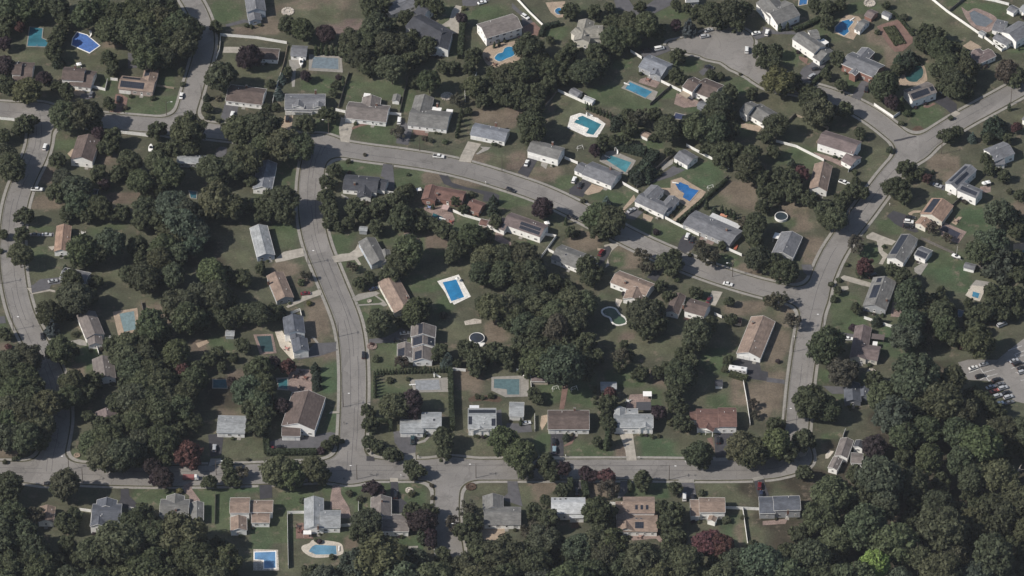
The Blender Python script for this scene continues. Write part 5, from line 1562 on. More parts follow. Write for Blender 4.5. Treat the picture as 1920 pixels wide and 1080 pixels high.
def plant_all():
    hand = read_trees()
    hand.sort(key=lambda q: -q[2])
    kept = []
    for x, y, r, k in hand:
        lim = .66 if r > 10 else .3
        if any(math.hypot(x - q[0], (y - q[1]) * 1.1) < lim * max(r, q[2]) and min(r, q[2]) > 9 for q in kept):
            continue
        kept.append((x, y, r, k, False))
    rnd = random.Random(5)
    clear = [(x, y, 42) for x, y, _ in LANDMARKS]
    clear += [(1150, 593, 46), (850, 545, 40), (1641, 1060, 44), (1905, 890, 30), (1828, 556, 34), (893, 635, 36), (960, 725, 50), (800, 722, 50), (1715, 140, 30), (1240, 980, 42), (1190, 980, 48), (1310, 1025, 30), (1845, 690, 40), (605, 1030, 45), (490, 1045, 64), (1650, 650, 52), (1600, 735, 48), (1592, 842, 52), (1625, 645, 46), (240, 600, 40)]
    for s, gap, rad, kinds in WOODS:
        poly = parse(s)
        x0, x1 = min(p[0] for p in poly), max(p[0] for p in poly)
        y0, y1 = min(p[1] for p in poly), max(p[1] for p in poly)
        for _ in range(int((x1 - x0) * (y1 - y0) / 40)):
            x, y = rnd.uniform(x0, x1), rnd.uniform(y0, y1)
            r = rad * rnd.choice((.62, .8, .9, 1, 1.1, 1.2, 1.3)) * rnd.uniform(.95, 1.05)
            if not inside((x, y), poly):
                continue
            if any(math.hypot(x - q[0], (y - q[1]) * 1.2) < .5 * (r + q[2]) * (gap / 28) for q in kept):
                continue
            if any(math.hypot(x - q[0], y - q[1]) < q[2] for q in clear):
                continue
            g = W(x, y, r * .3)
            if any(in_wing(w, g, 1.0) for w in FOOT):
                continue
            kept.append((x, y, r, rnd.choice(kinds), True))
    # no crown's foot inside a house
    broad = [q for q in kept if q[3] in 'olgby' and q[2] >= 8.6]
    broad.sort(key=lambda q: -q[2])
    rest = broad[318:]
    drop = set(id(q) for q in rest)
    for q in kept:
        if id(q) not in drop:
            plant(*q[:4], wood=q[4])
    return rest


REST = plant_all()
SC['tree_rest'] = len(REST)
rs = random.Random(77)
for w in FOOT:
    if w.D < 5 or rs.random() < .35 or -w.n.y > 0.99 and w.L < 6:
        continue
    side = -w.n if w.n.y > 0 else w.n
    if abs(w.n.y) < .5:
        side = -w.u if w.u.y > 0 else w.u
        o, dd, L = (wing_pt(w, 0 if side == -w.u else w.L, 0, 0), w.n, w.D)
    else:
        o, dd, L = (wing_pt(w, 0, 0 if side == -w.n else w.D, 0), w.u, w.L)
    for k in range(rs.randint(1, 4)):
        q = o + dd * (L * rs.uniform(.08, .92)) + side * rs.uniform(.5, 1.1)
        if any(in_wing(v, q, .2) for v in FOOT) or field_at(q.x, q.y) < 1 or any(inside((q.x, q.y), p) for p, m in drive_polys):
            continue
        v = q - cam.location
        rgt, upv, fwd = Vector((1, 0, 0)), Vector((0, _se, _ce)), Vector((0, _ce, -_se))
        tt = DIST / v.dot(fwd)
        plant(960 + v.dot(rgt) * tt / MPP, 540 - v.dot(upv) * tt / MPP - 1.5, rs.uniform(2.6, 4.6), rs.choice("okbolp"))
# the smallest of the many garden trees, beyond those built one by one
if REST:
    V, F = [], []
    for x, y, r, k in [q[:4] for q in REST]:
        rng = np.random.default_rng(abs(int(x)))
        R = r * MPP
        c = W(x, y, R * 1.05)
        me = MID[int(x) % 5]
        co = np.empty(len(me.vertices) * 3)
        me.vertices.foreach_get("co", co)
        a = rng.random() * 6.28
        co = co.reshape(-1, 3) @ np.array([[math.cos(a), math.sin(a), 0], [-math.sin(a), math.cos(a), 0], [0, 0, 1]]) * R + np.array([c.x, c.y, R * 1.05])
        k0 = len(V)
        V.extend(co.tolist())
        F.extend(tuple(k0 + i for i in p.vertices) for p in me.polygons)
    o = link("undergrowth", mesh_of("undergrowth", V, F, M['leaf']), color=LEAFC['o'])
    tag(o, "small green trees and undergrowth scattered between the gardens", "undergrowth", None, "stuff")

# special single trees
q = plant(1641, 1060, 26, 'n', False, 5.0)
PENDING.pop()
q["label"] = "bright lime green round tree in the wood at the bottom edge"
LANDMARKS.append((1641, 1060, "the bright lime green tree"))
c = W(1905, 890, 6)
root = bpy.data.objects.new("bare_tree", None)
COL.objects.link(root)
root.location = (c.x, c.y, 0)
tag(root, "bare dead tree with pale branches in the wood at the right edge", "tree")
b = link("trunk", BARE, root)
b.scale = (7, 7, 7.5)
b.data.materials[0] = M['stone']
LANDMARKS.append((1905, 890, "the pale dead tree"))
LANDMARKS += [(1850, 705, "the parking lot"), (1700, 780, "the dark wood left of the parking lot"), (1640, 930, "the wood behind the taupe edge house"), (1760, 900, "the middle of the right wood"),
              (1700, 1010, "the bottom of the right wood"), (1800, 990, "the lower right corner wood"), (1890, 1010, "the lower right corner"), (1560, 1030, "the wood below the slate house"),
              (1300, 1060, "the bottom edge wood"), (1060, 1060, "the bottom edge trees"), (700, 1050, "the wood above the bottom edge"), (40, 1030, "the lower left corner"),
              (300, 1030, "the lower left wood"), (130, 1010, "the trees of the lower left edge"), (1040, 600, "the central wood"), (1050, 660, "the lower part of the central wood"), (950, 500, "the upper part of the central wood"),
              (290, 720, "the left wood"), (300, 610, "the wood right of the pale covered pool"), (340, 470, "the wood left of the pale gabled house"), (60, 730, "the trees over the left street"), (30, 800, "the left edge wood"),
              (260, 60, "the top left wood"), (90, 30, "the top left corner"), (730, 90, "the wood beside the charcoal house"), (1000, 130, "the trees right of the kidney pool"), (1100, 130, "the dark trees above the long lawn"),
              (1350, 235, "the trees above the detached garage"), (1780, 130, "the big trees of the upper right"), (1860, 450, "the trees of the right edge"), (1420, 680, "the trees left of the long tan house"),
              (1270, 700, "the tall trees of the lower middle"), (250, 840, "the trees left of the red-leaved tree"), (140, 230, "the big tree on the upper left street"), (480, 250, "the trees above the pale blue-grey house"),
              (1640, 700, "the trees at the right street's lower end"), (1370, 830, "the tree at the end of the bottom street"), (880, 590, "the trees beside the central pool"), (1330, 650, "the round tree below the brown house")]

# ---------------------------------------------------------------- hedges
def hedge(tile, s, wd, ht, label, k='k', seed=1):
    p = pts(tile, s)
    rng = np.random.default_rng(seed)
    V, F = [], []
    o0 = p[0].copy()
    for a, b in zip(p[:-1], p[1:]):
        L = (b - a).length
        d = (b - a).normalized()
        n = Vector((-d.y, d.x, 0))
        m = int(L * 150)
        t = rng.random(m) * (L + wd * .4) - wd * .2
        u = rng.random(m)
        side = rng.integers(0, 3, m)
        lobes = []
        mb = MB()
        c = (a + b) / 2 - o0
        mb.box((c.x, c.y), d, n, L, wd * .8, 0, ht * .9)
        k0 = len(V)
        V.extend([tuple(v) for v in mb.v])
        F.extend(tuple(k0 + i for i in f) for f in mb.f)
        for i in range(m):
            if side[i] == 0:
                off, z, nn = (u[i] - .5) * wd, ht, Vector((0, 0, 1))
            else:
                sg = 1 if side[i] == 1 else -1
                off, z, nn = sg * wd / 2, u[i] * ht, n * sg
            q = a - o0 + d * t[i] + n * off + nn * float(rng.normal() * .12)
            nn = (nn + Vector(rng.normal(size=3) * .6)).normalized()
            x = nn.cross(Vector(rng.normal(size=3))).normalized()
            y = nn.cross(x)
            s_ = .22 + .16 * rng.random()
            q = q + Vector((0, 0, z))
            k0 = len(V)
            V.extend([tuple(q - x * s_ - y * s_), tuple(q + x * s_ - y * s_), tuple(q + x * s_ + y * s_), tuple(q - x * s_ + y * s_)])
            F.append((k0, k0 + 1, k0 + 2, k0 + 3))
    o = link("hedge", mesh_of("hedge", V, F, M['leaf']), None, o0, 0, LEAFC[k])
    tag(o, label, "hedge")


hedge("01", "1555,180 1540,300 1530,440", 2.2, 3.2, "tall dark hedge left of the big taupe house with the kidney pool", 'k', 1)
hedge("03", "200,235 290,200 385,150", 1.8, 1.8, "clipped hedge between the white colonial and the big grey house", 'k', 2)
hedge("02", "215,275 240,215 350,190", 1.6, 2.2, "dark hedge inside the corner of the white fence above the beige house", 'c', 3)
hedge("31", "72,20 84,160", 2.2, 2.2, "left side of the square clipped hedge in front of the big brown house", 'k', 4)
hedge("31", "88,165 440,160", 2.4, 2.0, "long clipped hedge beside the bottom street in front of the big brown house", 'k', 5)
hedge("32", "435,372 438,442", 1.8, 2.6, "short clipped hedge left of the dark drive above the white-roofed house", 'k', 6)
hedge("32", "535,365 558,498", 2.0, 2.8, "longer clipped hedge right of the drive above the white-roofed house", 'k', 7)
hedge("32", "880,380 886,450", 1.2, 1.4, "thin low hedge beside the drive of the large tan house", 'k', 8)
hedge("21", "1458,640 1464,850 1475,1070", 1.7, 3.4, "very tall straight hedge left of the solar house on the bottom street", 'k', 9)
hedge("12", "1605,285 1420,445 1250,590", 1.2, 1.9, "dark clipped hedge along the fence right of the cross-shaped pool", 'k', 10)
hedge("22", "1640,655 1755,690", 2.4, 1.8, "leafy hedge below the white camper trailer", 'l', 11)
hedge("02", "1420,870 1290,900", 1.8, 1.8, "dark hedge around the small shaded pool", 'c', 12)
hedge("21", "890,1000 1005,1003", 1.3, 1.4, "low clipped hedge right of the central street near the corner", 'k', 13)
hedge("21", "1008,1005 1012,1075", 1.1, 1.8, "short clipped hedge left of the pale grey corner house drive", 'k', 14)
hedge("03", "925,95 1000,160 1085,270", 0.8, 1.0, "low hedge along the right side of the brick garden", 'k', 15)
hedge("03", "912,215 986,328", 5.2, .7, "overgrown green bed in the middle of the brick garden", 'l', 16)
hedge("03", "455,500 370,600 330,640", 1.2, 1.6, "hedge along the drive right of the white colonial", 'k', 17)

hedge("12", "700,12 830,38 985,80", 4.2, 3.6, "broad dark hedge above the rectangular teal pool", 'c', 21)
hedge("12", "1065,95 985,200 905,262", 4.6, 3.8, "broad dark hedge right of the rectangular teal pool", 'c', 22)

# rows of clipped cones, each its own plant
def cone_row(tile, a, b, n, r, where):
    for i in range(n):
        t = i / (n - 1)
        x, y = full(tile, a[0] + (b[0] - a[0]) * t, a[1] + (b[1] - a[1]) * t)
        o = plant(x, y, r, 'k')
        PENDING.pop()
        w = ("first" if i == 0 else "last" if i == n - 1 else (ORD[i] if i < len(ORD) else f"{i + 1}th"))
        o["label"] = f"clipped green cone, {w} from {'left' if abs(a[0] - b[0]) > abs(a[1] - b[1]) else 'top'} in {where}"
        o["group"] = where.replace("the ", "", 1)


cone_row("21", (912, 628), (1452, 608), 24, 3.6, "the long row right of the central street")
cone_row("21", (890, 648), (893, 795), 7, 4.2, "the short column beside the central street")

# ---------------------------------------------------------------- swimming pools
POOLS = [
    # tile, label, kind, colour, rim material, water outline, smooth?
    ("00", "L-shaped turquoise pool among dark trees at the upper left", 'water', (0.037, 0.144, 0.187), 'concrete', "225,205 320,215 312,288 365,310 352,352 205,347", 0),
    ("00", "pool under a bright blue cover with white posts at the upper left", 'cover', (.06, .13, .34), 'vinyl', "580,245 650,265 745,345 672,396 540,338 548,290", 0),
    ("01", "rectangular pool under a grey-blue cover beside the moored boat", 'cover', (.13, .165, .19), 'concrete', "432,428 617,440 618,522 415,512", 0),
    ("01", "blue kidney-shaped pool on a round beige terrace", 'water', (0.023, 0.158, 0.288), 'cream', "1790,440 1815,405 1850,395 1865,365 1900,352 1942,365 1945,402 1920,425 1880,440 1830,462", 1),
    ("02", "small bright blue pool on a beige terrace at the top", 'water', (0.023, 0.137, 0.274), 'cream', "325,75 355,60 375,80 365,110 330,100", 1),
    ("02", "long rectangular blue pool below the grey cul-de-sac house", 'water', (0.052, 0.194, 0.288), 'concrete', "885,618 1052,690 1000,735 850,665", 0),
    ("02", "L-shaped teal pool with a white slide and pale terrace", 'water', (0.033, 0.144, 0.180), 'whitestone', "500,880 530,870 670,935 610,1015 555,1000 577,965 465,920", 0),
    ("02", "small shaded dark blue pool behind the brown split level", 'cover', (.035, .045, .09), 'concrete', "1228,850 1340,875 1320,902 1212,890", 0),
    ("03", "bright blue stepped pool beside the red-brown tree", 'water', (0.023, 0.122, 0.259), 'cream', "555,160 610,148 642,165 600,215 607,240 570,270 505,237 505,205", 0),
    ("03", "blue pool cut by the top edge at the upper right", 'water', (0.033, 0.115, 0.259), 'cream', "238,-10 295,-10 290,32 232,42", 0),
    ("03", "free-form pool under a grey cover inside a pink stone rim", 'cover', (.11, .125, .14), 'pinkpaver', "1510,100 1545,80 1640,125 1690,160 1630,205 1560,190 1525,150", 0),
    ("03", "green kidney-shaped pool inside a tan stone rim", 'water', (0.023, 0.065, 0.061), 'tanpaver', "1075,515 1110,490 1150,500 1165,540 1155,580 1130,600 1112,616 1060,612 1030,582 1040,550 1070,545", 1),
    ("12", "rectangular teal pool behind the grey house with two cars", 'water', (0.061, 0.194, 0.223), 'concrete', "735,85 895,140 850,215 705,120", 0),
    ("12", "bright blue cross-shaped pool on a tan terrace", 'water', (0.023, 0.108, 0.281), 'tanpaver', "1225,302 1262,288 1282,298 1320,310 1332,332 1402,350 1332,432 1280,402 1292,372 1250,345", 0),
    ("11", "dark covered kidney pool inside a pink brick rim", 'cover', (.035, .055, .06), 'pinkpaver', "1105,690 1140,672 1190,700 1235,735 1225,765 1170,755 1115,722", 1),
    ("11", "narrow teal pool half hidden below the red-brown house", 'water', (0.023, 0.094, 0.108), 'pinkpaver', "1330,520 1402,550 1390,577 1320,545", 0),
    ("21", "rectangular blue pool on a white terrace near the centre", 'water', (0.023, 0.158, 0.324), 'whitestone', "1400,-40 1502,-62 1562,70 1466,102", 0),
    ("20", "rectangular pool under a pale teal cover on the left", 'cover', (.145, .205, .215), 'tanpaver', "895,195 1005,175 1022,312 930,332", 0),
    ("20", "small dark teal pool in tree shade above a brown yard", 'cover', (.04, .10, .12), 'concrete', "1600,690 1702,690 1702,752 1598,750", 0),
    ("21", "rectangular pool under a dark green cover by the split level", 'cover', (.022, .05, .055), 'pinkpaver', "5,365 112,360 133,480 48,482", 0),
    ("21", "small teal pool beside the crowded brick terrace", 'water', (0.033, 0.108, 0.122), 'concrete', "165,690 235,680 236,760 170,752", 0),
    ("21", "rectangular pool under a grey mottled cover with white slide", 'cover', (.21, .22, .23), 'concrete', "1190,695 1372,690 1382,765 1200,770", 0),
    ("21", "large rectangular pool under a grey-green cover on concrete", 'cover', (.075, .125, .135), 'concrete', "1785,685 1975,685 1975,802 1885,802 1880,762 1785,752", 0),
    ("22", "green free-form pool with a broad white rim", 'water', (.045, .075, .045), 'whitestone', "682,172 722,152 770,160 802,200 845,232 850,262 800,276 760,262 740,222 695,202", 1),
    ("23", "small light blue pool on a pale terrace at the right", 'water', (0.052, 0.194, 0.302), 'cream', "1537,28 1588,42 1575,80 1530,66", 0),
    ("23", "narrow blue-grey pond under the big tree at the right", 'water', (0.061, 0.086, 0.115), 'concrete', "1425,165 1492,192 1445,218 1420,200", 1),
    ("31", "pale blue kidney-shaped pool on a beige rim at the bottom", 'water', (0.108, 0.223, 0.310), 'cream', "420,862 445,848 600,855 606,920 450,922 395,897", 0),
    ("31", "square blue pool with white steps at the bottom edge", 'water', (.12, .24, .40), 'vinyl', "-10,905 145,900 147,1022 62,1024 60,962 -10,957", 0),
    ("31", "small blue-grey pool beside the cream parasol", 'water', (0.099, 0.122, 0.151), 'concrete', "1060,870 1142,870 1142,902 1072,897", 0),
    ("13", "teal pool cut by the right edge on a tan terrace", 'water', (0.033, 0.122, 0.137), 'tanpaver', "1858,798 1935,800 1935,830 1870,825", 0),
    ("20", "teal pool cut by the left edge beside a white parasol", 'water', (0.033, 0.115, 0.158), 'concrete', "-20,820 42,822 30,890 -20,890", 0),
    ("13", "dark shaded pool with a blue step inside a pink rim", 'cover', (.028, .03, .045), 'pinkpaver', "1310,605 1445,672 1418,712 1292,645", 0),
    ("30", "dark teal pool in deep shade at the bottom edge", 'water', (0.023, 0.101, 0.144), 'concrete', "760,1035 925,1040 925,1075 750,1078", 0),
    ("10", "teal pool glimpsed between trees below the pale grey roof", 'water', (0.033, 0.115, 0.144), 'concrete', "1420,355 1475,360 1470,410 1432,405", 0),
]
DECKS = [("01", "tanpaver", "1700,420 1720,365 1790,330 1880,320 1990,310 2000,400 1960,460 1900,500 1830,515 1740,490"), ("01", "concrete", "398,408 640,418 652,545 395,530"), ("02", "tanpaver", "250,20 400,10 385,130 340,135 290,95"),
         ("02", "concrete", "880,603 1095,690 1062,762 818,662"), ("02", "whitestone", "438,872 510,848 640,885 702,930 642,1032 560,1027 414,960"), ("03", "tanpaver", "540,150 590,110 680,125 720,170 640,300 560,275 490,245"),
         ("03", "pinkpaver", "1450,55 1500,85 1560,62 1690,115 1715,160 1660,240 1560,215 1500,160"), ("03", "tanpaver", "985,600 1040,510 1110,475 1170,495 1195,590 1180,615 1120,640 990,640"),
         ("12", "concrete", "690,60 760,50 930,125 870,232 840,225 655,130"), ("21", "whitestone", "1358,-50 1520,-100 1612,65 1485,127"), ("20", "tanpaver", "845,180 1030,150 1052,332 890,372"), ("21", "pinkpaver", "-20,350 125,345 155,490 30,500"),
         ("21", "concrete", "1150,690 1440,672 1450,780 1190,785"), ("21", "concrete", "1765,668 2045,655 2045,815 1870,820 1765,770"), ("31", "cream", "342,860 400,835 440,810 620,830 655,880 630,925 450,945 360,905"), ("31", "stone", "-20,880 165,885 172,1040 -20,1040"),
         ("23", "cream", "1500,10 1625,20 1590,100 1520,85"), ("31", "concrete", "1040,862 1215,855 1215,915 1060,912"), ("21", "concrete", "150,675 245,670 245,770 160,765")]
for t, k, s in DECKS:
    sheet("pool_terrace", smooth_poly(ccw(pts(t, s))) if len(s.split()) > 7 else pts(t, s), M[k], 0.11)
for t, label, kind, col, rim, s, sm in POOLS:
    p = ccw(pts(t, s))
    if sm:
        p = smooth_poly(p)
    root = bpy.data.objects.new("swimming_pool", None)
    COL.objects.link(root)
    c = sum(p, Vector()) / len(p)
    root.location = c
    tag(root, label, "swimming pool")
    v = s.split()
    x, y = full(t, *[sum(float(q.split(',')[i]) for q in v) / len(v) for i in (0, 1)])
    LANDMARKS.append((x, y, "the " + " ".join(label.split()[:5 if label.split()[4] not in ("a", "the", "in", "on", "under", "and", "with", "among", "inside", "by", "beside", "behind", "of") else 4])))
    inner = [q - c for q in p]
    outer = grow(inner, .45 if rim != 'whitestone' else .9)
    mb = MB()
    n = len(inner)
    for i in range(n):
        j = (i + 1) % n
        a, b, d, e = inner[i], inner[j], outer[j], outer[i]
        zt = .24
        mb.face([(e.x, e.y, zt), (d.x, d.y, zt), (b.x, b.y, zt), (a.x, a.y, zt)])
        mb.face([(e.x, e.y, 0), (d.x, d.y, 0), (d.x, d.y, zt), (e.x, e.y, zt)])
        mb.face([(b.x, b.y, 0), (a.x, a.y, 0), (a.x, a.y, zt), (b.x, b.y, zt)])
    mb.build("coping", M[rim], root)
    q = [(a.x, a.y, .17) for a in inner]
    link("water" if kind == 'water' else "cover", mesh_of("pool_surface", q, [tuple(range(n))], M[kind]), root, color=col)
    if kind == 'water':
        # ladder and skimmer lid at one end
        a, b = inner[0], inner[1]
        mb = MB()
        d = (b - a).normalized()
        nn = Vector((d.y, -d.x, 0))
        m = (a + b) / 2
        for s_ in (-.3, .3):
            e = m + d * s_
            mb.cyl((e.x - nn.x * .4, e.y - nn.y * .4, .15), (e.x - nn.x * .4, e.y - nn.y * .4, 1.0), .04, .04, 6)
            mb.cyl((e.x - nn.x * .4, e.y - nn.y * .4, 1.0), (e.x + nn.x * .4, e.y + nn.y * .4, 1.0), .04, .04, 6)
            mb.cyl((e.x + nn.x * .4, e.y + nn.y * .4, 1.0), (e.x + nn.x * .4, e.y + nn.y * .4, .2), .04, .04, 6)
        mb.build("ladder", M['metal'], root)


def round_pool(tile, x, y, r, col, label, h=1.3, name="round_pool", cat="swimming pool"):
    c = T(tile, x, y, h)
    root = bpy.data.objects.new(name, None)
    COL.objects.link(root)
    root.location = (c.x, c.y, 0)
    tag(root, label, cat)
    R = r * MPP / 4
    mb = MB()
    n = 28
    for i in range(n):
        a0, a1 = 2 * math.pi * i / n, 2 * math.pi * (i + 1) / n
        P = lambda a, rr, z: (math.cos(a) * rr, math.sin(a) * rr, z)
        mb.face([P(a0, R, 0), P(a1, R, 0), P(a1, R, h), P(a0, R, h)])
        mb.face([P(a0, R, h), P(a1, R, h), P(a1, R - .22, h + .03), P(a0, R - .22, h + .03)])
        mb.face([P(a1, R - .22, 0), P(a0, R - .22, 0), P(a0, R - .22, h + .03), P(a1, R - .22, h + .03)])
    mb.build("pool_wall", M['vinyl'], root)
    link("water", mesh_of("pool_surface", [(math.cos(2 * math.pi * i / n) * (R - .2), math.sin(2 * math.pi * i / n) * (R - .2), h - .25) for i in range(n)], [tuple(range(n))], M['water' if cat[0] == 's' else 'cover']), root, color=col)
    return root


r = round_pool("21", 1657, 372, 57, (.03, .035, .045), "round above-ground pool with white wall behind the many-level solar house")
pd = T("21", 1672, 428)
mb = MB()
for k in range(3):
    mb.box((pd.x - r.location.x, pd.y - r.location.y - k * .5), Vector((1, 0, 0)), Vector((0, 1, 0)), 5.5 - k, .5, 0, 1.3 - .35 * k)
mb.build("deck", M['vinyl'], r)
round_pool("13", 100, 540, 50, (.03, .04, .045), "round above-ground pool with dark water above the small grey house")
t_ = round_pool("32", 420, 872, 40, (.012, .014, .02), "round trampoline with blue padded edge at the bottom", .9, "trampoline", "trampoline")
t_.children[0].name = "frame"
t_.children[1].name = "mat"
t_.children[0].data.materials[0] = plain("blue_pad", (.10, .16, .28), .7)


def slide(tile, x, y, rz, label):
    c = T(tile, x, y, 1.0)
    mb = MB()
    prev = None
    for k in range(9):
        a = k / 8
        p = Vector((math.sin(a * 2.0) * 1.6, a * 2.4 - 1.2, .4 + 2.0 * a * a))
        if prev is not None:
            d = (p - prev).normalized()
            s = d.cross(Vector((0, 0, 1))).normalized() * .38
            u = Vector((0, 0, .22))
            mb.face([prev - s, prev + s, p + s, p - s])
            mb.face([prev - s, p - s, p - s + u, prev - s + u])
            mb.face([prev + s, p + s, p + s + u, prev + s + u])
        prev = p
    for s in (-.4, .4):
        mb.cyl((prev.x + s, prev.y + .1, 0), (prev.x + s, prev.y, 2.9), .06, .06, 6)
    for k in range(6):
        mb.box((prev.x, prev.y + .25), Vector((1, 0, 0)), Vector((0, 1, 0)), .8, .18, .3 + .35 * k, .36 + .35 * k)
    o = mb.build("pool_slide", M['vinyl'], None, (c.x, c.y, 0), rz)
    tag(o, label, "slide")


slide("02", 588, 868, 2.0, "white curved slide at the L-shaped teal pool")
slide("12", 775, 60, .8, "white curved slide at the rectangular teal pool")
slide("21", 1365, 668, 1.9, "white curved slide at the grey mottled covered pool")
slide("00", 662, 262, .4, "white curved slide at the bright blue covered pool")


def board(tile, x, y, rz, label):
    c = T(tile, x, y)
    mb = MB()
    X, Y = Vector((1, 0, 0)), Vector((0, 1, 0))
    mb.box((0, 0), X, Y, 3.2, .5, .55, .62)
    mb.box((-1.1, 0), X, Y, .5, .5, 0, .55)
    mb.box((-.2, 0), X, Y, .4, .5, 0, .55)
    tag(mb.build("diving_board", M['vinyl'], None, (c.x, c.y, 0), rz), label, "diving board")


board("12", 715, 100, -.6, "white diving board at the rectangular teal pool")
board("12", 1225, 297, -.3, "white diving board at the cross-shaped pool")
board("02", 860, 635, -.6, "white diving board at the long blue pool")
board("02", 478, 895, -.5, "white diving board at the L-shaped teal pool")
board("11", 1398, 565, -.4, "white diving board at the narrow hidden teal pool")
board("03", 630, 150, .8, "white diving board at the stepped blue pool")
board("31", 622, 880, 1.57, "white diving board at the pale blue kidney pool")
board("21", 1175, 730, 0.05, "white diving board at the mottled grey pool cover")

# ---------------------------------------------------------------- fences
FENCES = [
    ("00", 'w', "1655,270 1920,292 2150,330", "long white fence above the brown outbuilding at the top"), ("00", 'w', "1655,272 1648,380 1622,450", "white fence along the top left street's right side"), ("00", 'w', "690,658 790,682 806,610", "white corner fence right of the split level house"),
    ("00", 'w', "830,602 882,607", "short white fence left of the tan solar house"), ("00", 'w', "880,998 1145,1030", "white fence below the upper street at the left"), ("00", 't', "1180,650 1305,668", "pale low fence right of the tan solar house"), ("00", 'w', "-20,896 108,906", "white fence at the left edge below the street"),
    ("01", 't', "238,345 205,500 185,562", "tan fence beside the purple tree and garage"), ("01", 'w', "185,565 125,772", "white fence left of the grey house with white gables"), ("01", 'w', "598,832 668,848", "short white fence right of the grey gabled house"), ("01", 'w', "985,858 1088,868", "short white fence right of the taupe ranch"),
    ("01", 'w', "1655,560 1638,608", "small white fence end at the back of the L-shaped ranch's yard"), ("01", 'w', "1565,685 1570,762", "white fence right of the stone fire ring"), ("01", 'g', "700,550 655,690 620,812", "dark fence left of the taupe ranch's back yard"), ("01", 'g', "1138,590 1078,850", "dark fence between the taupe ranch and the L-shaped ranch"),
    ("02", 'w', "28,-10 130,100 245,212", "long white fence descending beside the big taupe house"), ("02", 'w', "345,688 545,778", "white fence in front of the grey garden shed"), ("02", 'w', "545,732 622,764", "white trellis fence right of the garden shed"), ("02", 'g', "342,690 225,840", "grey fence left of the dry yard above the teal pool"),
    ("02", 'w', "890,392 972,442", "short white fence left of the cul-de-sac house"), ("02", 'w', "1118,618 1268,692", "white fence right of the cul-de-sac house patio"), ("02", 'g', "1195,652 1035,792", "grey fence below the long blue pool"),
    ("03", 'w', "1218,-8 1340,92 1600,272 1752,388 1842,335", "long white fence between the open lawn and the pink-rimmed pool"), ("03", 'w', "1580,-8 1700,14 1805,42", "white fence along the top right yard"), ("03", 'g', "1362,88 1482,-8", "grey fence crossing the grass at the top right"),
    ("03", 'w', "795,792 940,888 988,855", "white fence around the corner house's front yard"), ("03", 't', "205,868 455,968 362,1075", "pale fence around the yard above the two storey brown house"), ("03", 'g', "140,932 205,868", "dark fence end left of the pale fenced yard"), ("03", 'w', "1275,682 1302,704", "short white gate fence right of the corner house"),
    ("12", 'w', "1308,18 1470,105 1628,187", "white fence behind the green lawn of the U-shaped house"), ("12", 'g', "1215,78 1070,205 935,332", "grey fence left of the detached garage"), ("12", 'g', "1622,252 1420,430 1222,602", "dark fence right of the cross-shaped pool"), ("12", 'w', "828,302 946,368", "white fence right of the grey house with two cars"),
    ("12", 'w', "1148,562 1222,602 1402,692", "white fence left of the flat grey ranch"), ("12", 'w', "1608,792 1722,842", "short white fence below the kayaks"), ("12", 'w', "395,112 492,152", "short white fence right of the taupe house with porch steps"), ("12", 'w', "230,682 332,702 208,872", "white fence around the cluttered side yard"),
    ("12", 'w', "268,802 312,824", "short white fence at the corner of the grey-green house"), ("11", 'w', "1478,510 1560,545 1685,580", "white curved fence below the red-brown house"), ("11", 'w', "962,368 1030,378", "white fence right of the charcoal ranch"),
    ("13", 'w', "60,-12 210,27 418,132", "long white fence left of the two storey brown house"), ("13", 'g', "1452,408 1372,482", "dark fence right of the rust tan house"), ("13", 'g', "1148,716 1400,832", "dark fence above the big mown lawn"), ("13", 'w', "655,145 602,212", "white fence below the two storey brown house"),
    ("13", 'g', "1560,922 1810,1010", "dark fence along the lower edge of the big lawn"), ("20", 'w', "715,415 742,502", "white fence below the taupe house with the spruce"), ("20", 'g', "1060,115 1082,212", "dark fence right of the pale teal covered pool"),
    ("21", 'w', "262,198 330,172 342,218", "white fence above the blue-grey split level"), ("21", 'w', "1470,618 1572,627", "white fence right of the tall hedge"), ("22", 'w', "135,642 150,825", "white fence right of the concrete pool terrace"), ("22", 'w', "1735,712 1762,860 1786,1032", "long white fence right of the red-brown house's yard"),
    ("22", 'w', "1518,202 1572,227", "white fence right of the brown house with chimney"), ("22", 'w', "170,962 172,1078", "white fence left of the wide brown ranch"), ("22", 'w', "33,622 92,662", "white fence end behind the covered pool"), ("23", 'w', "720,232 900,290 1098,342", "long white fence above the mauve house"),
    ("30", 'w', "968,582 1068,592", "white fence right of the dark blue-grey house"), ("30", 'g', "1617,470 1612,692", "thin dark fence across the lawn left of the tan-brown house"), ("30", 'w', "598,590 682,602", "white fence left of the dark blue-grey house"),
    ("31", 'w', "236,620 239,820 243,1025", "tall white fence beside the square blue pool"), ("31", 'w', "242,614 362,612", "white fence left of the pale grey L-shaped house"), ("31", 'w', "630,712 722,708", "white fence right of the pale grey L-shaped house"), ("31", 'w', "768,540 769,612", "white fence left of the taupe L-shaped house"),
    ("32", 'w', "1600,577 1725,582 1862,588", "white fence between the tan house and the slate house"), ("32", 'w', "1730,582 1765,832 1782,922", "long white fence running down from the tan house's yard"), ("32", 'w', "683,542 782,547", "white fence left of the large tan house"), ("31", 'g', "1020,612 1030,700", "dark fence beside the taupe L-shaped house"),
    ("33", 'w', "562,42 580,-5", "white fence post row above the taupe edge house"), ("33", 'w', "712,150 760,172", "short white fence right of the taupe edge house"),
]
TALL = {"tall white fence beside the square blue pool"}
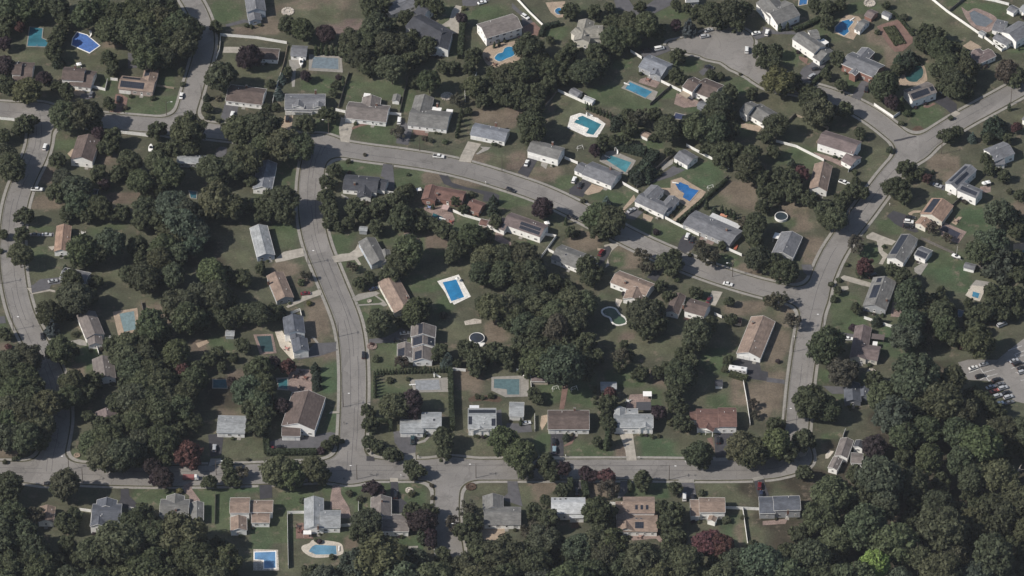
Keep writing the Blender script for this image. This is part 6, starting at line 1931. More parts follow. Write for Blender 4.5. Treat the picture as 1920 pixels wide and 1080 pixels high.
for t, k, s, label in FENCES:
    p = pts(t, s)
    h = 1.75 if label not in TALL else 2.3
    if k == 't':
        h = 1.3
    o0 = p[0].copy()
    mb = MB()
    for a, b in zip(p[:-1], p[1:]):
        L = (b - a).length
        d = (b - a).normalized()
        n = Vector((-d.y, d.x, 0))
        m = max(1, round(L / 2.4))
        for i in range(m):
            c = a + d * (L * (i + .5) / m) - o0
            wob = random.uniform(-.03, .03)
            mb.box((c.x, c.y), d, n, L / m - .13, .05, .06, h - .1 + wob)
            mb.box((c.x, c.y), d, n, L / m - .13, .1, h - .1 + wob, h - .02 + wob)
            mb.box((c.x, c.y), d, n, L / m - .13, .1, .08, .2)
        for i in range(m + 1):
            c = a + d * (L * i / m) - o0
            mb.box((c.x, c.y), d, n, .125, .125, 0, h + .06)
    f = mb.build("fence", M[{'w': 'vinyl', 'g': 'greyfence', 't': 'tanfence'}[k]], None, o0)
    tag(f, label, "fence", "fences between the gardens")

# ---------------------------------------------------------------- vehicles
def profile_body(prof, wd, m=0, taper=.0, zt=None):
    """side outline (x, z) swept over the width, its upper points drawn in by taper"""
    mb = MB()
    zmax = max(z for x, z in prof)
    zmin = min(z for x, z in prof)
    L = [Vector((x, wd / 2 - taper * (z - zmin) / (zmax - zmin + 1e-6), z)) for x, z in prof]
    Rr = [Vector((v.x, -v.y, v.z)) for v in L]
    n = len(L)
    for i in range(n):
        j = (i + 1) % n
        mb.face([L[j], L[i], Rr[i], Rr[j]], m)
    mb.face(L, m)
    mb.face(Rr[::-1], m)
    return mb


def bevel_mesh(mb, name, mats, w=.07):
    me = mb.mesh(name, mats)
    bm = bmesh.new()
    bm.from_mesh(me)
    bmesh.ops.remove_doubles(bm, verts=bm.verts, dist=.001)
    bmesh.ops.recalc_face_normals(bm, faces=bm.faces[:])
    bmesh.ops.bevel(bm, geom=[e for e in bm.edges if e.calc_face_angle(0) > .5], offset=w, segments=2, affect='EDGES', profile=.6)
    for f in bm.faces:
        f.smooth = True
    bm.to_mesh(me)
    bm.free()
    return me


def wheel_mesh():
    mb = MB()
    mb.cyl((0, -.11, 0), (0, .11, 0), .33, .33, 14, 0)
    mb.cyl((0, -.125, 0), (0, .125, 0), .19, .19, 10, 1)
    return mb.mesh("wheel", [M['rubber'], M['metal']])


WHEEL = wheel_mesh()


def lamp_mesh():
    mb = MB()
    mb.box((0, 0), Vector((1, 0, 0)), Vector((0, 1, 0)), .14, .42, -.08, .08)
    return mb.mesh("headlight", M['light'])


LAMP = lamp_mesh()
TAILM = plain("tail_lens", (.25, .02, .02), .3)
def tail_mesh():
    mb = MB()
    mb.box((0, 0), Vector((1, 0, 0)), Vector((0, 1, 0)), .1, .3, -.1, .1)
    return mb.mesh("tail_light", TAILM)
TAIL = tail_mesh()
CARS = {
    # body outline, cabin glass outline, roof panel (x0, x1, z), width, wheel x
    'sedan': ([(-2.3, .35), (2.3, .35), (2.34, .62), (2.2, .78), (1.05, .92), (-1.45, .97), (-2.25, .88), (-2.34, .6)], [(-1.6, .94), (1.1, .9), (.35, 1.40), (-.85, 1.42)], (-.9, .38, 1.40), 1.82, (-1.4, 1.42)),
    'suv': ([(-2.35, .4), (2.3, .4), (2.36, .75), (2.25, .98), (1.1, 1.08), (-2.2, 1.12), (-2.38, .7)], [(-2.22, 1.1), (1.15, 1.06), (.5, 1.62), (-1.95, 1.66)], (-1.95, .52, 1.64), 1.9, (-1.45, 1.42)),
    'van': ([(-2.6, .4), (2.5, .4), (2.55, .8), (2.3, 1.15), (1.7, 1.35), (-2.55, 1.35), (-2.62, .7)], [(-2.5, 1.33), (1.75, 1.33), (1.1, 1.95), (-2.4, 1.98)], (-2.42, 1.12, 1.96), 2.0, (-1.7, 1.65)),
    'pickup': ([(-2.8, .5), (2.75, .5), (2.8, .9), (2.65, 1.08), (1.3, 1.14), (-2.8, 1.12)], [(-.75, 1.1), (1.35, 1.12), (.75, 1.75), (-.6, 1.78)], (-.62, .77, 1.77), 1.95, (-1.75, 1.75)),
}
CARM = {}
for kind, (body, cab, roofp, wd, wx) in CARS.items():
    mb = profile_body(body, wd, 0, .06)
    if kind == 'pickup':
        mb.face([(-2.65, -.75, 1.135), (-.85, -.75, 1.135), (-.85, .75, 1.135), (-2.65, .75, 1.135)], 1)
    b = bevel_mesh(mb, "body", [M['paint'], M['rubber']])
    g = bevel_mesh(profile_body(cab, wd - .2, 0, .16), "glazing", [M['glass']], .04)
    mb = MB()
    x0, x1, z = roofp
    mb.box(((x0 + x1) / 2, 0), Vector((1, 0, 0)), Vector((0, 1, 0)), x1 - x0, wd - .5, z - .02, z + .05)
    CARM[kind] = (b, g, bevel_mesh(mb, "roof", [M['paint']], .03), wx, wd, body)
CC = {'w': (.68, .68, .66), 's': (.36, .37, .38), 'g': (.12, .125, .135), 'k': (.016, .016, .018), 'r': (.12, .014, .018), 'b': (.022, .03, .06), 'l': (.20, .27, .31), 't': (.02, .045, .05), 'R': (.34, .09, .07)}
CN = {'w': "white", 's': "silver", 'g': "grey", 'k': "black", 'r': "dark red", 'b': "dark blue", 'l': "pale blue", 't': "dark teal", 'R': "faded red"}
VEH = [
    ("00", 1360, 718, .12, -1, 'w', 'sedan', "parked at the left kerb of the top left street"), ("00", 888, 745, .05, -1, 'k', 'suv', "on the drive of the tan solar house"), ("00", 683, 708, .1, -1, 'g', 'sedan', "on the drive of the split level house"), ("00", 1742, 860, .2, -1, 'w', 'suv', "on the drive of the brown corner house"),
    ("01", 236, 890, .05, -1, 'k', 'suv', "on the tan paved drive"), ("01", 1075, 905, .1, -1, 'w', 'van', "in the shade left of the L-shaped ranch"), ("01", 1082, 968, .1, -1, 'k', 'sedan', "on the drive left of the L-shaped ranch"), ("01", 1695, 18, 1, -.3, 'w', 'sedan', "parked at the top edge"),
    ("02", 100, 125, 1, .7, 'w', 'suv', "beside the white fence near the big taupe house"), ("02", 1105, 365, 1, -.2, 'w', 'van', "on the drive above the grey cul-de-sac house"), ("02", 1015, 378, 1, -.25, 'k', 'suv', "in the shade left of the white van"), ("02", 1445, 272, 1, -.2, 's', 'suv', "parked at the upper rim of the cul-de-sac"),
    ("02", 1475, 226, 1, -.35, 's', 'sedan', "half shaded above the cul-de-sac"), ("02", 1761, 375, .08, -1, 'w', 'van', "parked at the right rim of the cul-de-sac"), ("02", 1830, 248, 1, -.25, 'w', 'sedan', "on the drive right of the cul-de-sac"), ("02", 1912, 246, .3, -1, 'w', 'suv', "beside the big grey house at the top right"), ("02", 1478, 502, 1, .2, 'k', 'sedan', "on the drive above the brown split level"),
    ("03", 328, 572, 1, -.8, 's', 'suv', "on the drive of the white colonial"), ("03", 362, 515, 1, -.1, 'k', 'sedan', "behind the silver car of the white colonial"), ("03", 740, 668, .3, -1, 'k', 'suv', "on the drive of the brick house"),
    ("10", 337, 22, .2, -1, 'w', 'suv', "parked at the upper end of the left street"), ("10", 277, 340, 1, .05, 'w', 'pickup', "on a short drive right of the left street"), ("10", 395, 1028, 1, -.2, 's', 'sedan', "on the dark drive of the shaded solar house"), ("10", 350, 680, 1, 0, 's', 'sedan', "nearest the orange-tan house"), ("10", 262, 680, 1, 0, 'g', 'sedan', "in tree shade left of the orange-tan house"),
    ("11", 1370, 92, 1, .1, 'w', 'pickup', "parked at the upper kerb of the upper street"), ("11", 1908, 345, 1, .35, 'k', 'suv', "driving on the upper street below the blue-grey ranch"),
    ("12", 110, 143, .35, -1, 'w', 'sedan', "on the dark drive of the taupe house with porch steps"), ("12", 465, 270, .4, -1, 'w', 'suv', "on the drive of the grey ranch with garage doors"), ("12", 512, 308, .5, -1, 'k', 'sedan', "beside the white car of the grey ranch"), ("12", 895, 497, 1, -.55, 's', 'sedan', "on the drive of the U-shaped grey house"),
    ("12", 450, 545, 1, .4, 'k', 'suv', "parked at the lower kerb of the upper street"), ("12", 1315, 693, .4, -1, 'w', 'suv', "on the drive of the flat grey ranch"), ("12", 1352, 715, .4, -1, 'k', 'sedan', "right of the white car at the flat grey ranch"), ("12", 668, 815, .6, -1, 'r', 'suv', "on the curved drive of the grey-green house"), ("12", 1620, 1048, 1, .22, 'w', 'sedan', "driving on the upper street near the right street"),
    ("13", 1270, 310, 1, .35, 's', 'sedan', "on the drive of the white solar house"), ("13", 1056, 582, 1, .12, 'w', 'suv', "between two black cars at the rust tan house"), ("13", 1068, 550, 1, .1, 'k', 'sedan', "topmost of three at the rust tan house"), ("13", 1050, 618, 1, .12, 'k', 'suv', "lowest of three at the rust tan house"), ("13", 782, 988, 1, -.5, 'k', 'suv', "beside the taupe solar house"), ("13", 572, 290, 1, .4, 'w', 'pickup', "right of the house with tan and charcoal slopes"),
    ("20", 318, 362, .15, 1, 'k', 'sedan', "parked at the right kerb of the left street"), ("21", 808, 503, .03, -1, 'k', 'suv', "parked at the right kerb of the central street"), ("21", 372, 40, 1, -.12, 'r', 'sedan', "on the drive of the tan-brown house"), ("21", 1115, 338, 1, -.12, 's', 'sedan', "upper of two at the many-level solar house"), ("21", 1073, 392, 1, .06, 'k', 'suv', "lower of two at the many-level solar house"), ("21", 882, 5, 1, -.3, 'b', 'sedan', "on the double path of the tan gabled house"),
    ("22", 1475, 90, .5, -1, 'r', 'sedan', "on the drive of the brown house with chimney"), ("22", 105, 1012, 1, -.15, 'w', 'sedan', "beside the pale garage"), ("23", 603, 380, 1, .03, 'w', 'sedan', "on the drive of the mauve house"),
    ("23", 1540, 598, 1, -.3, 'w', 'sedan', "alone at the parking lot's left corner"), ("23", 1617, 572, 1, -.25, 's', 'sedan', "in shade beside the white car at the parking lot"), ("23", 1590, 662, 1, -.25, 'k', 'suv', "parked between lines at the parking lot's left side"),
    ("23", 1716, 690, 1, -.3, 'k', 'suv', "first from the top in the parking lot's long row"), ("23", 1738, 722, 1, -.3, 'g', 'sedan', "second from the top in the parking lot's long row"), ("23", 1762, 750, 1, -.3, 's', 'suv', "third from the top in the parking lot's long row"), ("23", 1785, 785, 1, -.3, 'k', 'sedan', "fourth from the top in the parking lot's long row"), ("23", 1802, 818, 1, -.3, 's', 'suv', "fifth from the top in the parking lot's long row"),
    ("23", 1808, 858, 1, -.3, 'g', 'sedan', "last in the parking lot's long row"), ("23", 1735, 865, 1, -.3, 'w', 'sedan', "lowest on the left of the long row"), ("23", 1670, 742, 1, -.3, 's', 'sedan', "left of the parking lot's long row"), ("23", 1700, 772, 1, -.3, 'R', 'sedan', "half under trees left of the long row"), ("23", 1722, 810, 1, -.3, 's', 'suv', "under trees left of the long row"),
    ("23", 1845, 545, 1, -.3, 's', 'sedan', "topmost in the parking lot's right row"), ("23", 1872, 568, 1, -.3, 'k', 'suv', "second in the parking lot's right row"), ("23", 1902, 598, 1, -.3, 'k', 'sedan', "third in the parking lot's right row"), ("23", 1908, 630, 1, -.3, 's', 'suv', "lowest in the parking lot's right row"), ("23", 1755, 275, 1, -.4, 's', 'van', "alone in the shade above the parking lot"),
    ("30", 1608, 122, .02, -1, 's', 'suv', "on the shaded drive of the flat pale grey house"), ("30", 368, 385, 1, 0, 'k', 'sedan', "in tree shade on the bottom street at the left"),
    ("31", 1175, 62, .02, -1, 't', 'pickup', "on the corner drive of the pale grey house"), ("31", 180, 112, 1, -.15, 'k', 'sedan', "on the drive behind the square hedge"), ("31", 128, 122, 1, -.1, 'r', 'sedan', "at the left end of the drive behind the square hedge"), ("31", 1048, 472, .02, -1, 'k', 'suv', "on the narrow drive of the taupe L-shaped house"),
    ("32", 318, 135, .02, -1, 'l', 'suv', "lower of two on the brown ranch's drive"), ("32", 316, 73, .02, -1, 'k', 'suv', "upper of two on the brown ranch's drive"), ("32", 1293, 488, .02, -1, 'w', 'van', "on the drive of the tan house"), ("32", 1357, 492, .02, -1, 'k', 'sedan', "right of the white van at the tan house"), ("32", 1548, 62, .05, -1, 'k', 'suv', "on the drive of the red-brown house"),
    ("32", 1858, 405, .1, -1, 'r', 'suv', "on the drive of the slate house"), ("32", 1870, 465, .1, -1, 'b', 'sedan', "below the dark red car at the slate house"), ("32", 490, 448, .05, -1, 'k', 'sedan', "between two hedges above the white-roofed house"),
]
NAME = {'sedan': ("car", "car"), 'suv': ("car", "car"), 'van': ("van", "van"), 'pickup': ("pickup_truck", "pickup truck")}
WORD = {'sedan': "saloon car", 'suv': "high estate car", 'van': "van", 'pickup': "pickup truck"}
for t, x, y, dx, dy, cc, kind, where in VEH:
    c = T(t, x, y, .7)
    b, g, rp, wx, wd, body = CARM[kind]
    root = bpy.data.objects.new(NAME[kind][0], None)
    COL.objects.link(root)
    on_road = field_at(c.x, c.y) < 0
    root.location = (c.x, c.y, .035 if on_road else .105)
    root.rotation_euler = (0, 0, math.atan2(-dy / _se, dx))
    tag(root, f"{CN[cc]} {WORD[kind]} {where}", NAME[kind][1], "cars parked on drives, streets and the lot")
    ff = random.uniform(.9, 1.08)
    col = tuple(v * ff for v in CC[cc])
    link("body", b, root, color=col)
    link("glazing", g, root)
    link("roof", rp, root, color=col)
    for sx in wx:
        for sy in (-1, 1):
            link("wheel", WHEEL, root, (sx, sy * (wd / 2 - .1), .33))
    fx, bx = max(p[0] for p in body), min(p[0] for p in body)
    zl = .68 if kind == 'sedan' else .85
    for sy in (-1, 1):
        link("headlight", LAMP, root, (fx - .07, sy * (wd / 2 - .35), zl))
        link("tail_light", TAIL, root, (bx + .05, sy * (wd / 2 - .3), zl))

# red flat truck with white cab on the bottom street
c = T("30", 1425, 345, .8)
root = bpy.data.objects.new("truck", None)
COL.objects.link(root)
root.location = (c.x, c.y, .035)
tag(root, "faded red truck with white cab on the bottom street under the red tree", "truck")
X, Y = Vector((1, 0, 0)), Vector((0, 1, 0))
mb = MB()
mb.box((-.7, 0), X, Y, 5.2, 2.2, .7, 2.1)
mb.build("cargo_bed", M['object'], root, color=(.24, .10, .095))
mb = profile_body([(2.0, .5), (3.9, .5), (3.95, 1.3), (3.5, 1.5), (3.2, 2.3), (2.05, 2.35)], 2.1, 0, .1)
link("cab", bevel_mesh(mb, "cab", [M['paint']]), root, color=CC['w'])
for sx in (-2.2, 2.9):
    for sy in (-1, 1):
        w = link("wheel", WHEEL, root, (sx, sy * .95, .4))
        w.scale = (1.25, 1.2, 1.25)

# white camper trailer
c = T("22", 1695, 618, 1.3)
root = bpy.data.objects.new("camper_trailer", None)
COL.objects.link(root)
root.location = (c.x, c.y, .105)
root.rotation_euler = (0, 0, -.2)
tag(root, "long white camper trailer parked below the long tan house", "camper trailer")
mb = profile_body([(-4.2, .5), (4.0, .5), (4.4, 1.4), (4.1, 2.9), (-4.2, 3.0), (-4.4, 2.2)], 2.4)
link("body", bevel_mesh(mb, "body", [M['paint']], .1), root, color=(.7, .69, .67))
mb = MB()
for x in (-2.4, 1.9):
    mb.box((x, 0), X, Y, .8, .7, 3.0, 3.25)
mb.build("roof_vent", M['metal'], root)
for x in (-3.0, -1.0, 1.2, 3.0):
    mb = MB()
    mb.box((0, 0), X, Y, .9, .06, 0, .6)
    mb.build("window", M['glass'], root, (x, -1.22, 1.6))
for x in (-.5, .5):
    for sy in (-1, 1):
        link("wheel", WHEEL, root, (x, sy * 1.05, .35))


def boat(tile, x, y, dx, dy, label, L=6.0, mast=False):
    c = T(tile, x, y, 1.0)
    root = bpy.data.objects.new("boat", None)
    COL.objects.link(root)
    root.location = (c.x, c.y, 0)
    root.rotation_euler = (0, 0, math.atan2(-dy / _se, dx))
    tag(root, label, "boat")
    mb = MB()
    st = [(-.5, .42, .9), (-.2, .5, .9), (.15, .46, 1.0), (.38, .26, 1.15), (.52, .02, 1.25)]
    for (a, wa, za), (b, wb, zb) in zip(st[:-1], st[1:]):
        for s in (-1, 1):
            p = [Vector((a * L, s * wa * 2.2, .5 + za)), Vector((b * L, s * wb * 2.2, .5 + zb)), Vector((b * L, s * wb * .7, .6)), Vector((a * L, s * wa * .7, .6))]
            mb.face(p)
            d = [Vector((a * L, s * wa * 2.2, .5 + za)), Vector((b * L, s * wb * 2.2, .5 + zb)), Vector((b * L, 0, .55 + zb)), Vector((a * L, 0, .55 + za))]
            mb.face(d)
    mb.face([(-.5 * L, -.92, 1.4), (-.5 * L, .92, 1.4), (-.5 * L, .3, .6), (-.5 * L, -.3, .6)])
    mb.build("hull", M['vinyl'], root)
    mb = MB()
    mb.box((0, 0), X, Y, L * .25, 1.2, 1.4, 2.0)
    mb.build("windshield", M['glass'], root)
    mb = MB()
    mb.box((-.1 * L, 0), X, Y, L * .8, .9, .4, .55)
    mb.box((.6 * L, 0), X, Y, L * .3, .12, .4, .5)
    mb.build("trailer", M['metal'], root)
    for s in (-1, 1):
        link("wheel", WHEEL, root, (-.15 * L, s * .75, .33))
    if mast:
        mb = MB()
        mb.cyl((0, 0, 1.3), (.3, 0, 8), .07, .05, 6)
        mb.build("mast", M['trim'], root)


boat("01", 338, 470, .05, 1, "white motorboat on a trailer below the small grey garage")
boat("13", 1412, 845, 1, .45, "sailing dinghy with mast on a trailer above the big lawn", 4.5, True)
boat("10", 1130, 32, .03, -1, "white covered boat on a trailer under trees below the upper street", 5.0)

# ---------------------------------------------------------------- street lamps, poles, cables
POLES = [("31", 757, 355, 'l', "on the bottom street below the corner"), ("31", 1650, 345, 'l', "on the bottom street right of the stub street"), ("32", 1178, 358, 'l', "on the bottom street above the large tan house"), ("12", 1653, 995, 'l', "above the white car"),
         ("20", 100, 318, 'l', "on the left kerb of the left street"), ("21", 618, 365, 'p', "left of the central street beside a long shadow"), ("21", 655, 893, 'l', "beside the green lawn"), ("11", 390, 902, 'l', "by the pale gabled house"), ("11", 1845, 210, 'p', "on the upper kerb below the blue-grey ranch"),
         ("11", 1226, 48, 'p', "on the upper kerb below the L-shaped ranch"), ("00", 1250, 866, 'l', "on the lawn corner of the tan solar house"), ("00", 1512, 745, 'p', "right of the top left street"), ("13", 605, 605, 'p', "left of the right street at the bend"), ("13", 1300, 75, 'p', "right of the right street near the dry lawn"),
         ("23", 232, 312, 'p', "left of the right street by the round tree"), ("23", 185, 480, 'p', "left kerb of the right street above the dry lawn"), ("23", 122, 1006, 'l', "left kerb of the right street at its lower end"), ("23", 412, 300, 'l', "right kerb of the right street above the round tree"), ("30", 622, 384, 'p', "on the bottom street left of the dark drive"), ("30", 1622, 320, 'l', "under trees on the bottom street"),
         ("03", 1820, 778, 'p', "on the upper end of the right street"), ("10", 5, 1050, 'p', "on the left kerb of the left street above the dark drive"), ("30", 517, 285, 'l', "at the corner of the left and bottom streets"), ("01", 545, 1000, 'l', "on the upper street beside the pale concrete drive"), ("31", 1520, 790, 'l', "at the lower end of the stub street")]
pole_at = []
for t, x, y, k, where in POLES:
    c = T(t, x, y)
    root = bpy.data.objects.new("street_lamp" if k == 'l' else "utility_pole", None)
    COL.objects.link(root)
    root.location = (c.x, c.y, 0)
    tag(root, ("wooden street lamp " if k == 'l' else "wooden utility pole ") + where, "street lamp" if k == 'l' else "utility pole")
    H_ = 9.2
    mb = MB()
    mb.cyl((0, 0, 0), (0, 0, H_), .17, .12, 8)
    mb.build("pole", M['wood'], root)
    mb = MB()
    mb.box((0, 0), X, Y, .12, 2.0, H_ - .8, H_ - .65)
    for s in (-.9, -.4, .4, .9):
        mb.cyl((0, s, H_ - .65), (0, s, H_ - .45), .05, .04, 6)
    mb.build("crossarm", M['wood'], root)
    if k == 'l':
        g = 1 if FIELD[min(max(int((c.y - gy[0]) / GS), 0), len(gy) - 1), min(max(int((c.x + 2.5 - gx[0]) / GS), 0), len(gx) - 1)] < field_at(c.x - 2.5, c.y) else -1
        mb = MB()
        mb.cyl((0, 0, H_ - 1.3), (g * 1.2, 0, H_ - .5), .05, .05, 6)
        mb.cyl((g * 1.2, 0, H_ - .5), (g * 2.4, 0, H_ - .4), .05, .05, 6)
        mb.build("lamp_arm", M['metal'], root)
        mb = MB()
        mb.box((g * 2.7, 0), X, Y, .85, .36, H_ - .5, H_ - .34)
        mb.build("lamp_head", M['vinyl'], root)
    pole_at.append((c, H_))


def cable(i, j, label, off):
    a, h = pole_at[i]
    b, _ = pole_at[j]
    mb = MB()
    n = 14
    prev = None
    for k in range(n + 1):
        t = k / n
        p = a.lerp(b, t) + Vector((0, 0, h - .5 - 3.2 * t * (1 - t)))
        p.y += off
        if prev is not None:
            mb.cyl(prev, p, .035, .035, 5, 0, False)
        prev = p
    tag(mb.build("power_cable", M['rubber']), label, "cable")


for i, j, s in [(0, 1, "along the bottom street between two lamps"), (1, 2, "along the bottom street over the stub street"), (5, 7, "along the central street's upper half"), (5, 6, "along the central street's lower half"), (8, 9, "along the upper street past the blue-grey ranch"), (14, 15, "along the right street by the round tree"), (15, 16, "along the right street's lower end"),
                (22, 18, "along the bottom street at the left"), (4, 21, "along the left street"), (12, 13, "along the right street's upper bend")]:
    cable(i, j, "thin black cable sagging " + s, 0.4)

# ---------------------------------------------------------------- small things in the gardens
def parasol(tile, x, y, col, label, R=1.6):
    c = T(tile, x, y, 2.3)
    root = bpy.data.objects.new("parasol", None)
    COL.objects.link(root)
    root.location = (c.x, c.y, 0)
    tag(root, label, "parasol")
    mb = MB()
    n = 10
    for i in range(n):
        a0, a1 = 2 * math.pi * i / n, 2 * math.pi * (i + 1) / n
        mb.face([(math.cos(a0) * R, math.sin(a0) * R, 2.1), (math.cos(a1) * R, math.sin(a1) * R, 2.1), (0, 0, 2.75)])
    mb.build("canopy", M['object'], root, color=col)
    mb = MB()
    mb.cyl((0, 0, 0), (0, 0, 2.7), .04, .04, 6)
    mb.cyl((0, 0, 0), (0, 0, .12), .35, .3, 10)
    mb.build("pole", M['metal'], root)


parasol("31", 1028, 845, (.48, .42, .36), "cream parasol beside the small blue-grey pool", 1.7)
parasol("32", 332, 628, (.20, .27, .45), "blue and white parasol at the white-roofed house", 1.7)
parasol("20", 8, 905, (.5, .55, .58), "white parasol at the left edge pool")
parasol("11", 1508, 1005, (.6, .6, .58), "white parasol at the rectangular blue pool", 1.0)
parasol("13", 1622, 290, (.62, .62, .6), "white parasol behind the white solar house", 1.3)


def furniture(tile, x, y, label, col=(.2, .14, .11)):
    c = T(tile, x, y)
    root = bpy.data.objects.new("garden_table", None)
    COL.objects.link(root)
    root.location = (c.x, c.y, .1)
    tag(root, label, "garden furniture")
    mb = MB()
    mb.cyl((0, 0, .68), (0, 0, .75), .75, .75, 14)
    mb.cyl((0, 0, 0), (0, 0, .7), .08, .06, 8)
    mb.build("tabletop", M['object'], root, color=col)
    for k in range(4):
        a = k * math.pi / 2 + .5
        u = Vector((math.cos(a), math.sin(a), 0))
        n = Vector((-u.y, u.x, 0))
        mb = MB()
        p = u * 1.25
        mb.box((p.x, p.y), u, n, .5, .5, .4, .47)
        p = u * 1.5
        mb.box((p.x, p.y), u, n, .07, .5, .47, .95)
        for s in (-.2, .2):
            for r_ in (1.05, 1.45):
                q = u * r_ + n * s
                mb.box((q.x, q.y), u, n, .05, .05, 0, .4)
        mb.build("chair", M['object'], root, color=tuple(v * .8 for v in col))


for t, x, y, l, cc in [("02", 1020, 605, "round table with chairs on the patio of the cul-de-sac house", (.25, .13, .1)), ("31", 318, 715, "dark round table with chairs on the red brick patio", (.05, .04, .04)), ("31", 335, 750, "lower dark table set on the red brick patio", (.1, .04, .035)), ("21", 230, 460, "table with pink chairs by the dark covered pool", (.4, .2, .18)),
                       ("21", 300, 670, "dark dining set on the crowded brick terrace", (.08, .04, .035)), ("21", 340, 640, "topmost dining set on the crowded brick terrace", (.09, .05, .04)), ("21", 370, 680, "right hand dining set on the crowded brick terrace", (.16, .07, .05)), ("21", 340, 755, "lowest dining set on the crowded brick terrace", (.05, .04, .04)),
                       ("01", 1735, 450, "left table set at the kidney pool's beige terrace", (.14, .08, .06)), ("01", 1790, 490, "right table set at the kidney pool's beige terrace", (.14, .08, .06)), ("22", 870, 855, "white table set on the brick patio behind the pale grey house", (.5, .5, .48)), ("03", 680, 180, "white table set beside the stepped blue pool", (.55, .55, .52)),
                       ("13", 1410, 580, "table set on the stone patio of the rust tan house", (.3, .22, .18)), ("23", 1005, 70, "table set on the cluttered stone patio", (.3, .26, .22)), ("23", 965, 170, "dark table set on the lower stone patio", (.12, .09, .08)), ("11", 1300, 480, "table set with blue cushions on the brick terrace", (.2, .25, .4)), ("11", 1460, 590, "red chairs by the narrow hidden pool", (.25, .08, .06)),
                       ("10", 620, 675, "white table set right of the orange-tan house", (.5, .48, .45)), ("30", 1720, 905, "white garden bench set in the lower left trees", (.5, .5, .5)), ("32", 960, 790, "table set on the pale patio of the large tan house", (.3, .2, .17)), ("13", 90, 780, "table on the patio of the small grey house", (.12, .09, .07))]:
    furniture(t, x, y, l, cc)


def stone_ring(tile, x, y, R, label, name="fire_ring", cat="fire ring", m='stone'):
    c = T(tile, x, y)
    mb = MB()
    n = 16
    for i in range(n):
        a = 2 * math.pi * i / n
        u = Vector((math.cos(a), math.sin(a), 0))
        mb.box((u.x * R, u.y * R), u, Vector((-u.y, u.x, 0)), R * .45, R * .3, 0, .35 + .1 * (i % 2))
    mb.cyl((0, 0, 0), (0, 0, .12), R * .75, R * .7, 16)
    mb.box((0, 0), X, Y, R * .5, R * .4, .1, .5)
    tag(mb.build(name, M[m], None, (c.x, c.y, .06)), label, cat)


stone_ring("01", 1432, 725, 2.5, "pale stone fire ring behind the L-shaped ranch house")
stone_ring("01", 238, 88, 2.6, "round pale stone seat on the brown lawn at the top")
stone_ring("03", 762, 25, 2.4, "round pale stone terrace above the red garden shed")
stone_ring("23", 775, 632, 1.7, "round stone ring below the mauve house")
stone_ring("31", 1612, 412, 2.0, "round dark planting ring right of the stub street", m='mulch', name="planting_ring", cat="flower bed")
stone_ring("31", 1150, 440, 1.5, "round flower bed with pale stones on the corner lawn", name="planting_ring", cat="flower bed")
stone_ring("21", 870, 440, 1.9, "round pink flower bed beside the central street drive", m='pinkpaver', name="planting_ring", cat="flower bed")
stone_ring("21", 850, 100, .9, "small pale ring in the grass between the double path", name="planting_ring", cat="flower bed")
stone_ring("30", 577, 178, 1.2, "small yellow planting ring at the left street corner", m='tanpaver', name="planting_ring", cat="flower bed")


def arch_frame(tile, x, y, label, m='vinyl'):
    c = T(tile, x, y, 1.2)
    mb = MB()
    for s in (-1.6, 1.6):
        mb.cyl((s, -.9, 0), (s * .8, 0, 2.3), .06, .06, 6)
        mb.cyl((s, .9, 0), (s * .8, 0, 2.3), .06, .06, 6)
        mb.cyl((s * .9, -.45, 1.1), (s * .9, .45, 1.1), .05, .05, 6)
    mb.cyl((-1.4, 0, 2.3), (1.4, 0, 2.3), .07, .07, 6)
    for s in (-.6, .5):
        mb.cyl((s - .2, 0, 2.3), (s - .2, 0, .6), .02, .02, 5)
        mb.cyl((s + .2, 0, 2.3), (s + .2, 0, .6), .02, .02, 5)
        mb.box((s, 0), X, Y, .5, .22, .56, .62)
    tag(mb.build("swing_frame", M[m], None, (c.x, c.y, 0), .4), label, "swing")


arch_frame("12", 510, 25, "white swing frame on the lawn above the grey house with two cars")
arch_frame("12", 1488, 322, "white metal frame on the lawn beside the dark fence")
arch_frame("22", 465, 752, "white garden swing right of the long brick path")
arch_frame("22", 325, 748, "white garden swing left of the long brick path")

mb = MB()
for k, cl in enumerate(((0, 0),)):
    for s in (-.45, 0, .45):
        for a in range(8):
            t0, t1 = a / 8 - .5, (a + 1) / 8 - .5
            mb.cyl((s, t0 * 4.2, .35), (s, t1 * 4.2, .35), .26 * math.sqrt(max(.02, 1 - (2 * t0) ** 2)), .26 * math.sqrt(max(.02, 1 - (2 * t1) ** 2)), 8)
c = T("12", 1680, 772, .4)
tag(mb.build("kayak_rack", M['object'], None, (c.x, c.y, .02), -.3, (.42, .13, .08)), "three orange kayaks side by side right of the flat grey ranch", "kayaks")
c = T("12", 1588, 535, .4)
mb = MB()
mb.box((0, 0), X, Y, 3.4, 1.3, .1, .6)
tag(mb.build("covered_boat", M['object'], None, (c.x, c.y, .02), -.4, (.5, .24, .16)), "orange tarpaulin cover beside the row of small cones", "tarpaulin")
c = T("31", 385, 755, 2.4)
mb = MB()
mb.box((0, 0), X, Y, 3.6, 2.4, 2.35, 2.5)
for sx in (-1.6, 1.6):
    for sy in (-1, 1):
        mb.box((sx, sy), X, Y, .1, .1, 0, 2.35)
tag(mb.build("gazebo", M['vinyl'], None, (c.x, c.y, .08)), "white square gazebo on the red brick patio", "gazebo")
c = T("22", 1015, 795, 2.4)
mb = MB()
mb.box((0, 0), X, Y, 4.0, 3.2, 2.35, 2.5)
for sx in (-1.8, 1.8):
    for sy in (-1.4, 1.4):
        mb.box((sx, sy), X, Y, .1, .1, 0, 2.35)
tag(mb.build("gazebo", M['vinyl'], None, (c.x, c.y, .08)), "white square gazebo behind the house with the dark flat roof", "gazebo")
c = T("11", 1420, 475, 2.5)
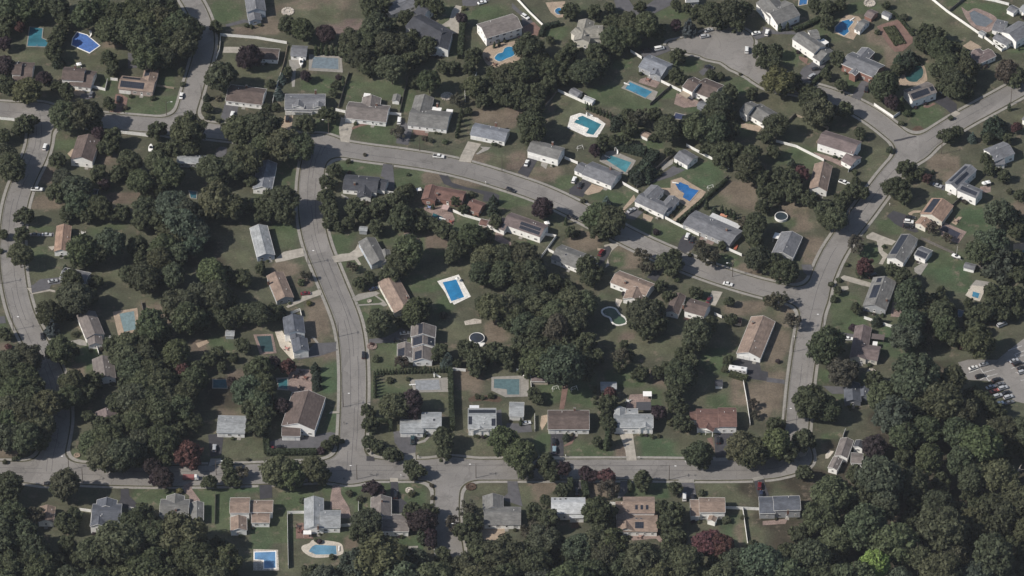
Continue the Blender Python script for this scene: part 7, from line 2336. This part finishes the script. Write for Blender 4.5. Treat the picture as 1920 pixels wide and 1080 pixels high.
mb = MB()
mb.box((0, 0), X, Y, 3.2, 3.2, 2.4, 2.55)
for sx in (-1.4, 1.4):
    for sy in (-1.4, 1.4):
        mb.box((sx, sy), X, Y, .1, .1, 0, 2.4)
tag(mb.build("gazebo", M['object'], None, (c.x, c.y, .08), -.3, (.42, .30, .27)), "pink canopy gazebo on the brick terrace of the red-brown house", "gazebo")
c = T("32", 830, 535, 2.4)
for t, x, y, l in [("11", 1222, 340, "white covered cart left of the red-brown house"), ("12", 262, 590, "white box tent right of the mauve solar roof"), ("20", 832, 370, "white table tent behind the taupe house with the spruce"), ("00", 592, 480, "white box canopy above the split level house"), ("32", 625, 700, "white canopy among trees left of the large tan house"), ("13", 1650, 285, "white bay beside the parasol behind the solar house")]:
    c = T(t, x, y, 1.8)
    mb = MB()
    mb.box((0, 0), X, Y, 2.4, 2.2, 1.7, 1.82)
    mb.face([(-1.2, -1.1, 1.82), (1.2, -1.1, 1.82), (0, 0, 2.4)])
    mb.face([(1.2, -1.1, 1.82), (1.2, 1.1, 1.82), (0, 0, 2.4)])
    mb.face([(1.2, 1.1, 1.82), (-1.2, 1.1, 1.82), (0, 0, 2.4)])
    mb.face([(-1.2, 1.1, 1.82), (-1.2, -1.1, 1.82), (0, 0, 2.4)])
    for sx in (-1.1, 1.1):
        for sy in (-1, 1):
            mb.box((sx, sy), X, Y, .09, .09, 0, 1.7)
    tag(mb.build("canopy_tent", M['vinyl'], None, (c.x, c.y, .03), .3), l, "canopy tent")

# mailboxes and bins along the kerbs
for i, (t, x, y, l) in enumerate([("31", 1088, 338, "white mailbox left of the stub street corner"), ("32", 402, 190, "white mailbox right of the brown ranch's drive"), ("32", 953, 203, "white mailbox right of the pale concrete drive"), ("31", 1215, 196, "pale mailbox right of the corner drive"), ("23", 197, 378, "white mailbox on the left kerb of the right street"),
                                  ("13", 912, 462, "black mailbox with white top at the dark asphalt drive"), ("20", 388, 470, "mailbox on the right kerb of the left street"), ("21", 660, 1022, "mailbox left of the central street"), ("00", 935, 855, "brown mailbox below the tan solar house"), ("11", 1722, 300, "white mailbox at the curved asphalt drive"),
                                  ("31", 660, 362, "dark bin at the lower kerb of the bottom street"), ("32", 1300, 235, "white bin on the bottom street beside the round tree")]):
    c = T(t, x, y)
    mb = MB()
    mb.box((0, 0), X, Y, .12, .12, 0, 1.0)
    mb.box((0, 0), X, Y, .32, .55, 1.0, 1.3)
    mb.cyl((0, -.275, 1.28), (0, .275, 1.28), .16, .16, 8)
    tag(mb.build("mailbox", M['vinyl' if "white" in l or "pale" in l else 'rubber'], None, (c.x, c.y, .05)), l, "mailbox")

# thin even air between the high camera and the ground
mb = MB()
mb.box((0, 0), X, Y, 18400, 18400, -1.5, cam.location.z + 60)
hz = mb.build("haze", None)
hz.data.materials.clear()
hm = bpy.data.materials.new("haze")
hm.use_nodes = True
hm.node_tree.nodes.clear()
ho = hm.node_tree.nodes.new("ShaderNodeOutputMaterial")
hv = hm.node_tree.nodes.new("ShaderNodeVolumePrincipled")
hv.inputs["Color"].default_value = (.86, .90, 1.0, 1)
hv.inputs["Density"].default_value = 1.1e-5
hm.node_tree.links.new(hv.outputs[0], ho.inputs["Volume"])
hz.data.materials.append(hm)
hz["kind"] = "stuff"

settle_labels()
print("TREES", TREE_N, "stuff", len(REST), "windows", NWINDOWS[0])
